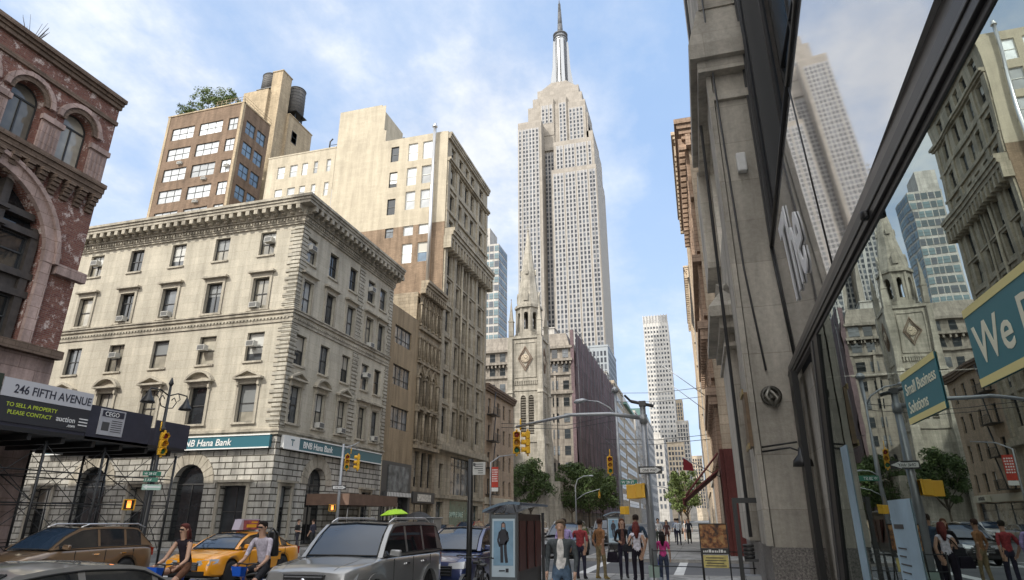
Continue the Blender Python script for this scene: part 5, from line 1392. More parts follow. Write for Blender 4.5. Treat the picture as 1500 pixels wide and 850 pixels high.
# ------------------------------------------------------------------ signals, poles and signs
lens_red = plain('unlit_red_lens', (.25, .03, .02), .3); lens_amber = plain('unlit_amber_lens', (.35, .16, .02), .3); lens_green = plain('unlit_green_lens', (.02, .16, .08), .3)
hand_lit = plain('lit_orange_hand', (.8, .25, .05), .4, emit=((1, .25, .04), 1.6))
sign_green = plain('street_sign_green', (.02, .16, .10), .4)
def signal_head(parent, x, y, z, rz, lit=None, sc=.72):
    """three lens head: centre at x,y; z = bottom; front faces local -Y"""
    M = Matrix.Translation((x, y, z)) @ Matrix.Rotation(rz, 4, 'Z') @ Matrix.Scale(sc, 4)
    m = MB(M)
    for k in range(3): m.box(-.17, .17, 0, .19, k*.345+.006, k*.345+.339)
    m.box(-.05, .05, .06, .14, 1.03, 1.14); m.box(-.05, .05, .06, .14, -.1, .0)
    o = m.build('signal_head', signal_yellow, parent); bevel(o, .02)
    m = MB(M)
    for k in range(3):
        zc = k*.345+.172; N = 12; pts = [(-.135*cos(a), zc+.135*sin(a)) for a in [radians(-35)+radians(250)*i/N for i in range(N+1)]]
        for i in range(N):
            (xa, za), (xb, zb) = pts[i], pts[i+1]
            m.add([(xa, -.20, za), (xb, -.20, zb), (xb, 0, zb), (xa, 0, za)], [(0, 1, 2, 3)])
            m.add([(xa*.95, -.20, za), (xb*.95, -.20, zb), (xb*.95, 0, zb), (xa*.95, 0, za)], [(3, 2, 1, 0)])
    m.build('visor', signal_yellow, o)
    for k, mt in enumerate((lens_green, lens_amber, lens_red)):
        m = MB(M @ Matrix.Translation((0, -.005, k*.345+.172)) @ Matrix.Rotation(pi/2, 4, 'X')); m.lathe((0, 0, 0), [(.125, -.01), (.11, .012), (.02, .025)], 14); m.build('lens', mt, o)
    return o
def signal_pair(label, x, y, z, rz1, rz2, arm=None):
    t = thing('traffic_signal', label, 'traffic light', (x, y, z), group='yellow traffic signals')
    signal_head(t, x, y, z, rz1)
    if rz2 is not None: signal_head(t, x+.02, y+.32 if arm is None else y+.3, z, rz2)
    return t
def sig(label, x, y, z, heads, sc=.85):
    """heads=[(dx,dy,rz)]"""
    t = thing('traffic_signal', label, 'traffic light', (x, y, z), group='yellow traffic signals')
    for dx, dy, rz in heads: signal_head(t, x+dx, y+dy, z, rz, sc=sc)
    m = MB(); m.tube([(x, y, z+1.08*sc), (x, y, z+1.08*sc+.35)], .025, 6); m.build('hanger', signal_yellow, t)
    return t
def ped_box(label, x, y, z, rz, lit=False, n=1):
    t = thing('pedestrian_signal', label, 'pedestrian signal', (x, y, z), group='yellow pedestrian signals')
    M = Matrix.Translation((x, y, z)) @ Matrix.Rotation(rz, 4, 'Z'); m = MB(M); m.box(-.19, .19, 0, .18, 0, .38); m.box(-.2, .2, -.08, 0, .36, .39); m.box(-.2, -.18, -.08, 0, 0, .36); m.box(.18, .2, -.08, 0, 0, .36)
    bevel(m.build('housing', signal_yellow, t), .02)
    m = MB(M); m.box(-.16, .16, -.008, -.001, .03, .35); o = m.build('display', black_metal, t)
    if lit: m = MB(M); m.box(-.07, .07, -.012, -.009, .08, .24); [m.box(-.07+k*.036, -.045+k*.036, -.012, -.009, .24, .34) for k in range(4)]; m.build('hand_symbol', hand_lit, o)
    return t
# mast arm pole close by on the corner
P = thing('signal_mast', 'thick grey signal mast with a long thin arm over the avenue', 'signal pole', (-1.42, 19, 0))
m = MB(); m.tube([(-1.42, 19, 0), (-1.42, 19, 4.95)], [.115, .085], 12); m.tube([(-1.42, 19, 0), (-1.42, 19, .25)], [.22, .2], 12); m.build('pole', grey_metal, P)
m = MB(); m.tube([(-1.42, 19, 4.55), (-2.4, 19, 4.72), (-3.6, 19, 4.74), (-5.35, 19, 4.44)], [.065, .055, .05, .04], 8); m.tube([(-1.42, 19, 4.4), (-1.42, 19, 4.65)], .12, 10); m.build('mast_arm', grey_metal, P)
m = MB(); m.tube([(-1.75, 18.9, 5.05), (-1.1, 19.05, 4.9)], .05, 8); m.box(-1.52, -1.32, 18.9, 19.1, 4.9, 5.05); m.tube([(-1.75, 18.9, 5.05), (-1.9, 18.7, 5.2)], .035, 6); m.build('camera_bar', dkgrey_metal, P)
m = MB(); m.box(-1.56, -1.28, 18.86, 19.14, .2, .55); m.build('base_band', plain('green_grey_band', (.25, .33, .29), .6), P)
sig('yellow signal pair hanging at the end of the mast arm in front of the church', -5.2, 19, 3.62, [(-.11, -.05, .35), (.15, .05, -1.15)], .66)
ped_box('back of a yellow pedestrian signal on the grey mast, higher one', -1.83, 18.95, 2.28, pi, n=2); ped_box('yellow pedestrian signal housing right against the grey mast', -1.57, 18.8, 2.3, pi*.5)
ped_box('small yellow pedestrian signal on the slim post left of the grey mast', -3.75, 33.7, 1.95, pi*.8)
def oneway(x, y, z, w, h, rz, label, right=True):
    t = thing('one_way_sign', label, 'sign', (x, y, z)); M = Matrix.Translation((x, y, z)) @ Matrix.Rotation(rz, 4, 'Z')
    m = MB(M); m.box(-w/2, w/2, 0, .02, 0, h); m.build('plate', black_metal, t)
    m = MB(M); s_ = 1 if right else -1; m.prism([(-w*.44*s_, h*.2), (w*.2*s_, h*.2), (w*.2*s_, h*.06), (w*.46*s_, h*.5), (w*.2*s_, h*.94), (w*.2*s_, h*.8), (-w*.44*s_, h*.8)], -.006, -.001); o = m.build('arrow', white_paint, t)
    text_mesh('ONE WAY', h*.5, black_metal, M @ Matrix.Translation((-w*.33, -.008, h*.32)), o, sx=.82, depth=.001)
    return t
oneway(-1.32, 18.85, 2.95, .66, .21, 0, 'black one way sign on the thick grey signal mast')
# north east corner pole with a cobra head lamp
P = thing('lamp_post', 'tall slim lamp post with a curved arm and cobra head beyond the side street', 'lamp post', (-3.95, 34, 0))
m = MB(); m.tube([(-3.95, 34, 0), (-3.95, 34, 8.2)], [.11, .07], 10); m.lathe((-3.95, 34, 8.2), [(.16, 0), (.2, .15), (.1, .3)], 10); m.build('pole', grey_metal, P)
m = MB(); m.tube([(-3.95, 34, 6.9), (-4.3, 34, 7.4), (-4.9, 34, 7.75), (-5.6, 34, 7.85)], [.05, .045, .04, .035], 8); m.build('lamp_arm', grey_metal, P)
m = MB(); m.tube([(-5.5, 34, 7.86), (-5.75, 34, 7.86), (-6.1, 34, 7.8), (-6.25, 34, 7.78)], [.05, .12, .13, .05], 10); m.build('lamp_head', grey_metal, P)
for k in range(2):
    m = MB(); m.tube([(-3.95, 34, 6.7+k*.3), (-6.5, 33, 6.2+k*.2), (-9.5, 31, 6.15+k*.2)], .014, 4) 
    m.build('span_wire', black_metal, P)
sig('yellow signal hanging beside the slim lamp post across the side street', -4.42, 34, 3.95, [(0, -.1, .2)])
def street_sign(x, y, z, w, h, rz, txt, label):
    t = thing('street_name_sign', label, 'street sign', (x, y, z)); M = Matrix.Translation((x, y, z)) @ Matrix.Rotation(rz, 4, 'Z')
    m = MB(M); m.box(-w/2, w/2, 0, .015, 0, h); m.build('plate', sign_green, t); text_mesh(txt, h*.8, white_paint, M @ Matrix.Translation((-w*.42, -.006, h*.2)), t, sx=.9, depth=.001); return t
street_sign(-3.5, 33.85, 3.4, .85, .24, 0, 'W 28 ST', 'green street name sign on the slim lamp post across the side street')
# north west corner pole by the bank
P = thing('signal_post', 'slim galvanised signal post in front of the bank corner canopy', 'signal pole', (-20.5, 35, 0))
m = MB(); m.tube([(-20.5, 34.3, 0), (-20.5, 34.3, 6.0)], [.11, .07], 10); m.tube([(-20.5, 34.3, 5.8), (-20.2, 34.9, 5.95), (-20.1, 35.3, 5.8)], .04, 6); m.tube([(-20.5, 34.3, 5.6), (-19.5, 34.4, 6.1)], .025, 6); m.build('pole', grey_metal, P)
sig('yellow signal pair on the slim post in front of the teal bank sign', -20.3, 34.9, 4.55, [(-.15, -.1, .6), (.25, .35, -.9)])
oneway(-20.45, 34.15, 3.35, .8, .26, .4, 'small one way sign on the slim post by the bank canopy')
ped_box('pedestrian signal with an orange hand on the slim post by the bank', -20.75, 34.1, 2.15, .5, True)
# twin bell lamp post by the shed
P = thing('twin_lamp_post', 'ornate black twin arm lamp post with two bell lamps beside the dark shed', 'lamp post', (-20.45, 20.45, 0))
x, y = -20.45, 20.45
m = MB(); m.tube([(x, y, 0), (x, y, 1.0), (x, y, 6.9)], [.16, .11, .05], 10); m.lathe((x, y, 0), [(.26, 0), (.26, .2), (.17, .45)], 10); m.lathe((x, y, 6.85), [(.05, 0), (.1, .1), (.02, .35)], 8); m.lathe((x, y, 5.0), [(.08, 0), (.12, .1), (.08, .2)], 8); m.build('pole', black_metal, P)
m = MB()
for s_ in (-1, 1):
    m.tube([(x, y, 6.45), (x, y+s_*.45, 6.62), (x, y+s_*.95, 6.6), (x, y+s_*.98, 6.5)], .028, 6); m.tube([(x, y, 5.95), (x, y+s_*.3, 6.0), (x, y+s_*.45, 6.25), (x, y+s_*.3, 6.42), (x, y+s_*.18, 6.3)], .022, 6)
    m.tube([(x, y+s_*.5, 6.6), (x, y+s_*.62, 6.4), (x, y+s_*.5, 6.3)], .018, 5)
m.build('scroll_arm', black_metal, P)
for s_ in (-1, 1):
    m = MB(); m.lathe((x, y+s_*.98, 6.02), [(.27, 0), (.24, .08), (.12, .28), (.07, .4), (.04, .5)], 14); m.build('bell_lamp', black_metal, P)
sig('yellow signal on the ornate black lamp post in front of the dark shed', -20.3, 20.2, 4.1, [(.05, .25, 1.15)])
street_sign(-20.2, 20.1, 3.3, .62, .16, .9, 'W 28 ST', 'upper green street name sign on the ornate black lamp post')
street_sign(-20.25, 20.15, 3.08, .5, .16, .5, '5 AV', 'lower green street name sign on the ornate black lamp post')
t = thing('one_way_sign', 'green and white arrow sign low on the ornate black lamp post', 'sign', (-20.2, 20.2, 2.8)); M = Matrix.Translation((-20.15, 20.15, 2.78)) @ Matrix.Rotation(.8, 4, 'Z')
m = MB(M); m.box(-.32, .32, 0, .02, 0, .2); m.build('plate', plain('pale_green_plate', (.35, .5, .42), .5), t)
m = MB(M); m.prism([(-.3, .11), (-.15, .02), (-.15, .08), (.3, .08), (.3, .14), (-.15, .14), (-.15, .2)], -.006, -.001); m.build('arrow', white_paint, t)
ped_box('pedestrian signal with an orange hand on the ornate black lamp post', -20.75, 19.85, 2.05, 1.0, True)
# poles at the next cross street
P = thing('lamp_post', 'far lamp post with a curved arm beside the row of green trees', 'lamp post', (-19.6, 105.4, 0))
m = MB(); m.tube([(-19.6, 105.4, 0), (-19.6, 105.4, 6.6), (-19.2, 105.4, 7.8), (-18.2, 105.4, 8.3), (-17.2, 105.4, 8.35)], [.13, .1, .08, .07, .06], 8); m.tube([(-19.6, 105.4, 4.6), (-18, 105.4, 5.6), (-15.6, 105.4, 6.25)], .07, 6); m.build('pole', grey_metal, P)
m = MB(); m.tube([(-17.4, 105.4, 8.35), (-16.6, 105.4, 8.3)], [.12, .14], 8); m.build('lamp_head', grey_metal, P)
sig('tiny far signal in front of the green trees', -15.7, 105.3, 4.9, [(0, 0, .2)])
P = thing('lamp_post', 'far slim post with a long curved arm left of the feathery tree', 'lamp post', (-3.3, 98, 0))
m = MB(); m.tube([(-3.3, 96, 0), (-2.9, 96, 8.4)], [.13, .08], 8); m.tube([(-3.2, 96, 5.2), (-5.0, 96, 6.0), (-7.4, 96, 6.2)], [.09, .07, .05], 8); m.build('pole', grey_metal, P)
sig('far yellow signal low beside the feathery street tree', -2.4, 95.8, 2.5, [(0, 0, .1)])
sig('tiny far yellow signal hanging left of the far slim post', -6.8, 95.8, 3.2, [(0, 0, .1)])
P = thing('lamp_post', 'slim grey post carrying a red street banner and a thin curved arm', 'lamp post', (-20.3, 63.5, 0))
m = MB(); m.tube([(-20.6, 63.5, 0), (-20.6, 63.5, 7.2), (-20.0, 64.6, 7.9), (-18.6, 66, 8.2)], [.11, .09, .06, .05], 8); m.build('pole', grey_metal, P)
t = thing('street_banner', 'red street banner with white marks above a white plate on a slim post', 'banner', (-20.0, 63.5, 4.4))
m = MB(); m.box(-20.45, -19.75, 63.4, 63.43, 4.75, 6.75); o = m.build('cloth', plain('banner_red', (.50, .055, .035), .7, var=.15, vs=5), t)
m = MB(); R = random.Random(9)
for r_ in range(6):
    for c_ in range(4): m.box(-20.38+c_*.15, -20.30+c_*.15+R.random()*.04, 63.385, 63.398, 5.3+r_*.22, 5.42+r_*.22)
m.build('lettering', white_paint, o)
m = MB(); m.box(-20.45, -19.75, 63.4, 63.43, 4.35, 4.72); m.build('plate', white_paint, t)
# parking rule pole
P = thing('sign_post', 'thick black sign post behind the silver off roader', 'post', (-4.66, 13, 0))
m = MB(); m.tube([(-4.66, 13, 0), (-4.66, 13, 2.95)], .058, 10); m.tube([(-4.66, 13, 0), (-4.66, 13, .35)], .11, 10); m.build('pole', black_metal, P)
t = thing('parking_sign', 'pale grey parking rules sign fixed to the thick black post', 'sign', (-4.45, 12.95, 2.6))
m = MB(); m.box(-4.60, -4.32, 12.95, 12.97, 2.62, 2.88); m.build('plate', plain('pale_sign', (.5, .5, .47), .5), t)
m = MB()
for k in range(5): m.box(-4.56+(.08 if k < 2 else 0), -4.37, 12.943, 12.948, 2.65+k*.045, 2.665+k*.045)
m.box(-4.59, -4.54, 12.943, 12.948, 2.8, 2.86); m.build('lettering', dkgrey_metal, t)
# ------------------------------------------------------------------ sidewalk shed with boards
SH = thing('sidewalk_shed', 'dark sidewalk shed on steel posts with cross braces around the red brick building', 'scaffold', (-23.5, 19, 0))
shed_blue = plain('dark_navy_board', (.030, .030, .045), .55, var=.2, vs=2)
m = MB(); m.box(-25.9, -21.5, -4, 22.9, 4.45, 4.6); m.box(-27.5, -25.9, 19.7, 22.9, 4.45, 4.6)
for k in range(22): m.box(-25.9, -21.6, -3.5+k*1.22, -3.35+k*1.22, 4.25, 4.45)
m.build('deck', black_metal, SH)
for a, b2, z0, z1 in ((-4, 18.0, 4.6, 5.85), (18.02, 20.9, 4.5, 5.75), (21.15, 23.0, 4.6, 5.62)):
    m = MB(); m.box(-21.56, -21.5, a, b2, z0, z1); m.build('parapet_board', shed_blue, SH)
m = MB(); m.box(-27.5, -21.58, 22.94, 23.0, 4.6, 5.6); m.build('parapet_board', shed_blue, SH)
ys = [-2+k*2.35 for k in range(11)]+[22.7]
for yy in ys:
    for xx in (-21.7, -25.4):
        if xx < -25 and yy > 23: continue
        m = MB(); m.tube([(xx, yy, 0), (xx, yy, 4.3)], .05, 6); m.build('post', black_metal, SH)
for i, (ya, yb) in enumerate(zip(ys, ys[1:])):
    for xx in (-21.7, -25.4):
        m = MB(); m.tube([(xx, ya, 2.3), (xx, yb, 4.2)], .014, 5); m.tube([(xx, ya, 4.2), (xx, yb, 2.3)], .014, 5); m.tube([(xx, ya, .4), (xx, yb, 2.2)], .014, 5) ; m.tube([(xx, ya, 2.2), (xx, yb, .4)], .014, 5); m.tube([(xx, ya, 3.3), (xx, yb, 3.3)], .025, 5); m.tube([(xx, ya, 2.25), (xx, yb, 2.25)], .025, 5); m.tube([(xx, ya, .9), (xx, yb, .9)], .02, 5); m.build('cross_brace', black_metal, SH)
    if i % 2 == 0:
        m = MB(); m.tube([(-21.7, ya, 3.2), (-25.4, ya, 3.2)], .02, 5); m.tube([(-21.7, ya, 2.3), (-25.4, ya, 4.2)], .02, 5); m.build('cross_brace', black_metal, SH)
MS_ = FM(-21.5, 0, 'E')
def board(u0, u1, z0, z1, mat, label, d=.03, name='sign_board'):
    t = thing(name, label, 'sign', (-21.48, u0, z0)); m = MB(MS_); m.box(u0, u1, -.01-d, -.004, z0, z1); m.build('panel', mat, t); return t
lime = plain('lime_lettering', (.45, .55, .05), .5)
def stx(txt, u, z, s_, mat, t, sx=1., d=.045, sh=0.): text_mesh(txt, s_, mat, MS_ @ Matrix.Translation((u, -d, z)), t, sx=sx, depth=.003, shear=sh)
t = board(14.7, 18.0, 5.52, 6.12, plain('pale_grey_board', (.52, .52, .54), .5), 'pale board reading 246 FIFTH AVENUE above the dark shed'); stx('246 FIFTH AVENUE', 15.08, 5.67, .40, shed_blue, t, .86)
t = board(14.7, 18.0, 4.72, 5.5, plain('black_board', (.028, .028, .032), .5), 'black board with lime lettering under the pale address board')
stx('TO SELL A PROPERTY', 14.95, 5.22, .185, lime, t); stx('PLEASE CONTACT', 15.05, 4.98, .185, lime, t); stx('auction', 16.75, 4.98, .26, white_paint, t, .95); stx('.com', 17.2, 4.82, .16, white_paint, t)
m = MB(MS_)
for k in range(3): m.box(17.62, 17.97, -.05, -.042, 4.92+k*.11, 4.96+k*.11)
m.build('white_bar', white_paint, t)
t = board(10.5, 14.66, 4.72, 6.2, plain('black_board_b', (.03, .04, .025), .5), 'black board with lime letters at the far left of the shed'); stx('ESTATE', 12.98, 5.62, .46, lime, t)
t = board(18.45, 19.55, 4.72, 5.68, plain('grey_notice', (.40, .40, .42), .5, var=.1, vs=4), 'grey CEGO notice on the dark shed parapet')
m = MB(MS_); m.box(18.52, 19.48, -.05, -.041, 5.4, 5.63); m.build('title_band', shed_blue, t); stx('CEGO', 18.62, 5.43, .23, white_paint, t, 1., .055)
m = MB(MS_)
for k in range(6): m.box(18.98, 19.46, -.045, -.041, 4.86+k*.08, 4.89+k*.08)
m.box(18.58, 18.9, -.045, -.041, 4.88, 5.2); m.build('lettering', dkgrey_metal, t)
# ------------------------------------------------------------------ phone kiosk with advertisement
def kiosk(x0, x1, y0, y1, label, ad=True):
    t = thing('phone_kiosk', label, 'phone kiosk', ((x0+x1)/2, y0, 0), group='street phone kiosks')
    m = MB(); m.box(x0+.04, x1-.04, y0+.06, y1-.06, .12, 1.86); bevel(m.build('cabinet', plain('kiosk_brown_black', (.022, .018, .016), .35) if 'kiosk_brown_black' not in MATS else MATS['kiosk_brown_black'], t), .02)
    m = MB()
    for xx in (x0, x1):
        for yy in (y0, y1): m.box(xx-.035, xx+.035, yy-.035, yy+.035, 0, 1.9)
    m.build('corner_post', dkgrey_metal, t)
    m = MB()
    for k in range(3): m.box(x1-.035, x1-.005, y0+.25+k*.8, y0+.8+k*.8, .6, 1.7)
    m.build('phone_panel', plain('dull_red_panel', (.10, .03, .025), .4) if 'dull_red_panel' not in MATS else MATS['dull_red_panel'], t)
    m = MB(); N = 8; w = x1-x0+.3
    pts = [(x0-.2+w*k/N, 1.86+.27*sin(pi*(.10+.52*k/N))) for k in range(N+1)]
    for (xa, za), (xb, zb) in zip(pts, pts[1:]): m.add([(xa, y0-.12, za), (xb, y0-.12, zb), (xb, y1+.2, zb), (xa, y1+.2, za), (xa, y0-.12, za-.06), (xb, y0-.12, zb-.06), (xb, y1+.2, zb-.06), (xa, y1+.2, za-.06)], [(0, 1, 2, 3), (7, 6, 5, 4), (0, 4, 5, 1), (2, 6, 7, 3), (0, 3, 7, 4), (1, 5, 6, 2)])
    m.build('curved_roof', plain('blue_grey_roof_glass', (.16, .22, .28), .15) if 'blue_grey_roof_glass' not in MATS else MATS['blue_grey_roof_glass'], t)
    m = MB(); 
    for k in range(4): a = pi*k/3; m.tube([((x0+x1)/2, y0-.05, 1.88), ((x0+x1)/2-.12*cos(a), y0-.05, 1.88+.12*sin(a))], .012, 5)
    m.tube([(x0+.02, y0-.02, 1.88), (x0+.25, y0-.02, 2.05)], .015, 5); m.tube([(x1-.02, y0-.02, 1.88), (x1-.1, y0-.02, 2.1)], .015, 5); m.build('roof_bracket', dkgrey_metal, t)
    if ad:
        m = MB(); m.box(x0+.0, x1, y0-.06, y0+.05, .42, 1.84); m.build('ad_frame', plain('kiosk_grey_frame', (.12, .14, .15), .4), t)
        m = MB(); m.box(x0+.035, x1-.035, y0-.072, y0-.061, .50, 1.75); a_ = m.build('poster', plain('poster_pale_blue', (.50, .60, .66), .35), t)
        m = MB(); m.box(x0+.07, x1-.07, y0-.078, y0-.073, .74, 1.70); m.build('poster_picture', plain('poster_mid_blue', (.22, .36, .48), .4, var=.2, vs=3), a_)
        cx = (x0+x1)/2; f = MB(); yy = y0-.085
        def lim(p, w): 
            for (xa, za), (xb, zb) in zip(p, p[1:]):
                dx, dz = xb-xa, zb-za; L = sqrt(dx*dx+dz*dz); nx, nz = -dz/L*w, dx/L*w; f.prism([(xa-nx, za-nz), (xb-nx, zb-nz), (xb+nx, zb+nz), (xa+nx, za+nz)], yy, yy+.004)
        f.prism([(cx-.085, 1.18), (cx+.085, 1.18), (cx+.10, 1.46), (cx+.05, 1.52), (cx-.05, 1.52), (cx-.10, 1.46)], yy, yy+.004)
        lim([(cx-.09, 1.46), (cx-.13, 1.28), (cx-.08, 1.14)], .022); lim([(cx+.09, 1.46), (cx+.12, 1.3), (cx+.05, 1.2)], .022)
        lim([(cx-.045, 1.2), (cx-.035, .98), (cx-.03, .80)], .034); lim([(cx+.045, 1.2), (cx+.055, 1.0), (cx+.085, .80)], .034)
        f.build('poster_figure_clothes', plain('ink_dark', (.035, .035, .045), .5), a_)
        f = MB(); f.prism([(cx-.035, 1.56), (cx+.035, 1.56), (cx+.03, 1.64), (cx-.03, 1.64)], yy-.006, yy-.001); f.build('poster_face', plain('ink_skin', (.42, .26, .2), .5), a_)
        f = MB(); f.prism([(cx-.06, 1.46), (cx-.035, 1.46), (cx-.03, 1.62), (cx+.03, 1.62), (cx+.035, 1.46), (cx+.06, 1.46), (cx+.05, 1.64), (cx, 1.69), (cx-.05, 1.64)], yy-.004, yy-.001); f.build('poster_hair', MATS['ink_dark'], a_)
        f = MB(); f.box(cx+.06, cx+.13, yy, yy+.004, .60, .68); f.box(cx-.1, cx+.04, yy, yy+.004, .62, .645); f.build('poster_mark', MATS['ink_dark'], a_)
    return t
kiosk(-4.82, -4.2, 15.0, 17.6, 'near phone kiosk with a pale blue fashion advertisement and curved roof')
kiosk(-5.2, -4.55, 37.5, 40., 'farther phone kiosk behind the standing pedestrians, curved white edged roof')
# ------------------------------------------------------------------ menu board, rail and black doorway frame
B = thing('menu_board', 'standing menu board with a food picture and yellow panel on thin black legs', 'sign board', (.16, 14, 0))
m = MB(); 
for xx in (-.10, .43): m.tube([(xx, 14, 0), (xx, 14, 1.66)], .012, 6)
m.tube([(-.1, 14, 1.65), (.43, 14, 1.65)], .012, 6); m.tube([(-.1, 14, .3), (.43, 14, .3)], .012, 6); m.tube([(-.1, 14, 1.2), (-.1, 14.5, 0)], .012, 6); m.tube([(.43, 14, 1.2), (.43, 14.5, 0)], .012, 6); m.build('stand', black_metal, B)
def food_mat():
    m_, nt, b_ = base_mat('food_photograph'); g = nd(nt, 'ShaderNodeTexCoord').outputs['Object']
    a = noise(nt, g, 9., 3, .6); v_ = nd(nt, 'ShaderNodeTexVoronoi'); v_.inputs['Scale'].default_value = 14; nt.links.new(g, v_.inputs['Vector'])
    c = ramp(nt, a, [(.38, (.03, .015, .01)), (.5, (.35, .12, .03)), (.62, (.60, .34, .12))]); c = mixc(nt, .4, c, ramp(nt, v_.outputs['Distance'], [(0, (.5, .25, .08)), (.6, (.05, .02, .015))])); nt.links.new(c, b_.inputs['Base Color']); return m_
m = MB(); m.box(-.09, .42, 13.98, 14.0, 1.2, 1.64); m.build('food_picture', food_mat(), B)
m = MB(); m.box(-.09, .42, 13.98, 14.0, 1.09, 1.198); o = m.build('title_strip', black_metal, B); 
m = MB(); R = random.Random(4); u_ = -.06
while u_ < .38: w_ = R.uniform(.015, .05); m.box(u_, u_+w_, 13.972, 13.978, 1.12, 1.12+R.uniform(.03, .06)); u_ += w_+.012
m.build('lettering', white_paint, o)
m = MB(); m.box(-.07, .40, 13.98, 14.0, .84, 1.07); o = m.build('price_panel', plain('yellow_price_panel', (.62, .52, .18), .5, var=.25, vs=9), B)
m = MB(); 
for k in range(4): m.box(-.04+(k % 2)*.02, .36-(k % 2)*.05, 13.972, 13.978, .87+k*.048, .885+k*.048)
m.build('price_line', frame_dark, o)
t = thing('rope_rail', 'low twin wire rail running behind the menu board to the pier', 'rail', (-1.2, 16.5, 0))
m = MB()
for z in (.65, 1.0): m.tube([(-1.3, 17.2, z), (1.1, 17.0, z)], .012, 5)
m.build('wire', black_metal, t)
for xx in (-1.3, -.1, 1.05):
    m = MB(); m.tube([(xx, 17.15, 0), (xx, 17.15, 1.05)], .02, 6); m.build('post', black_metal, t)
t = thing('door_frame_post', 'black metal frame post and panel standing before the stone pier', 'post', (.66, 14.2, 0))
m = MB(); m.box(.60, .68, 14.15, 14.25, 0, 2.15); m.box(.68, 1.1, 14.17, 14.23, 2.05, 2.15); m.build('frame', black_metal, t)
m = MB(); m.box(.70, .98, 14.1, 14.5, .55, .70); m.box(.70, 1.0, 14.1, 14.5, 0, .4); m.build('ledge', grey_metal, t)
m = MB(); 
for k in range(4): m.lathe((.82, 14.3, 1.0+k*.07), [(.10, 0), (.11, .04), (.10, .06)], 12)
m.box(.72, .98, 14.2, 14.4, .95, 1.0); m.build('stacked_bowls', frame_dark, t)
# umbrellas on the far pavement
def umbrella(x, y, z, r, mat, label, tilt=0.):
    t = thing('street_umbrella', label, 'umbrella', (x, y, 0), group='umbrellas by the bank')
    m = MB(); N = 8; 
    for k in range(N):
        a0, a1 = 2*pi*k/N, 2*pi*(k+1)/N
        for (q0, h0), (q1, h1) in (((.0, .42), (.5, .33)), ((.5, .33), (1., 0))):
            m.add([(x+r*q*cos(a), y+r*q*sin(a), z+h*r*.9+tilt*q*cos(a)) for q, h, a in ((q0, h0, a0), (q1, h1, a0), (q1, h1, a1), (q0, h0, a1))], [(0, 1, 2, 3)])
    m.build('canopy', mat, t)
    m = MB(); m.tube([(x, y, 0), (x, y, z+.38*r)], .025, 6); m.build('pole', grey_metal, t)
    return t
umbrella(-18.9, 38.5, 1.98, .95, plain('lime_canvas', (.36, .62, .03), .7), 'lime green umbrella over the pavement in front of the bank', .08)
umbrella(-18.6, 41.6, 1.85, .95, plain('black_canvas', (.02, .02, .022), .7), 'black umbrella beside the lime green one')
t = thing('vendor_cart', 'pale grey vendor cart below the black umbrella', 'cart', (-18.6, 43, 0)); m = MB(); m.box(-19.2, -17.9, 42.6, 44, .4, 1.75); m.box(-19.3, -17.8, 42.5, 44.1, 1.75, 1.85); bevel(m.build('body', grey_metal, t), .03)
for xx in (-19.1, -18.0):
    m = MB(Matrix.Translation((xx, 43.3, .3)) @ Matrix.Rotation(pi/2, 4, 'Y')); m.lathe((0, 0, 0), [(.3, -.04), (.3, .04)], 14); m.build('wheel', rubber, t)
# flag, flagpoles and wires on the right
t = thing('wall_flag', 'small dark red flag on a slanting pole above the red shop awning', 'flag', (1.2, 38, 5)); m = MB(); m.tube([(1.3, 40, 4.0), (-.85, 39.6, 5.2)], .03, 6); m.build('pole', grey_metal, t)
m = MB(); m.add([(-.80, 39.6, 5.15), (-.3, 39.7, 4.8), (-.25, 39.75, 4.4), (-.85, 39.6, 4.45), (-.80, 39.62, 5.15), (-.3, 39.72, 4.8), (-.25, 39.77, 4.4), (-.85, 39.62, 4.45)], [(0, 1, 2, 3), (7, 6, 5, 4), (0, 4, 5, 1), (1, 5, 6, 2), (2, 6, 7, 3), (3, 7, 4, 0)]); m.build('cloth', plain('dark_red_cloth', (.22, .02, .03), .8), t)
t = thing('flagpole', 'upper of two slanting white flagpoles on the right hand facades', 'flagpole', (1.3, 56, 12)); m = MB(); m.tube([(1.3, 56, 11.6), (-2.3, 55.6, 14.6)], .03, 6); m.build('pole', grey_metal, t)
t = thing('flagpole', 'lower of two slanting white flagpoles on the right hand facades', 'flagpole', (1.3, 57, 11)); m = MB(); m.tube([(1.3, 58, 10.6), (-2.3, 57.6, 13.7)], .03, 6); m.build('pole', grey_metal, t)
for z, yy, lab in ((13.2, 60, 'upper overhead cable crossing the avenue'), (12.7, 62, 'second overhead cable just under the top one'), (8.3, 55, 'third overhead cable crossing the avenue'), (7.6, 52, 'lowest overhead cable crossing the avenue')):
    t = tag(MB().build('overhead_cable', black_metal) if 0 else None, None) if 0 else None
    m = MB(); m.tube([(1.3, yy, z), (-3, yy, z-.3), (-7.5, yy, z-.1)], .022, 4); o = m.build('overhead_cable', black_metal); tag(o, lab, 'cable', 'cables over the avenue')
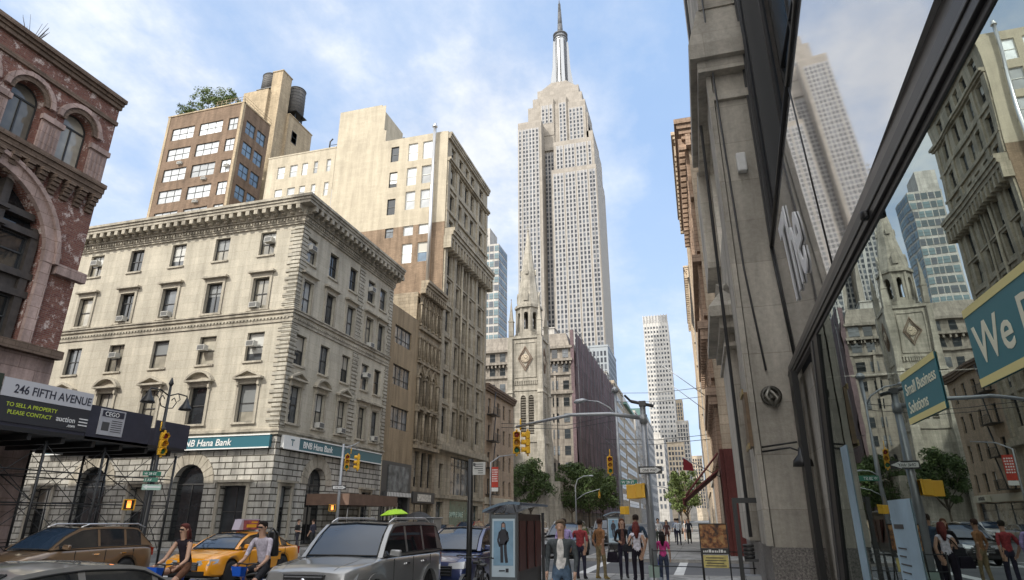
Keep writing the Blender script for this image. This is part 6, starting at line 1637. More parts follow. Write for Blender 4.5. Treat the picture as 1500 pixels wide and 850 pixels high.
# ------------------------------------------------------------------ vehicles
car_glass = plain('car_glass', (.012, .016, .02), .03, spec=.9, coat=.8)
shield_glass = plain('windscreen_glass', (.02, .035, .06), .03, spec=.5, coat=.25)
chrome = plain('chrome', (.75, .75, .76), .12, 1.)
rim_m = plain('alloy_rim', (.42, .42, .43), .3, .8)
lamp_glass = plain('headlight_glass', (.42, .44, .46), .08, .25, coat=1.)
tail_m = plain('tail_light_red', (.32, .015, .012), .2, coat=.6)
def lerp(pts, x):
    if x <= pts[0][0]: return pts[0][1]
    for (a, va), (b2, vb) in zip(pts, pts[1:]):
        if x <= b2:
            t = (x-a)/(b2-a); t = t*t*(3-2*t)*.5+t*.5
            return va+(vb-va)*t
    return pts[-1][1]
def wheel(parent, M, R, w, seed=0, spokes=5, rm=None):
    """axle along local Y; outer face at -Y"""
    m = MB(M @ Matrix.Rotation(pi/2, 4, 'X'))
    m.lathe((0, 0, 0), [(R*.66, w*.5), (R*.90, w*.5), (R*.985, w*.36), (R, w*.1), (R, -w*.1), (R*.985, -w*.36), (R*.90, -w*.5), (R*.66, -w*.5)], 28)
    o = m.build('tyre', rubber, parent)
    m = MB(M @ Matrix.Rotation(pi/2, 4, 'X'))
    m.lathe((0, 0, 0), [(R*.67, w*.46), (R*.63, w*.44), (R*.60, w*.2), (R*.16, w*.25), (R*.13, w*.40), (.01, w*.42)], 24, 1)
    for k in range(spokes):
        a = 2*pi*k/spokes+seed; c, s_ = cos(a), sin(a); h = R*.085
        m.add([(c*r_-s_*h*q, s_*r_+c*h*q, w*z_) for r_, z_ in ((R*.1, .42), (R*.63, .45)) for q in (-1, 1)]+[(c*r_-s_*h*q, s_*r_+c*h*q, w*.25) for r_ in (R*.1, R*.63) for q in (-1, 1)], [(0, 2, 3, 1), (0, 4, 6, 2), (1, 3, 7, 5)], 0)
    m.build('rim', [rm or rim_m, black_metal], o)
def car(label, x, y, head, paint, S, cat='car', group='cars on the avenue', name='car', extra=None):
    """(x,y)=nose centre on the road, head degrees from due south towards east. local: X back from the nose, Y to the car's left, Z up"""
    t = thing(name, label, cat, (x, y, RZ), group=group)
    a = radians(head); back = Vector((-sin(a), cos(a), 0)); left = Vector((cos(a), sin(a), 0))
    M = Matrix(((back.x, left.x, 0, x), (back.y, left.y, 0, y), (0, 0, 1, RZ), (0, 0, 0, 1)))
    # note: back x left = down for this frame, so mesh winding flips; fixed by recalculating normals below
    L, W, R = S['L'], S['W'], S['R']; xf, xr = S['xf'], S['xr']; dz = S['deck']; g = S['green']   # g=(cowl,roof front,roof rear,tail) x
    belt = S['belt']; roof = S['roof']; hwb = W/2
    N = int(L/.09); xs = sorted(set([round(L*i/N, 4) for i in range(N+1)]+[.02, .05, L-.02, L-.05]))
    def hw(x_):
        e = min(x_, L-x_); n_ = .75 if x_ < L/2 else .55; d = max(0, 1-e/n_); return W/2*(1-(.17 if x_ < L/2 else .13)*d**2.2)
    def zb(x_):
        z_ = S.get('sill', .26)+.05*max(0, 1-min(x_, L-x_)/.35)
        for c_ in (xf, xr):
            d = abs(x_-c_); Ra = R+.065
            if d < Ra: z_ = max(z_, R+sqrt(Ra*Ra-d*d)*1.0)
        return z_
    def zt(x_):
        e = min(x_, L-x_); z_ = lerp(dz, x_); return z_
    def ring(x_):
        h, b_, T_ = hw(x_), zb(x_), zt(x_); sh = min(belt_at(x_), T_+.0) 
        e = min(x_, L-x_); fr = max(0, 1-e/.05)*.05
        pr = [(h*.93, b_), (h*.99, b_+.05), (h*1.0, b_+(sh-b_)*.45), (h*.985, sh-.10), (h*.955, sh-.03), (h*.90, sh), (h*.60, max(T_+.012, sh)), (h*.25, max(T_+.028, sh)), (0, max(T_+.03, sh))]
        return [(q[0]*(1-fr), max(q[1], b_)) for q in pr]
    def belt_at(x_): return min(lerp(dz, x_)-.005, belt+.0*x_) if x_ < g[0] or x_ > g[3] else belt
    m = MB(); n = 9; rows = []
    for x_ in xs:
        r_ = ring(x_); rows.append([(x_, -p[0], p[1]) for p in r_]+[(x_, p[0], p[1]) for p in r_[-2::-1]])
    k = len(rows[0]); v = [p for row in rows for p in row]
    f = [(i*k+j, i*k+j+1, (i+1)*k+j+1, (i+1)*k+j) for i in range(len(rows)-1) for j in range(k-1)]
    f += [tuple(range(k-1, -1, -1)), tuple((len(rows)-1)*k+j for j in range(k))]
    m.M = M; m.add(v, f, 0, True); body = m.build('body', paint, t); fixn(body, 38)
    m = MB(M); m.box(.25, L-.25, -W/2+.16, W/2-.16, .22, .62); m.box(xf-R-.05, xf+R+.05, -W/2+.12, W/2-.12, .3, R*2+.04); m.box(xr-R-.05, xr+R+.05, -W/2+.12, W/2-.12, .3, R*2+.04); m.build('underbody', rubber, t)
    # greenhouse
    c0, c1, c2, c3 = g; rz = [(c0, belt), (c0+(c1-c0)*.5, belt+(roof-belt)*.58), (c1, roof-.035), (c1+.35, roof), ((c1+c2)/2, roof+.012), (c2-.2, roof-.015), (c2, roof-.05), (c3, belt)]
    def zr(x_):
        for (a_, va), (b_, vb) in zip(rz, rz[1:]):
            if x_ <= b_: return va+(vb-va)*(x_-a_)/(b_-a_)
        return belt
    pill = S['pillars']
    gx = set([c0, c1, c2, c3]+[q for p in pill for q in p]); 
    for i in range(17): gx.add(c0+(c3-c0)*i/16)
    gx = sorted(gx)
    lev = [0, .08, .90, 1.0]; tl = [.13, .55, 1.]
    hb = W/2*.935; hr_ = W/2*S.get('tumble', .76)
    def gp(x_, j):
        z_ = zr(x_); fr = (z_-belt)/(roof-belt) if roof > belt else 0; wt = hb+(hr_-hb)*fr
        cu = .035*sin(pi*min(1, max(0, (x_-c0)/(c3-c0))))
        if j < 4: q = lev[j]; return (x_, hb+(wt-hb)*q+(0 if j in (0,) else .0), belt+(z_-belt)*q)
        q = tl[j-4]; return (x_-(.05*(q) if x_ < c1+.01 else -.02*q if x_ > c2-.01 else 0), wt*(1-q), z_+.035*(q if j > 3 else 0)*min(1, fr+.2))
    paintM, glassM, wsM, rwM = MB(M), MB(M), MB(M), MB(M)
    side = {1: MB(M), -1: MB(M)}
    for i in range(len(gx)-1):
        xa, xb = gx[i], gx[i+1]; xm = (xa+xb)/2
        inp = any(p[0] <= xm <= p[1] for p in pill)
        for j in range(6):
            pts = [gp(xa, j), gp(xa, j+1), gp(xb, j+1), gp(xb, j)]
            for s_ in (1, -1):
                P4 = [(p[0], p[1]*s_, p[2]) for p in pts]
                if j == 1 and not inp and c0+.12*(c1-c0) < xm < c3-.1: tgt = side[s_]
                elif j >= 4 and xm < c1: tgt = wsM
                elif j >= 4 and xm > c2: tgt = rwM
                else: tgt = paintM
                tgt.add(P4, [(0, 1, 2, 3)], 0, True)
    for mb_, nm, mt in ((paintM, 'roof', paint), (wsM, 'windscreen', shield_glass), (rwM, 'rear_window', car_glass), (side[1], 'side_window', car_glass), (side[-1], 'side_window', car_glass)):
        if mb_.f: fixn(mb_.build(nm, mt, t), 30)
    sl_ = MB(M); up = lambda P_, d=.006: [(q[0]-d, q[1], q[2]+d) for q in P_]
    for s_ in (1, -1):
        A = [gp(c0+(c1-c0)*i/8, 4) for i in range(9)]; sl_.tube([(q[0]-.006, (q[1])*s_, q[2]+.008) for q in A], .011, 5)
        for j_ in (1, 2):
            A = [gp(c0+.12*(c1-c0)+(c3-.1-c0-.12*(c1-c0))*i/20, j_) for i in range(21)]; sl_.tube([(q[0], (q[1]+.004)*s_, q[2]) for q in A], .010, 5)
    for x_ in (c0+.02, c1-.02):
        A = [gp(x_, j_) for j_ in (4, 5, 6)]; sl_.tube([(q[0]-.008, q[1], q[2]+.01) for q in A]+[(q[0]-.008, -q[1], q[2]+.01) for q in A[-2::-1]], .014, 5)
    ob_ = sl_.build('window_seal', rubber, t)
    # bonnet creases and shut lines
    cr_ = MB(M)
    for s_ in (1, -1):
        cr_.tube([(x_, s_*(hw(x_)*.62-.04*(x_/c0)), max(zt(x_)+.014, 0)) for x_ in [.12+(c0-.16)*i/8 for i in range(9)]], .006, 4)
    cr_.build('bonnet_line', rubber if S.get('dark_line') else paint, t)
    # wheels
    for xx in (xf, xr):
        for s_ in (1, -1):
            wheel(t, M @ Matrix.Translation((xx, s_*(W/2-.125), R)) @ Matrix.Rotation(0 if s_ < 0 else pi, 4, 'Z'), R, .22, .3*xx, S.get('spokes', 5))
    # lights, grille, bumper, mirrors, handles
    hz = S['lampz']; lw = S.get('lampw', .42)
    for s_ in (1, -1):
        m = MB(M); y0_, y1_ = W/2*.83-lw, W/2*.83
        m.add([(-.02, s_*y0_, hz-.05), (.02, s_*y1_, hz-.04), (.28, s_*(W/2*.945), hz+.02), (.34, s_*(W/2*.945), hz+.12), (.10, s_*y1_, hz+.13), (.04, s_*y0_, hz+.08), (.3, s_*(y0_+.05), hz), (.3, s_*(W/2*.8), hz+.02)],
              [(0, 1, 4, 5), (1, 2, 3, 4), (0, 6, 7, 2, 1), (5, 4, 3, 7, 6)], 0)
        fixn(m.build('headlight', lamp_glass, t), 30)
        m = MB(M); m.box(L-.25, L+.005, min(s_*(W/2*.72), s_*(W/2*.885)), max(s_*(W/2*.72), s_*(W/2*.885)), belt-.28, belt-.04); m.build('tail_light', tail_m, t)
        m = MB(M); mx = c0+.28
        m.add([(mx, s_*(W/2*.93), belt+.02), (mx+.02, s_*(W/2+.17), belt-.01), (mx+.02, s_*(W/2+.19), belt+.13), (mx, s_*(W/2*.97), belt+.14), (mx+.13, s_*(W/2*.95), belt+.03), (mx+.12, s_*(W/2+.16), belt+.0), (mx+.12, s_*(W/2+.17), belt+.13), (mx+.13, s_*(W/2*.97), belt+.14)],
              [(0, 1, 2, 3), (7, 6, 5, 4), (0, 4, 5, 1), (1, 5, 6, 2), (2, 6, 7, 3), (3, 7, 4, 0)])
        o = m.build('mirror', paint, t); fixn(o, 30); bevel(o, .025, 2)
        for dx in S.get('handles', (2.35, 3.3)):
            m = MB(M); m.box(dx, dx+.18, min(s_*(W/2-.005), s_*(W/2+.02)), max(s_*(W/2-.005), s_*(W/2+.02)), belt-.17, belt-.14); m.build('door_handle', S.get('handle_mat', chrome), t)
        m = MB(M)
        for dx in S.get('seams', (1.75, 2.75, 3.75)): m.box(dx, dx+.012, min(s_*(W/2-.012), s_*(W/2+.003)), max(s_*(W/2-.012), s_*(W/2+.003)), .36, belt-.04)
        m.box(xf+R+.1, xr-R-.1, min(s_*(W/2-.03), s_*(W/2+.008)), max(s_*(W/2-.03), s_*(W/2+.008)), .26, .34); m.build('door_seam', black_metal, t)
    m = MB(M); gw, gz0, gz1 = S['grille']
    m.box(-.03, .06, -gw, gw, gz0, gz1); m.box(-.015, .06, -W*.36, W*.36, .30, .42); m.build('grille', black_metal, t)
    m = MB(M)
    for k in range(S.get('bars', 3)): z_ = gz0+(gz1-gz0)*(k+.5)/S.get('bars', 3); m.box(-.045, -.031, -gw+.02, gw-.02, z_-.012, z_+.012)
    m.box(-.05, -.03, -gw-.02, gw+.02, gz1, gz1+.025); m.build('grille_bar', chrome, t)
    m = MB(M); m.box(-.035, -.02, -.16, .16, .44, .52) ; m.build('number_plate', white_paint, t)
    m = MB(M); m.tube([(c0-.03, -.1, belt+.012), (c0+.18, -.6, belt+.10)], .012, 4); m.tube([(c0-.03, .35, belt+.012), (c0+.2, -.15, belt+.13)], .012, 4); m.build('wiper', black_metal, t)
    if extra: extra(t, M, S)
    return t
def fixn(o, ang=35):
    bm = bmesh.new(); bm.from_mesh(o.data); bmesh.ops.remove_doubles(bm, verts=bm.verts, dist=.0008); bmesh.ops.recalc_face_normals(bm, faces=bm.faces); bm.to_mesh(o.data); bm.free()
    try: o.data.set_sharp_from_angle(angle=radians(ang))
    except Exception: pass
def carpaint(name, c, rough=.28, metal=.35): return plain(name, c, rough, metal, coat=1.)
SUVS = dict(L=4.78, W=1.90, R=.385, xf=.92, xr=3.72, deck=[(0, .80), (.06, .98), (.3, 1.06), (1.35, 1.16), (4.6, 1.14), (4.78, .95)], belt=1.16, roof=1.80, green=(1.30, 1.98, 4.50, 4.72), tumble=.80,
            pillars=((2.50, 2.60), (3.45, 3.55), (4.35, 4.8)), lampz=.83, lampw=.38, grille=(.40, .68, .94), bars=4, sill=.36)
CRO = dict(L=4.64, W=1.84, R=.36, xf=.93, xr=3.60, deck=[(0, .62), (.08, .80), (.5, .93), (1.2, 1.04), (4.5, 1.08), (4.64, .85)], belt=1.06, roof=1.64, green=(1.05, 2.0, 4.0, 4.55), tumble=.74,
           pillars=((2.52, 2.60), (3.45, 3.53), (4.08, 4.8)), lampz=.72, grille=(.45, .50, .72), bars=3)
SED = dict(L=4.85, W=1.84, R=.335, xf=.95, xr=3.73, deck=[(0, .58), (.08, .74), (.5, .86), (1.25, .96), (3.9, 1.02), (4.7, .99), (4.85, .8)], belt=.98, roof=1.44, green=(1.15, 2.0, 3.45, 4.25), tumble=.70,
           pillars=((2.62, 2.70), (3.52, 3.60), (3.95, 4.3)), lampz=.62, grille=(.42, .44, .64), bars=4)
silver_paint = carpaint('silver_car_paint', (.27, .27, .265)); brown_paint = carpaint('bronze_brown_paint', (.20, .13, .075)); blue_paint = carpaint('deep_blue_paint', (.03, .045, .13)); blk_paint = carpaint('black_car_paint', (.012, .012, .014)); white_car = carpaint('white_car_paint', (.6, .6, .6), metal=0.); tx_paint = carpaint('taxi_yellow', (.78, .31, .008), metal=0.)
grey_paint = carpaint('mid_grey_car_paint', (.16, .17, .18)); red_paint = carpaint('dark_red_car_paint', (.22, .02, .02))
def rails(t, M, S):
    for s_ in (1, -1):
        m = MB(M); W = S['W']; yy = s_*W/2*.70
        m.tube([(2.0, yy, S['roof']+.0), (2.25, yy, S['roof']+.085), (4.0, yy, S['roof']+.085), (4.3, yy, S['roof']-.02)], .022, 8); m.build('roof_rail', silver_metal, t)
    m = MB(M); m.box(2.35, 3.1, -.4, .4, S['roof']+.034, S['roof']+.045); m.build('sunroof', car_glass, t)
def suv_extra(t, M, S):
    rails(t, M, S)
    m = MB(M); m.box(-.06, .05, -.9, .9, .44, .62); bevel(m.build('bumper', silver_paint, t), .04)
    for s_ in (1, -1):
        for xx in (S['xf'], S['xr']):
            m = MB(M); N = 14; R0, R1 = S['R']+.05, S['R']+.15
            for k in range(N):
                a0, a1 = pi*k/N, pi*(k+1)/N
                m.prism([(xx+R0*cos(a0), S['R']+R0*sin(a0)), (xx+R1*cos(a0), S['R']+R1*sin(a0)), (xx+R1*cos(a1), S['R']+R1*sin(a1)), (xx+R0*cos(a1), S['R']+R0*sin(a1))], min(s_*.95, s_*.975)-.0, max(s_*.95, s_*.975))
            m.build('wheel_arch_flare', silver_paint, t)
    m = MB(M); m.box(1.42, 1.425, -.55, -.3, 1.22, 1.28) if 0 else None
    m = MB(M); m.lathe((-.055, 0, .81), [(.001, 0)], 3) if 0 else None
    m = MB(M @ Matrix.Translation((-.05, 0, .81)) @ Matrix.Rotation(pi/2, 4, 'Y')); m.lathe((0, 0, 0), [(.075, -.01), (.075, .01)], 16); m.build('badge', chrome, t)
car('silver off roader with roof rails and a wide chrome grille parked nearest the kerb', -6.95, 10.7, 2, silver_paint, SUVS, cat='suv', extra=suv_extra, name='parked_car')
def taxi_extra(t, M, S):
    m = MB(M); m.box(2.35, 2.95, -.16, .16, 1.49, 1.53); m.build('sign_base', black_metal, t)
    m = MB(M); m.prism([(2.15, 1.53), (3.25, 1.53), (3.15, 1.86), (2.25, 1.86)], -.13, .13); o = m.build('roof_advert', plain('taxi_advert', (.36, .09, .10), .5, var=.8, vs=3.2), t)
    m = MB(M); m.prism([(2.1, 1.53), (2.32, 1.53), (2.3, 1.86), (2.22, 1.86)], -.14, .14); m.prism([(2.32, 1.83), (3.2, 1.83), (3.2, 1.87), (2.32, 1.87)], -.14, .14); m.build('advert_frame', plain('lilac_grey_frame', (.42, .38, .46), .5), o)
    m = MB(M); m.box(2.5, 3.05, .131, .134, 1.60, 1.70); m.box(2.75, 3.1, .131, .134, 1.74, 1.79); m.build('advert_lettering', signal_yellow, o)
    m = MB(M)
    for s_ in (1, -1): m.box(2.6, 3.5, min(s_*.925, s_*.93), max(s_*.925, s_*.93), .58, .72)
    m.build('door_panel', tx_paint, t)
car('yellow taxi with a tall advertisement box on its roof', -14.9, 16.7, 3, tx_paint, SED, cat='taxi', extra=taxi_extra, name='taxi')
car('bronze brown crossover with silver roof rails passing the shed', -18.1, 13.2, 0, brown_paint, CRO, cat='car', extra=rails, name='crossover')
car('dark car parked between the bronze crossover and the shed', -20.35, 15.2, 0, blk_paint, SED, name='parked_car')
car('roof and bonnet of a silver sedan closest to the camera, bottom edge', -6.4, 2.5, 2, silver_paint, SED, name='sedan')
car('deep blue car parked directly behind the silver off roader', -6.75, 16.3, 0, blue_paint, CRO, name='parked_car')
car('black car with a silver rail parked beside the phone kiosk', -7.1, 33.0, 0, blk_paint, CRO, extra=rails, name='parked_car')
car('dark off roader driving towards the crosswalk past the standing woman in black', -7.2, 49, 0, blk_paint, SUVS, cat='suv', name='driving_car')
car('white car standing across the avenue left of the grey jacketed man', -15.2, 58, 0, white_car, CRO, name='parked_car')
for k, (yy, p, lab) in enumerate(((39.5, grey_paint, 'grey car parked on the bank side past the vendor cart'), (46.5, blk_paint, 'black car parked outside the ochre building'), (53, red_paint, 'dark red car parked outside the arcaded building'), (60.5, grey_paint, 'grey car parked outside the sample sale shop'), (68, white_car, 'white car parked outside the beige walk-up'))):
    car(lab, -19.9, yy, 0, p, SED if k % 2 else CRO, name='parked_car')
car('small far silver car driving up past the green trees', -11.0, 84, 0, silver_paint, SED, name='driving_car')
# ------------------------------------------------------------------ bicycles
def bicycle(x, y, rz, label, blue=True, front_basket=True, z0=RZ):
    """local X forward; origin under the bottom bracket"""
    t = thing('bicycle', label, 'bicycle', (x, y, z0), group='bicycles')
    M = Matrix.Translation((x, y, z0)) @ Matrix.Rotation(rz, 4, 'Z'); R = .33
    fm_ = plain('bike_blue', (.01, .05, .30), .35) if 'bike_blue' not in MATS else MATS['bike_blue']
    fr = fm_ if blue else black_metal
    for nm, cx in (('wheel', .58), ('wheel', -.50)):
        m = MB(M); pts = [(cx+R*cos(2*pi*k/28), 0, R+R*sin(2*pi*k/28)) for k in range(29)]; m.tube(pts, .02, 6); o = m.build('wheel', rubber, t)
        m = MB(M); pts = [(cx+(R-.03)*cos(2*pi*k/28), 0, R+(R-.03)*sin(2*pi*k/28)) for k in range(29)]; m.tube(pts, .009, 5)
        for k in range(14): a = 2*pi*k/14; m.tube([(cx, .03*(-1)**k, R), (cx+(R-.03)*cos(a), 0, R+(R-.03)*sin(a))], .0025, 3)
        m.tube([(cx, -.05, R), (cx, .05, R)], .02, 8); m.build('spokes', silver_metal, o)
    m = MB(M); m.tube([(-.15, 0, .32), (.40, 0, .62), (.42, 0, .78)], .028, 8); m.tube([(-.05, 0, .30), (-.20, 0, .82)], .022, 8); m.tube([(0, 0, .3), (.38, 0, .66)], .03, 8); m.tube([(-.50, 0, R), (0, 0, .3)], .016, 6); m.tube([(-.5, 0, R), (-.17, 0, .7)], .014, 6); m.tube([(.38, 0, .82), (.58, .05, R)], .018, 6); m.tube([(.38, 0, .82), (.58, -.05, R)], .018, 6); m.build('frame', fr, t)
    m = MB(M); m.tube([(.38, 0, .8), (.35, 0, 1.02)], .016, 6); m.tube([(.30, -.29, 1.02), (.38, -.2, 1.04), (.36, 0, 1.02), (.38, .2, 1.04), (.30, .29, 1.02)], .014, 6); m.build('handlebar', black_metal, t)
    m = MB(M); m.box(-.32, -.06, -.07, .07, .84, .90); bevel(m.build('saddle', black_metal, t), .025)
    m = MB(M); m.tube([(0, -.09, .3), (.0, .09, .3)], .02, 6); m.tube([(.0, -.09, .3), (.12, -.1, .20)], .012, 5); m.tube([(0, .09, .3), (-.12, .1, .42)], .012, 5); m.box(.07, .17, -.17, -.09, .18, .21); m.box(-.17, -.07, .09, .17, .41, .44); m.build('pedal_crank', silver_metal, t)
    for cx, a0, a1, nm in ((.58, .4, 2.2, 'mudguard'), (-.5, .7, 2.9, 'mudguard')):
        m = MB(M); pts = [(cx+(R+.04)*cos(a0+(a1-a0)*k/8), 0, R+(R+.04)*sin(a0+(a1-a0)*k/8)) for k in range(9)]
        for p, q in zip(pts, pts[1:]): m.add([(p[0], -.035, p[2]), (q[0], -.035, q[2]), (q[0], .035, q[2]), (p[0], .035, p[2])], [(0, 1, 2, 3)])
        m.build('mudguard', fr, t)
    if front_basket:
        m = MB(M); m.add([(.50, -.09, .80), (.64, -.09, .82), (.64, .09, .82), (.50, .09, .80), (.48, -.12, .98), (.68, -.12, 1.0), (.68, .12, 1.0), (.48, .12, .98)], [(3, 2, 1, 0), (0, 1, 5, 4), (1, 2, 6, 5), (2, 3, 7, 6), (3, 0, 4, 7)]); bevel(m.build('front_carrier', plain('bright_bike_blue', (.01, .10, .55), .4) if 'bright_bike_blue' not in MATS else MATS['bright_bike_blue'], t), .01)
    return t
# ------------------------------------------------------------------ people
SKIN = {'a': plain('light_skin', (.48, .29, .20), .55), 'b': plain('tan_skin', (.34, .19, .12), .55)}
CL = {}
def cloth(c):
    k = 'cloth_%d_%d_%d' % tuple(int(q*255) for q in c)
    if k not in MATS: plain(k, c, .85, spec=.2, var=.38, vs=13)
    return MATS[k]
def person(label, x, y, z, rz, H=1.72, pose='stand', top=(.3, .3, .3), bottom=(.05, .06, .1), shoe=(.03, .03, .03), hair=(.03, .02, .015), long_hair=False, skin='a', sleeve=1., leg=1., inner=None, arms=None, legs=None, stride=.0, female=False, lean=0., seat=None, group='pedestrians', bulk=1., hat=None, slim=1.):
    """local: +Y is where the person faces, origin between the feet"""
    s = H/1.75; t = thing('person', label, 'person', (x, y, z), group=group)
    sw = (.165 if female else .195)*bulk; hipw = .095
    J = {}
    if seat is None:
        J['pel'] = (0, 0, .95); ch_y = lean
        J['spine'] = (0, ch_y*.3, 1.10); J['chest'] = (0, ch_y*.7, 1.30); J['neck'] = (0, ch_y, 1.46); J['chin'] = (0, ch_y+.02, 1.545); J['head'] = (0, ch_y+.025, 1.645)
    else:
        J['pel'] = seat; px_, py_, pz_ = seat
        J['spine'] = (0, py_+lean*.3, pz_+.17); J['chest'] = (0, py_+lean*.7, pz_+.36); J['neck'] = (0, py_+lean, pz_+.51); J['chin'] = (0, py_+lean+.03, pz_+.60); J['head'] = (0, py_+lean+.04, pz_+.70)
    RP = random.Random(int(abs(x*131+y*37))+int(H*1000))
    if arms is None and seat is None and H > 1.5:
        arms = {}
        for sd_, g_ in (('L', -1), ('R', 1)):
            md = RP.random(); fw = RP.uniform(-.06, .10)
            if md < .55: arms[sd_] = ((g_*(sw+.05), fw-.05+lean, 1.12), (g_*(sw+.04), fw+.08+lean, .89))
            elif md < .8: arms[sd_] = ((g_*(sw+.07), -.03+lean, 1.12), (g_*(sw-.04), .20+lean, 1.08))
            else: arms[sd_] = ((g_*(sw+.08), -.10+lean, 1.13), (g_*(sw+.02), -.05+lean, .90))
    arms = arms or {}
    stride = stride if seat is not None or stride > .1 else stride+RP.uniform(-.05, .07)
    for sd, sg_ in (('L', -1), ('R', 1)):
        c = J['chest']; J['sh'+sd] = (sg_*sw, c[1]+ (J['neck'][1]-c[1])*.6, c[2]+.11)
        e, w_ = arms.get(sd, ((sg_*(sw+.06), c[1]-.02, c[2]-.19), (sg_*(sw+.07), c[1]+.08, c[2]-.43)))
        J['el'+sd] = e; J['wr'+sd] = w_
        d = Vector(w_)-Vector(e); d.normalize(); J['hd'+sd] = tuple(Vector(w_)+d*.075)
        p = J['pel']; J['hp'+sd] = (sg_*hipw, p[1], p[2]-.04)
        if legs and sd in legs: kn, an = legs[sd]
        else:
            st = stride*sg_; kn = (sg_*.10, st*.45+.03, .50); an = (sg_*.10, st, .085+max(0, -st)*.10)
        J['kn'+sd] = kn; J['an'+sd] = an; J['to'+sd] = (an[0]+sg_*.02, an[1]+.155, max(.03, an[2]-.055) if seat is None else an[2]-.07)
        J['he'+sd] = (an[0], an[1]-.05, max(.035, an[2]-.05) if seat is None else an[2]-.06)
    B = bulk*slim
    rad = {'pel': (.145*B, .105*B), 'spine': (.128*B if not female else .108*B, .095*B), 'chest': (.155*B if not female else .128*B, .11*B), 'neck': (.056, .056), 'chin': (.066, .075), 'head': (.083, .10)}
    for sd in 'LR':
        rad['sh'+sd] = (.062*B, .062*B); rad['el'+sd] = (.042*B, .042*B); rad['wr'+sd] = (.027, .027); rad['hd'+sd] = (.030, .022)
        rad['hp'+sd] = (.092*B, .095*B); rad['kn'+sd] = (.062*B, .062*B); rad['an'+sd] = (.042, .042); rad['to'+sd] = (.038, .026); rad['he'+sd] = (.036, .034)
    names = ['pel', 'spine', 'chest', 'neck', 'chin', 'head']
    for sd in 'LR': names += ['sh'+sd, 'el'+sd, 'wr'+sd, 'hd'+sd, 'hp'+sd, 'kn'+sd, 'an'+sd, 'to'+sd, 'he'+sd]
    E_s = [('pel', 'spine', 'top'), ('spine', 'chest', 'top'), ('chest', 'neck', 'top'), ('neck', 'chin', 'skin'), ('chin', 'head', 'skin')]
    for sd in 'LR':
        E_s += [('chest', 'sh'+sd, 'top'), ('sh'+sd, 'el'+sd, 'arm1'), ('el'+sd, 'wr'+sd, 'arm2'), ('wr'+sd, 'hd'+sd, 'skin'), ('pel', 'hp'+sd, 'bot'), ('hp'+sd, 'kn'+sd, 'leg1'), ('kn'+sd, 'an'+sd, 'leg2'), ('an'+sd, 'to'+sd, 'shoe'), ('an'+sd, 'he'+sd, 'shoe')]
        # fingers: five short chains rooted in the palm
        w_ = Vector(J['wr'+sd]); h_ = Vector(J['hd'+sd]); d = (h_-w_).normalized(); side_ = d.cross(Vector((1, 0, 0)) if abs(d.x) < .8 else Vector((0, 1, 0))).normalized(); up_ = d.cross(side_)
        for q, (off, ln) in enumerate(((-.027, .058), (-.009, .070), (.009, .066), (.027, .050))):
            a1 = 'f%s%da' % (sd, q); a2 = 'f%s%db' % (sd, q); J[a1] = tuple(h_+side_*off+d*ln*.5); J[a2] = tuple(h_+side_*off*1.05+d*ln*.9-up_*(.02*(1 if sd == 'L' else -1)))
            rad[a1] = (.0095, .0095); rad[a2] = (.0075, .0075); names += [a1, a2]; E_s += [('hd'+sd, a1, 'skin'), (a1, a2, 'skin')]
        a1 = 'f%s9a' % sd; a2 = 'f%s9b' % sd; J[a1] = tuple(w_+d*.035-side_*.038); J[a2] = tuple(w_+d*.075-side_*.052); rad[a1] = (.011, .011); rad[a2] = (.009, .009); names += [a1, a2]; E_s += [('wr'+sd, a1, 'skin'), (a1, a2, 'skin')]
    me = bpy.data.meshes.new('p'); ix = {n_: i for i, n_ in enumerate(names)}
    me.from_pydata([tuple(q*s for q in J[n_]) for n_ in names], [(ix[a], ix[b2]) for a, b2, _ in E_s], [])
    ob = bpy.data.objects.new('p', me); COL.objects.link(ob)
    sk = ob.modifiers.new('skin', 'SKIN'); sk.use_smooth_shade = True
    if not me.skin_vertices: 
        bm = bmesh.new(); bm.from_mesh(me); bm.verts.layers.skin.verify(); bm.to_mesh(me); bm.free()
    for n_, i in ix.items():
        me.skin_vertices[0].data[i].radius = (rad[n_][0]*s, rad[n_][1]*s); me.skin_vertices[0].data[i].use_root = (n_ == 'pel')
    sb = ob.modifiers.new('sub', 'SUBSURF'); sb.levels = sb.render_levels = 2 if y < 25 and abs(x) < 12 else 1
    dg = bpy.context.evaluated_depsgraph_get(); dg.update(); nm = bpy.data.meshes.new_from_object(ob.evaluated_get(dg)); bpy.data.objects.remove(ob)
    segs = [(Vector(J[a])*s, Vector(J[b2])*s, r_) for a, b2, r_ in E_s]
    mats = [SKIN[skin], cloth(top), cloth(bottom), cloth(shoe), cloth(inner or top)]
    for m_ in mats: nm.materials.append(m_)
    belt_z = J['pel'][2]*s+.03
    for p in nm.polygons:
        c = p.center; best = None
        for A, B_, r_ in segs:
            AB = B_-A; tt = max(0, min(1, (c-A).dot(AB)/max(AB.length_squared, 1e-9))); d_ = (A+AB*tt-c).length
            if best is None or d_ < best[0]: best = (d_, r_, tt)
        r_, tt = best[1], best[2]; mi = 0
        if r_ == 'top': mi = 1 if c.z > belt_z-.02 else 2
        elif r_ == 'bot': mi = 2
        elif r_ == 'arm1': mi = 1 if sleeve >= .5 or tt < sleeve*2 else 0
        elif r_ == 'arm2': mi = 1 if sleeve > .5 and tt < (sleeve-.5)*2 else 0
        elif r_ == 'leg1': mi = 2 if leg >= .5 or tt < leg*2 else 0
        elif r_ == 'leg2': mi = 2 if leg > .5 and tt < (leg-.5)*2+.0 else 0
        elif r_ == 'shoe': mi = 3
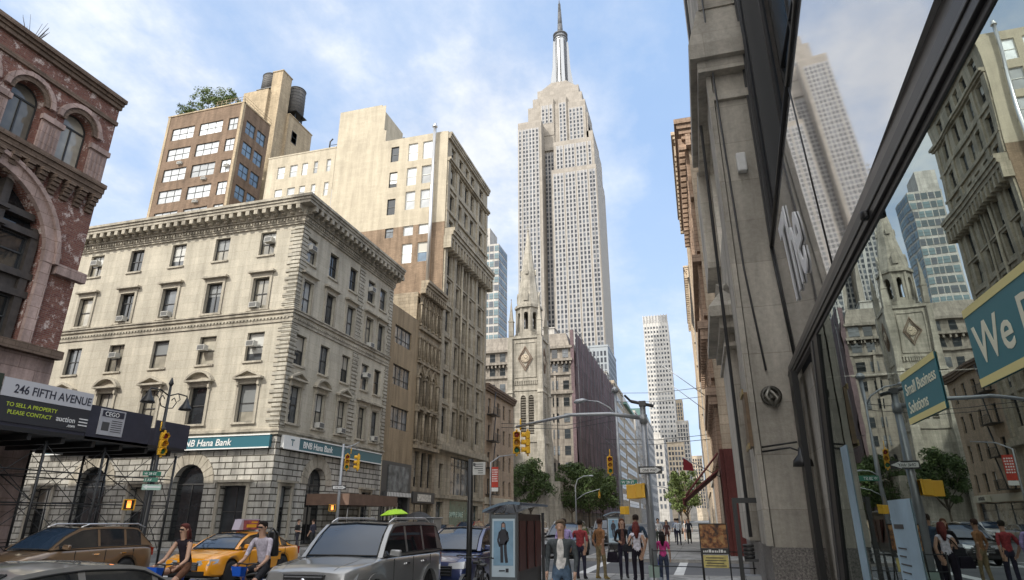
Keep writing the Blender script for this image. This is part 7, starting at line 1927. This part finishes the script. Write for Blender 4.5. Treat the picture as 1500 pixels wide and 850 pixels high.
        if mi == 1 and inner and c.y > (J['chest'][1])*s+.02 and abs(c.x) < (.035+.035*min(1, max(0, (J['neck'][2]*s-c.z)/.35)))*s and r_ == 'top': mi = 4
        p.material_index = mi; p.use_smooth = True
    b_ = bpy.data.objects.new('body', nm); COL.objects.link(b_); b_.parent = t
    t.rotation_euler = (0, 0, rz)
    # face, ears, hair
    hc = Vector(J['head'])*s; hx, hy, hz = hc
    m = MB(); m.lathe((hx, hy-.002, hz-.105*s), [(.02*s, 0), (.056*s, .02*s), (.074*s, .07*s), (.080*s, .12*s), (.072*s, .165*s), (.045*s, .195*s), (.01, .205*s)], 14)
    for i, q in enumerate(m.v): m.v[i] = (q[0], hy+(q[1]-hy)*1.2, q[2])
    m.build('head', SKIN[skin], t, local=True)
    m = MB(); m.add([(hx-.012*s, hy+.088*s, hz+.01*s), (hx+.012*s, hy+.088*s, hz+.01*s), (hx+.014*s, hy+.112*s, hz-.03*s), (hx-.014*s, hy+.112*s, hz-.03*s), (hx, hy+.085*s, hz-.04*s)], [(0, 1, 2, 3), (3, 2, 4), (0, 3, 4), (1, 4, 2)])
    for q in (-1, 1): m.tube([(hx+q*.078*s, hy, hz-.03*s), (hx+q*.088*s, hy-.005, hz), (hx+q*.08*s, hy, hz+.02*s)], [.010*s, .016*s, .008*s], 6)
    m.build('nose_and_ears', SKIN[skin], t, local=True)
    m = MB()
    for q in (-1, 1): m.lathe((hx+q*.03*s, hy+.086*s, hz+.0*s), [(.004, -.004), (.010*s, 0), (.004, .006)], 8)
    m.box(hx-.022*s, hx+.022*s, hy+.087*s, hy+.092*s, hz-.062*s, hz-.054*s); m.build('eyes_and_mouth', plain('dark_feature', (.05, .02, .02), .5) if 'dark_feature' not in MATS else MATS['dark_feature'], t, local=True)
    m = MB(); N = 14; prof = [(.084, -.03), (.092, .02), (.090, .07), (.07, .105), (.035, .124), (.004, .128)]
    vs = []; 
    for (r0, z_) in prof:
        for k in range(N):
            a = 2*pi*k/N; f_ = max(0, sin(a)); low = (.06 if z_ < .03 else 0)*f_       # hairline lifted at the front
            vs.append((hx+r0*s*cos(a), hy-.012*s+r0*1.18*s*sin(a)*(1-.10*f_*(z_ < .05)), hz+(z_+low)*s))
    F_c = [(i*N+k, i*N+(k+1) % N, (i+1)*N+(k+1) % N, (i+1)*N+k) for i in range(len(prof)-1) for k in range(N)]
    m.add(vs, F_c, 0, True)
    if long_hair:
        nx = J['neck']
        m.tube([(hx, hy-.05*s, hz+.07*s), (hx, hy-.085*s, hz-.03*s), (hx, nx[1]*s-.10*s, nx[2]*s), (hx, nx[1]*s-.115*s, nx[2]*s-.16*s)], [.05*s, .088*s, .08*s, .035*s], 10)
        for q in (-1, 1): m.tube([(hx+q*.06*s, hy-.02*s, hz+.06*s), (hx+q*.088*s, hy-.02*s, hz-.03*s), (hx+q*.085*s, nx[1]*s-.02, nx[2]*s-.02)], [.02*s, .03*s, .02*s], 6)
    m.build('hair', cloth(hair), t, local=True)
    if hat == 'glasses':
        m = MB(); m.box(hx-.065*s, hx+.065*s, hy+.085*s, hy+.105*s, hz-.014*s, hz+.018*s); m.build('sunglasses', black_metal, t, local=True)
    t['_'] = 0; del t['_']
    return t, J, s
def bag(label, x, y, z, w, d, h, c, strap=None, name='handbag'):
    t = thing(name, label, 'bag', (x, y, z)); m = MB(); m.frustum(x-w/2, x+w/2, y-d/2, y+d/2, z, z+h, w*.12, d*.2); bevel(m.build('body', cloth(c), t), .03)
    if strap: m = MB(); m.tube(strap, .011, 6); m.build('strap', cloth(c), t)
    return t
PI = pi
person('man in a grey jacket, white shirt and jeans walking towards the camera', -2.40, 11.4, 0, PI, 1.72, top=(.075, .085, .09), inner=(.62, .60, .57), bottom=(.085, .13, .19), hair=(.15, .11, .075), stride=.16, bulk=1.08, sleeve=.95)
person('person in a lilac shirt and dark trousers behind the grey jacketed man', -4.15, 20.2, 0, .5, 1.74, top=(.34, .27, .48), bottom=(.02, .02, .03), stride=.12, sleeve=.9, lean=.05)
person('person in a red top standing beside the lilac shirted one', -3.75, 20.7, 0, -.2, 1.70, top=(.27, .045, .05), bottom=(.03, .03, .05), sleeve=.5, hair=(.02, .015, .01), stride=.08)
person('man in a brown shirt and khaki trousers looking across the avenue', -3.15, 20.8, 0, -.75, 1.74, top=(.22, .11, .05), bottom=(.20, .16, .09), sleeve=.45, hair=(.04, .02, .015), shoe=(.25, .18, .06), stride=.05, skin='b')
person('woman in black with a big black handbag facing the camera', -2.5, 21.2, 0, PI+.2, 1.74, top=(.018, .015, .017), bottom=(.02, .018, .03), hair=(.12, .05, .025), long_hair=True, female=True, stride=.12, inner=(.12, .06, .05))
bag('large black handbag held by the woman in black', -2.82, 21.1, .48, .38, .16, .30, (.015, .012, .02), [(-2.95, 21.1, .74), (-2.84, 21.12, 1.02), (-2.72, 21.1, .74)])
person('tall dark haired man just behind the woman in the white vest', -2.02, 20.9, 0, .3, 1.86, top=(.04, .06, .09), bottom=(.02, .02, .025), sleeve=.5, skin='b')
person('woman in a white vest and black leggings with a shoulder bag, seen from behind', -1.86, 19.1, 0, .15, 1.66, top=(.62, .60, .66), bottom=(.015, .015, .02), hair=(.14, .035, .03), long_hair=True, female=True, sleeve=.05, stride=.10)
bag('black shoulder bag worn by the woman in the white vest', -2.12, 19.1, .88, .30, .14, .20, (.02, .02, .025), [(-2.1, 19.02, 1.06), (-1.98, 18.96, 1.25), (-1.78, 18.98, 1.40)])
person('girl in a pink top and jeans seen from behind beside the mast', -1.17, 19.3, 0, .1, 1.40, top=(.52, .06, .22), bottom=(.05, .06, .10), hair=(.015, .012, .012), long_hair=True, female=True, sleeve=.35, stride=.05, slim=1.05)
bag('blue and white plastic bag hanging beside the girl in pink', -1.40, 19.2, .42, .22, .12, .34, (.10, .10, .50), [(-1.45, 19.2, .75), (-1.40, 19.2, .86), (-1.34, 19.2, .75)], name='shopping_bag')
far = [(-2.85, 44, PI, (.60, .60, .60), (.05, .06, .05), False, 'distant walker in a white shirt and dark trousers'), (-2.4, 45.5, PI, (.10, .05, .05), (.10, .05, .05), True, 'distant woman in a short dark dress'), (-1.75, 48, 0., (.55, .6, .66), (.02, .02, .04), False, 'distant walker in a pale blue shirt going away'),
       (-1.1, 51, PI, (.03, .03, .04), (.02, .02, .02), False, 'distant walker all in black by the right pavement edge'), (-2.1, 53, .2, (.25, .3, .4), (.03, .03, .05), False, 'distant walker in a slate blue top'), (-3.4, 47, PI, (.06, .06, .07), (.05, .05, .05), False, 'distant walker in charcoal left of the white shirt'), (-1.5, 58, PI, (.5, .5, .5), (.1, .1, .12), True, 'farthest walker in a light grey top')]
for x, y, a, tc_, bc_, f_, lab in far:
    person(lab, x, y, 0, a, 1.66 if f_ else 1.76, top=tc_, bottom=bc_, female=f_, sleeve=.5, leg=.3 if f_ else 1., stride=.2, long_hair=f_)
west = [(-21.9, 27.8, 1.6, (.35, .05, .05), (.05, .05, .08), 'passer by in a red shirt behind the riding woman'), (-22.2, 29.5, 1.2, (.45, .42, .40), (.05, .06, .12), 'passer by in a pale shirt near the bank arch'), (-22.5, 33.5, -1.5, (.03, .03, .03), (.04, .04, .05), 'passer by in black before the bank arch'), (-22.2, 34.6, 1.5, (.05, .05, .07), (.04, .04, .04), 'second passer by in dark clothes before the bank wall'), (-22.8, 66.5, 0., (.10, .22, .40), (.05, .05, .08), 'passer by in a bright blue shirt by the sample sale window')]
for x, y, a, tc_, bc_, lab in west: person(lab, x, y, 0, a, 1.72, top=tc_, bottom=bc_, sleeve=.5, stride=.15)
# riders: bicycle saddle at (-.19 back, .9 up); rider faces +Y in person space
def rider(x, y, label_p, label_b, H, top, bottom, leg, female, hair, long_hair=False, sleeve=.4, skin='a', inner=None):
    bicycle(x, y, -pi/2, label_b)                      # bicycle forward +X turned to face -Y
    arms = {'L': ((-.27, .10, 1.10), (-.28, .34, .98)), 'R': ((.27, .10, 1.10), (.28, .34, .98))}
    s_ = H/1.75; k = 1/s_
    arms = {q: (tuple(v_*k for v_ in e), tuple(v_*k for v_ in w_)) for q, (e, w_) in arms.items()}
    legs = {'L': ((-.12*k, .32*k, .62*k), (-.12*k, .08*k, .26*k)), 'R': ((.12*k, .36*k, .86*k), (.12*k, .02*k, .50*k))}
    return person(label_p, x, y, RZ, PI, H, top=top, bottom=bottom, seat=(0, -.19*k, .99*k), lean=.16, arms=arms, legs=legs, leg=leg, female=female, hair=hair, long_hair=long_hair, sleeve=sleeve, skin=skin, group='cyclists', hat='glasses')
rider(-10.3, 11.35, 'woman with sunglasses in a black vest and brown shorts riding a blue bicycle', 'blue hire bicycle ridden by the woman in the black vest', 1.70, (.025, .018, .025), (.16, .08, .05), .30, True, (.10, .03, .025), True, .04)
rider(-8.9, 12.0, 'bearded man in a grey t-shirt and dark shorts riding with a backpack', 'blue hire bicycle ridden by the man with the backpack', 1.80, (.46, .42, .48), (.03, .03, .035), .38, False, (.02, .015, .012), False, .42)
t = thing('backpack', 'black backpack on the riding man in the grey t-shirt', 'backpack', (-8.9, 12.3, 1.1))
m = MB(); m.frustum(-9.06, -8.74, 12.26, 12.46, 1.0, 1.50, .04, .04); bevel(m.build('bag', black_metal, t), .05, 3)
for s_ in (-1, 1): m = MB(); m.tube([(-8.9+s_*.13, 12.30, 1.46), (-8.9+s_*.13, 12.16, 1.56), (-8.9+s_*.13, 12.03, 1.45), (-8.9+s_*.13, 12.12, 1.15)], .018, 6); m.build('shoulder_strap', black_metal, t)
bicycle(-4.75, 13.6, -pi/2, 'dark bicycle leaning at the thick black sign post', blue=False, front_basket=False, z0=0)
bicycle(-4.35, 12.9, -pi/2+.15, 'second dark bicycle chained beside the first at the post', blue=False, front_basket=False, z0=0)
# ------------------------------------------------------------------ sky, sun, camera
SUN = Vector((-.56, -.83, 0)).normalized(); EL = radians(42)
wd = bpy.data.worlds.new('World'); scene.world = wd; wd.use_nodes = True
nt = wd.node_tree; bg = nt.nodes['Background']
sky = nd(nt, 'ShaderNodeTexSky', sky_type='NISHITA'); sky.sun_disc = False
sky.sun_elevation = EL; sky.sun_rotation = atan2(SUN.x, SUN.y); sky.air_density = 1.0; sky.dust_density = .6; sky.ozone_density = 1.6
tc = nd(nt, 'ShaderNodeTexCoord').outputs['Generated']
sp = nd(nt, 'ShaderNodeSeparateXYZ'); nt.links.new(tc, sp.inputs[0])
za = nd(nt, 'ShaderNodeMath', operation='MAXIMUM'); nt.links.new(sp.outputs[2], za.inputs[0]); za.inputs[1].default_value = 0.
zb = nd(nt, 'ShaderNodeMath', operation='ADD'); nt.links.new(za.outputs[0], zb.inputs[0]); zb.inputs[1].default_value = .22
dv = nd(nt, 'ShaderNodeVectorMath', operation='DIVIDE'); nt.links.new(tc, dv.inputs[0])
cb_ = nd(nt, 'ShaderNodeCombineXYZ'); [nt.links.new(zb.outputs[0], cb_.inputs[k]) for k in range(3)]; nt.links.new(cb_.outputs[0], dv.inputs[1])
mp = nd(nt, 'ShaderNodeMapping'); mp.inputs['Location'].default_value = (2.35, .4, 0); mp.inputs['Scale'].default_value = (1.0, .8, 0); nt.links.new(dv.outputs[0], mp.inputs[0])
n1 = noise(nt, mp.outputs[0], 1.15, 9, .60); n2 = noise(nt, mp.outputs[0], 3.2, 8, .62)
ns = nd(nt, 'ShaderNodeMath', operation='MULTIPLY_ADD'); nt.links.new(n2, ns.inputs[0]); ns.inputs[1].default_value = .35; nt.links.new(n1, ns.inputs[2])
# more cloud towards the west (left of the picture)
wx = nd(nt, 'ShaderNodeMath', operation='MULTIPLY_ADD'); nt.links.new(sp.outputs[0], wx.inputs[0]); wx.inputs[1].default_value = -.14; nt.links.new(ns.outputs[0], wx.inputs[2])
mask = ramp(nt, wx.outputs[0], [(.60, (.08,)*3), (.73, (.40,)*3), (.86, (.98,)*3)])
shade = ramp(nt, n2, [(.35, (3.3, 3.6, 4.15)), (.62, (4.9, 4.95, 5.0))])
blue = mixc(nt, .80, sky.outputs[0], (1.75, 2.7, 4.3))
lowb = ramp(nt, sp.outputs[2], [(0., (.55,)*3), (.55, (.0,)*3)])
blue = mixc(nt, lowb, blue, (3.9, 4.5, 5.3))
skyc = mixc(nt, mask, blue, shade)
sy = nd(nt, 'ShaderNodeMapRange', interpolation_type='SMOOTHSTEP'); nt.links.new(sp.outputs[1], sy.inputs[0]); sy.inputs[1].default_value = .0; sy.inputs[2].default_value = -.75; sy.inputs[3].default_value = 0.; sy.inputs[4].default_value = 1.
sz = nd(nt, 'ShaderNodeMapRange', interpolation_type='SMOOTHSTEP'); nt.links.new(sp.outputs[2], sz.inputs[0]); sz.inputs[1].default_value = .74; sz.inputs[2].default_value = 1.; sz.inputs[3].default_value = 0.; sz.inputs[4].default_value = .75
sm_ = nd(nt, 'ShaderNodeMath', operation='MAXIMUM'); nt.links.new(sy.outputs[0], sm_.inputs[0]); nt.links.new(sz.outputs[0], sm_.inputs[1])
bright = mixc(nt, sm_.outputs[0], skyc, (11.6, 11.5, 11.3))     # unseen brightness added to the south and overhead, fill for the shaded street
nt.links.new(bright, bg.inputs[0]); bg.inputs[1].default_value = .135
sl = bpy.data.lights.new('sun', 'SUN'); sl.energy = 2.6; sl.angle = radians(.5); sl.color = (1., .95, .86)
so_ = bpy.data.objects.new('sun', sl); COL.objects.link(so_)
sd = Vector((SUN.x*cos(EL), SUN.y*cos(EL), sin(EL))); so_.rotation_euler = sd.to_track_quat('Z', 'Y').to_euler(); so_.location = (0, -20, 90)
cd = bpy.data.cameras.new('camera'); co_ = bpy.data.objects.new('camera', cd); COL.objects.link(co_)
F = 912.; PIT = atan((760-425)/F); YAW = atan((1030-750)/(F/cos(PIT)))
cd.sensor_width = 36; cd.lens = F/1500*36; cd.clip_end = 5000; cd.clip_start = .05
co_.location = (0, 0, CZ); co_.rotation_euler = (pi/2+PIT, 0, YAW)
scene.camera = co_
scene.view_settings.view_transform = 'Standard'; scene.view_settings.look = 'None'; scene.view_settings.exposure = .8; scene.view_settings.gamma = 1
scene.view_settings.use_curve_mapping = False
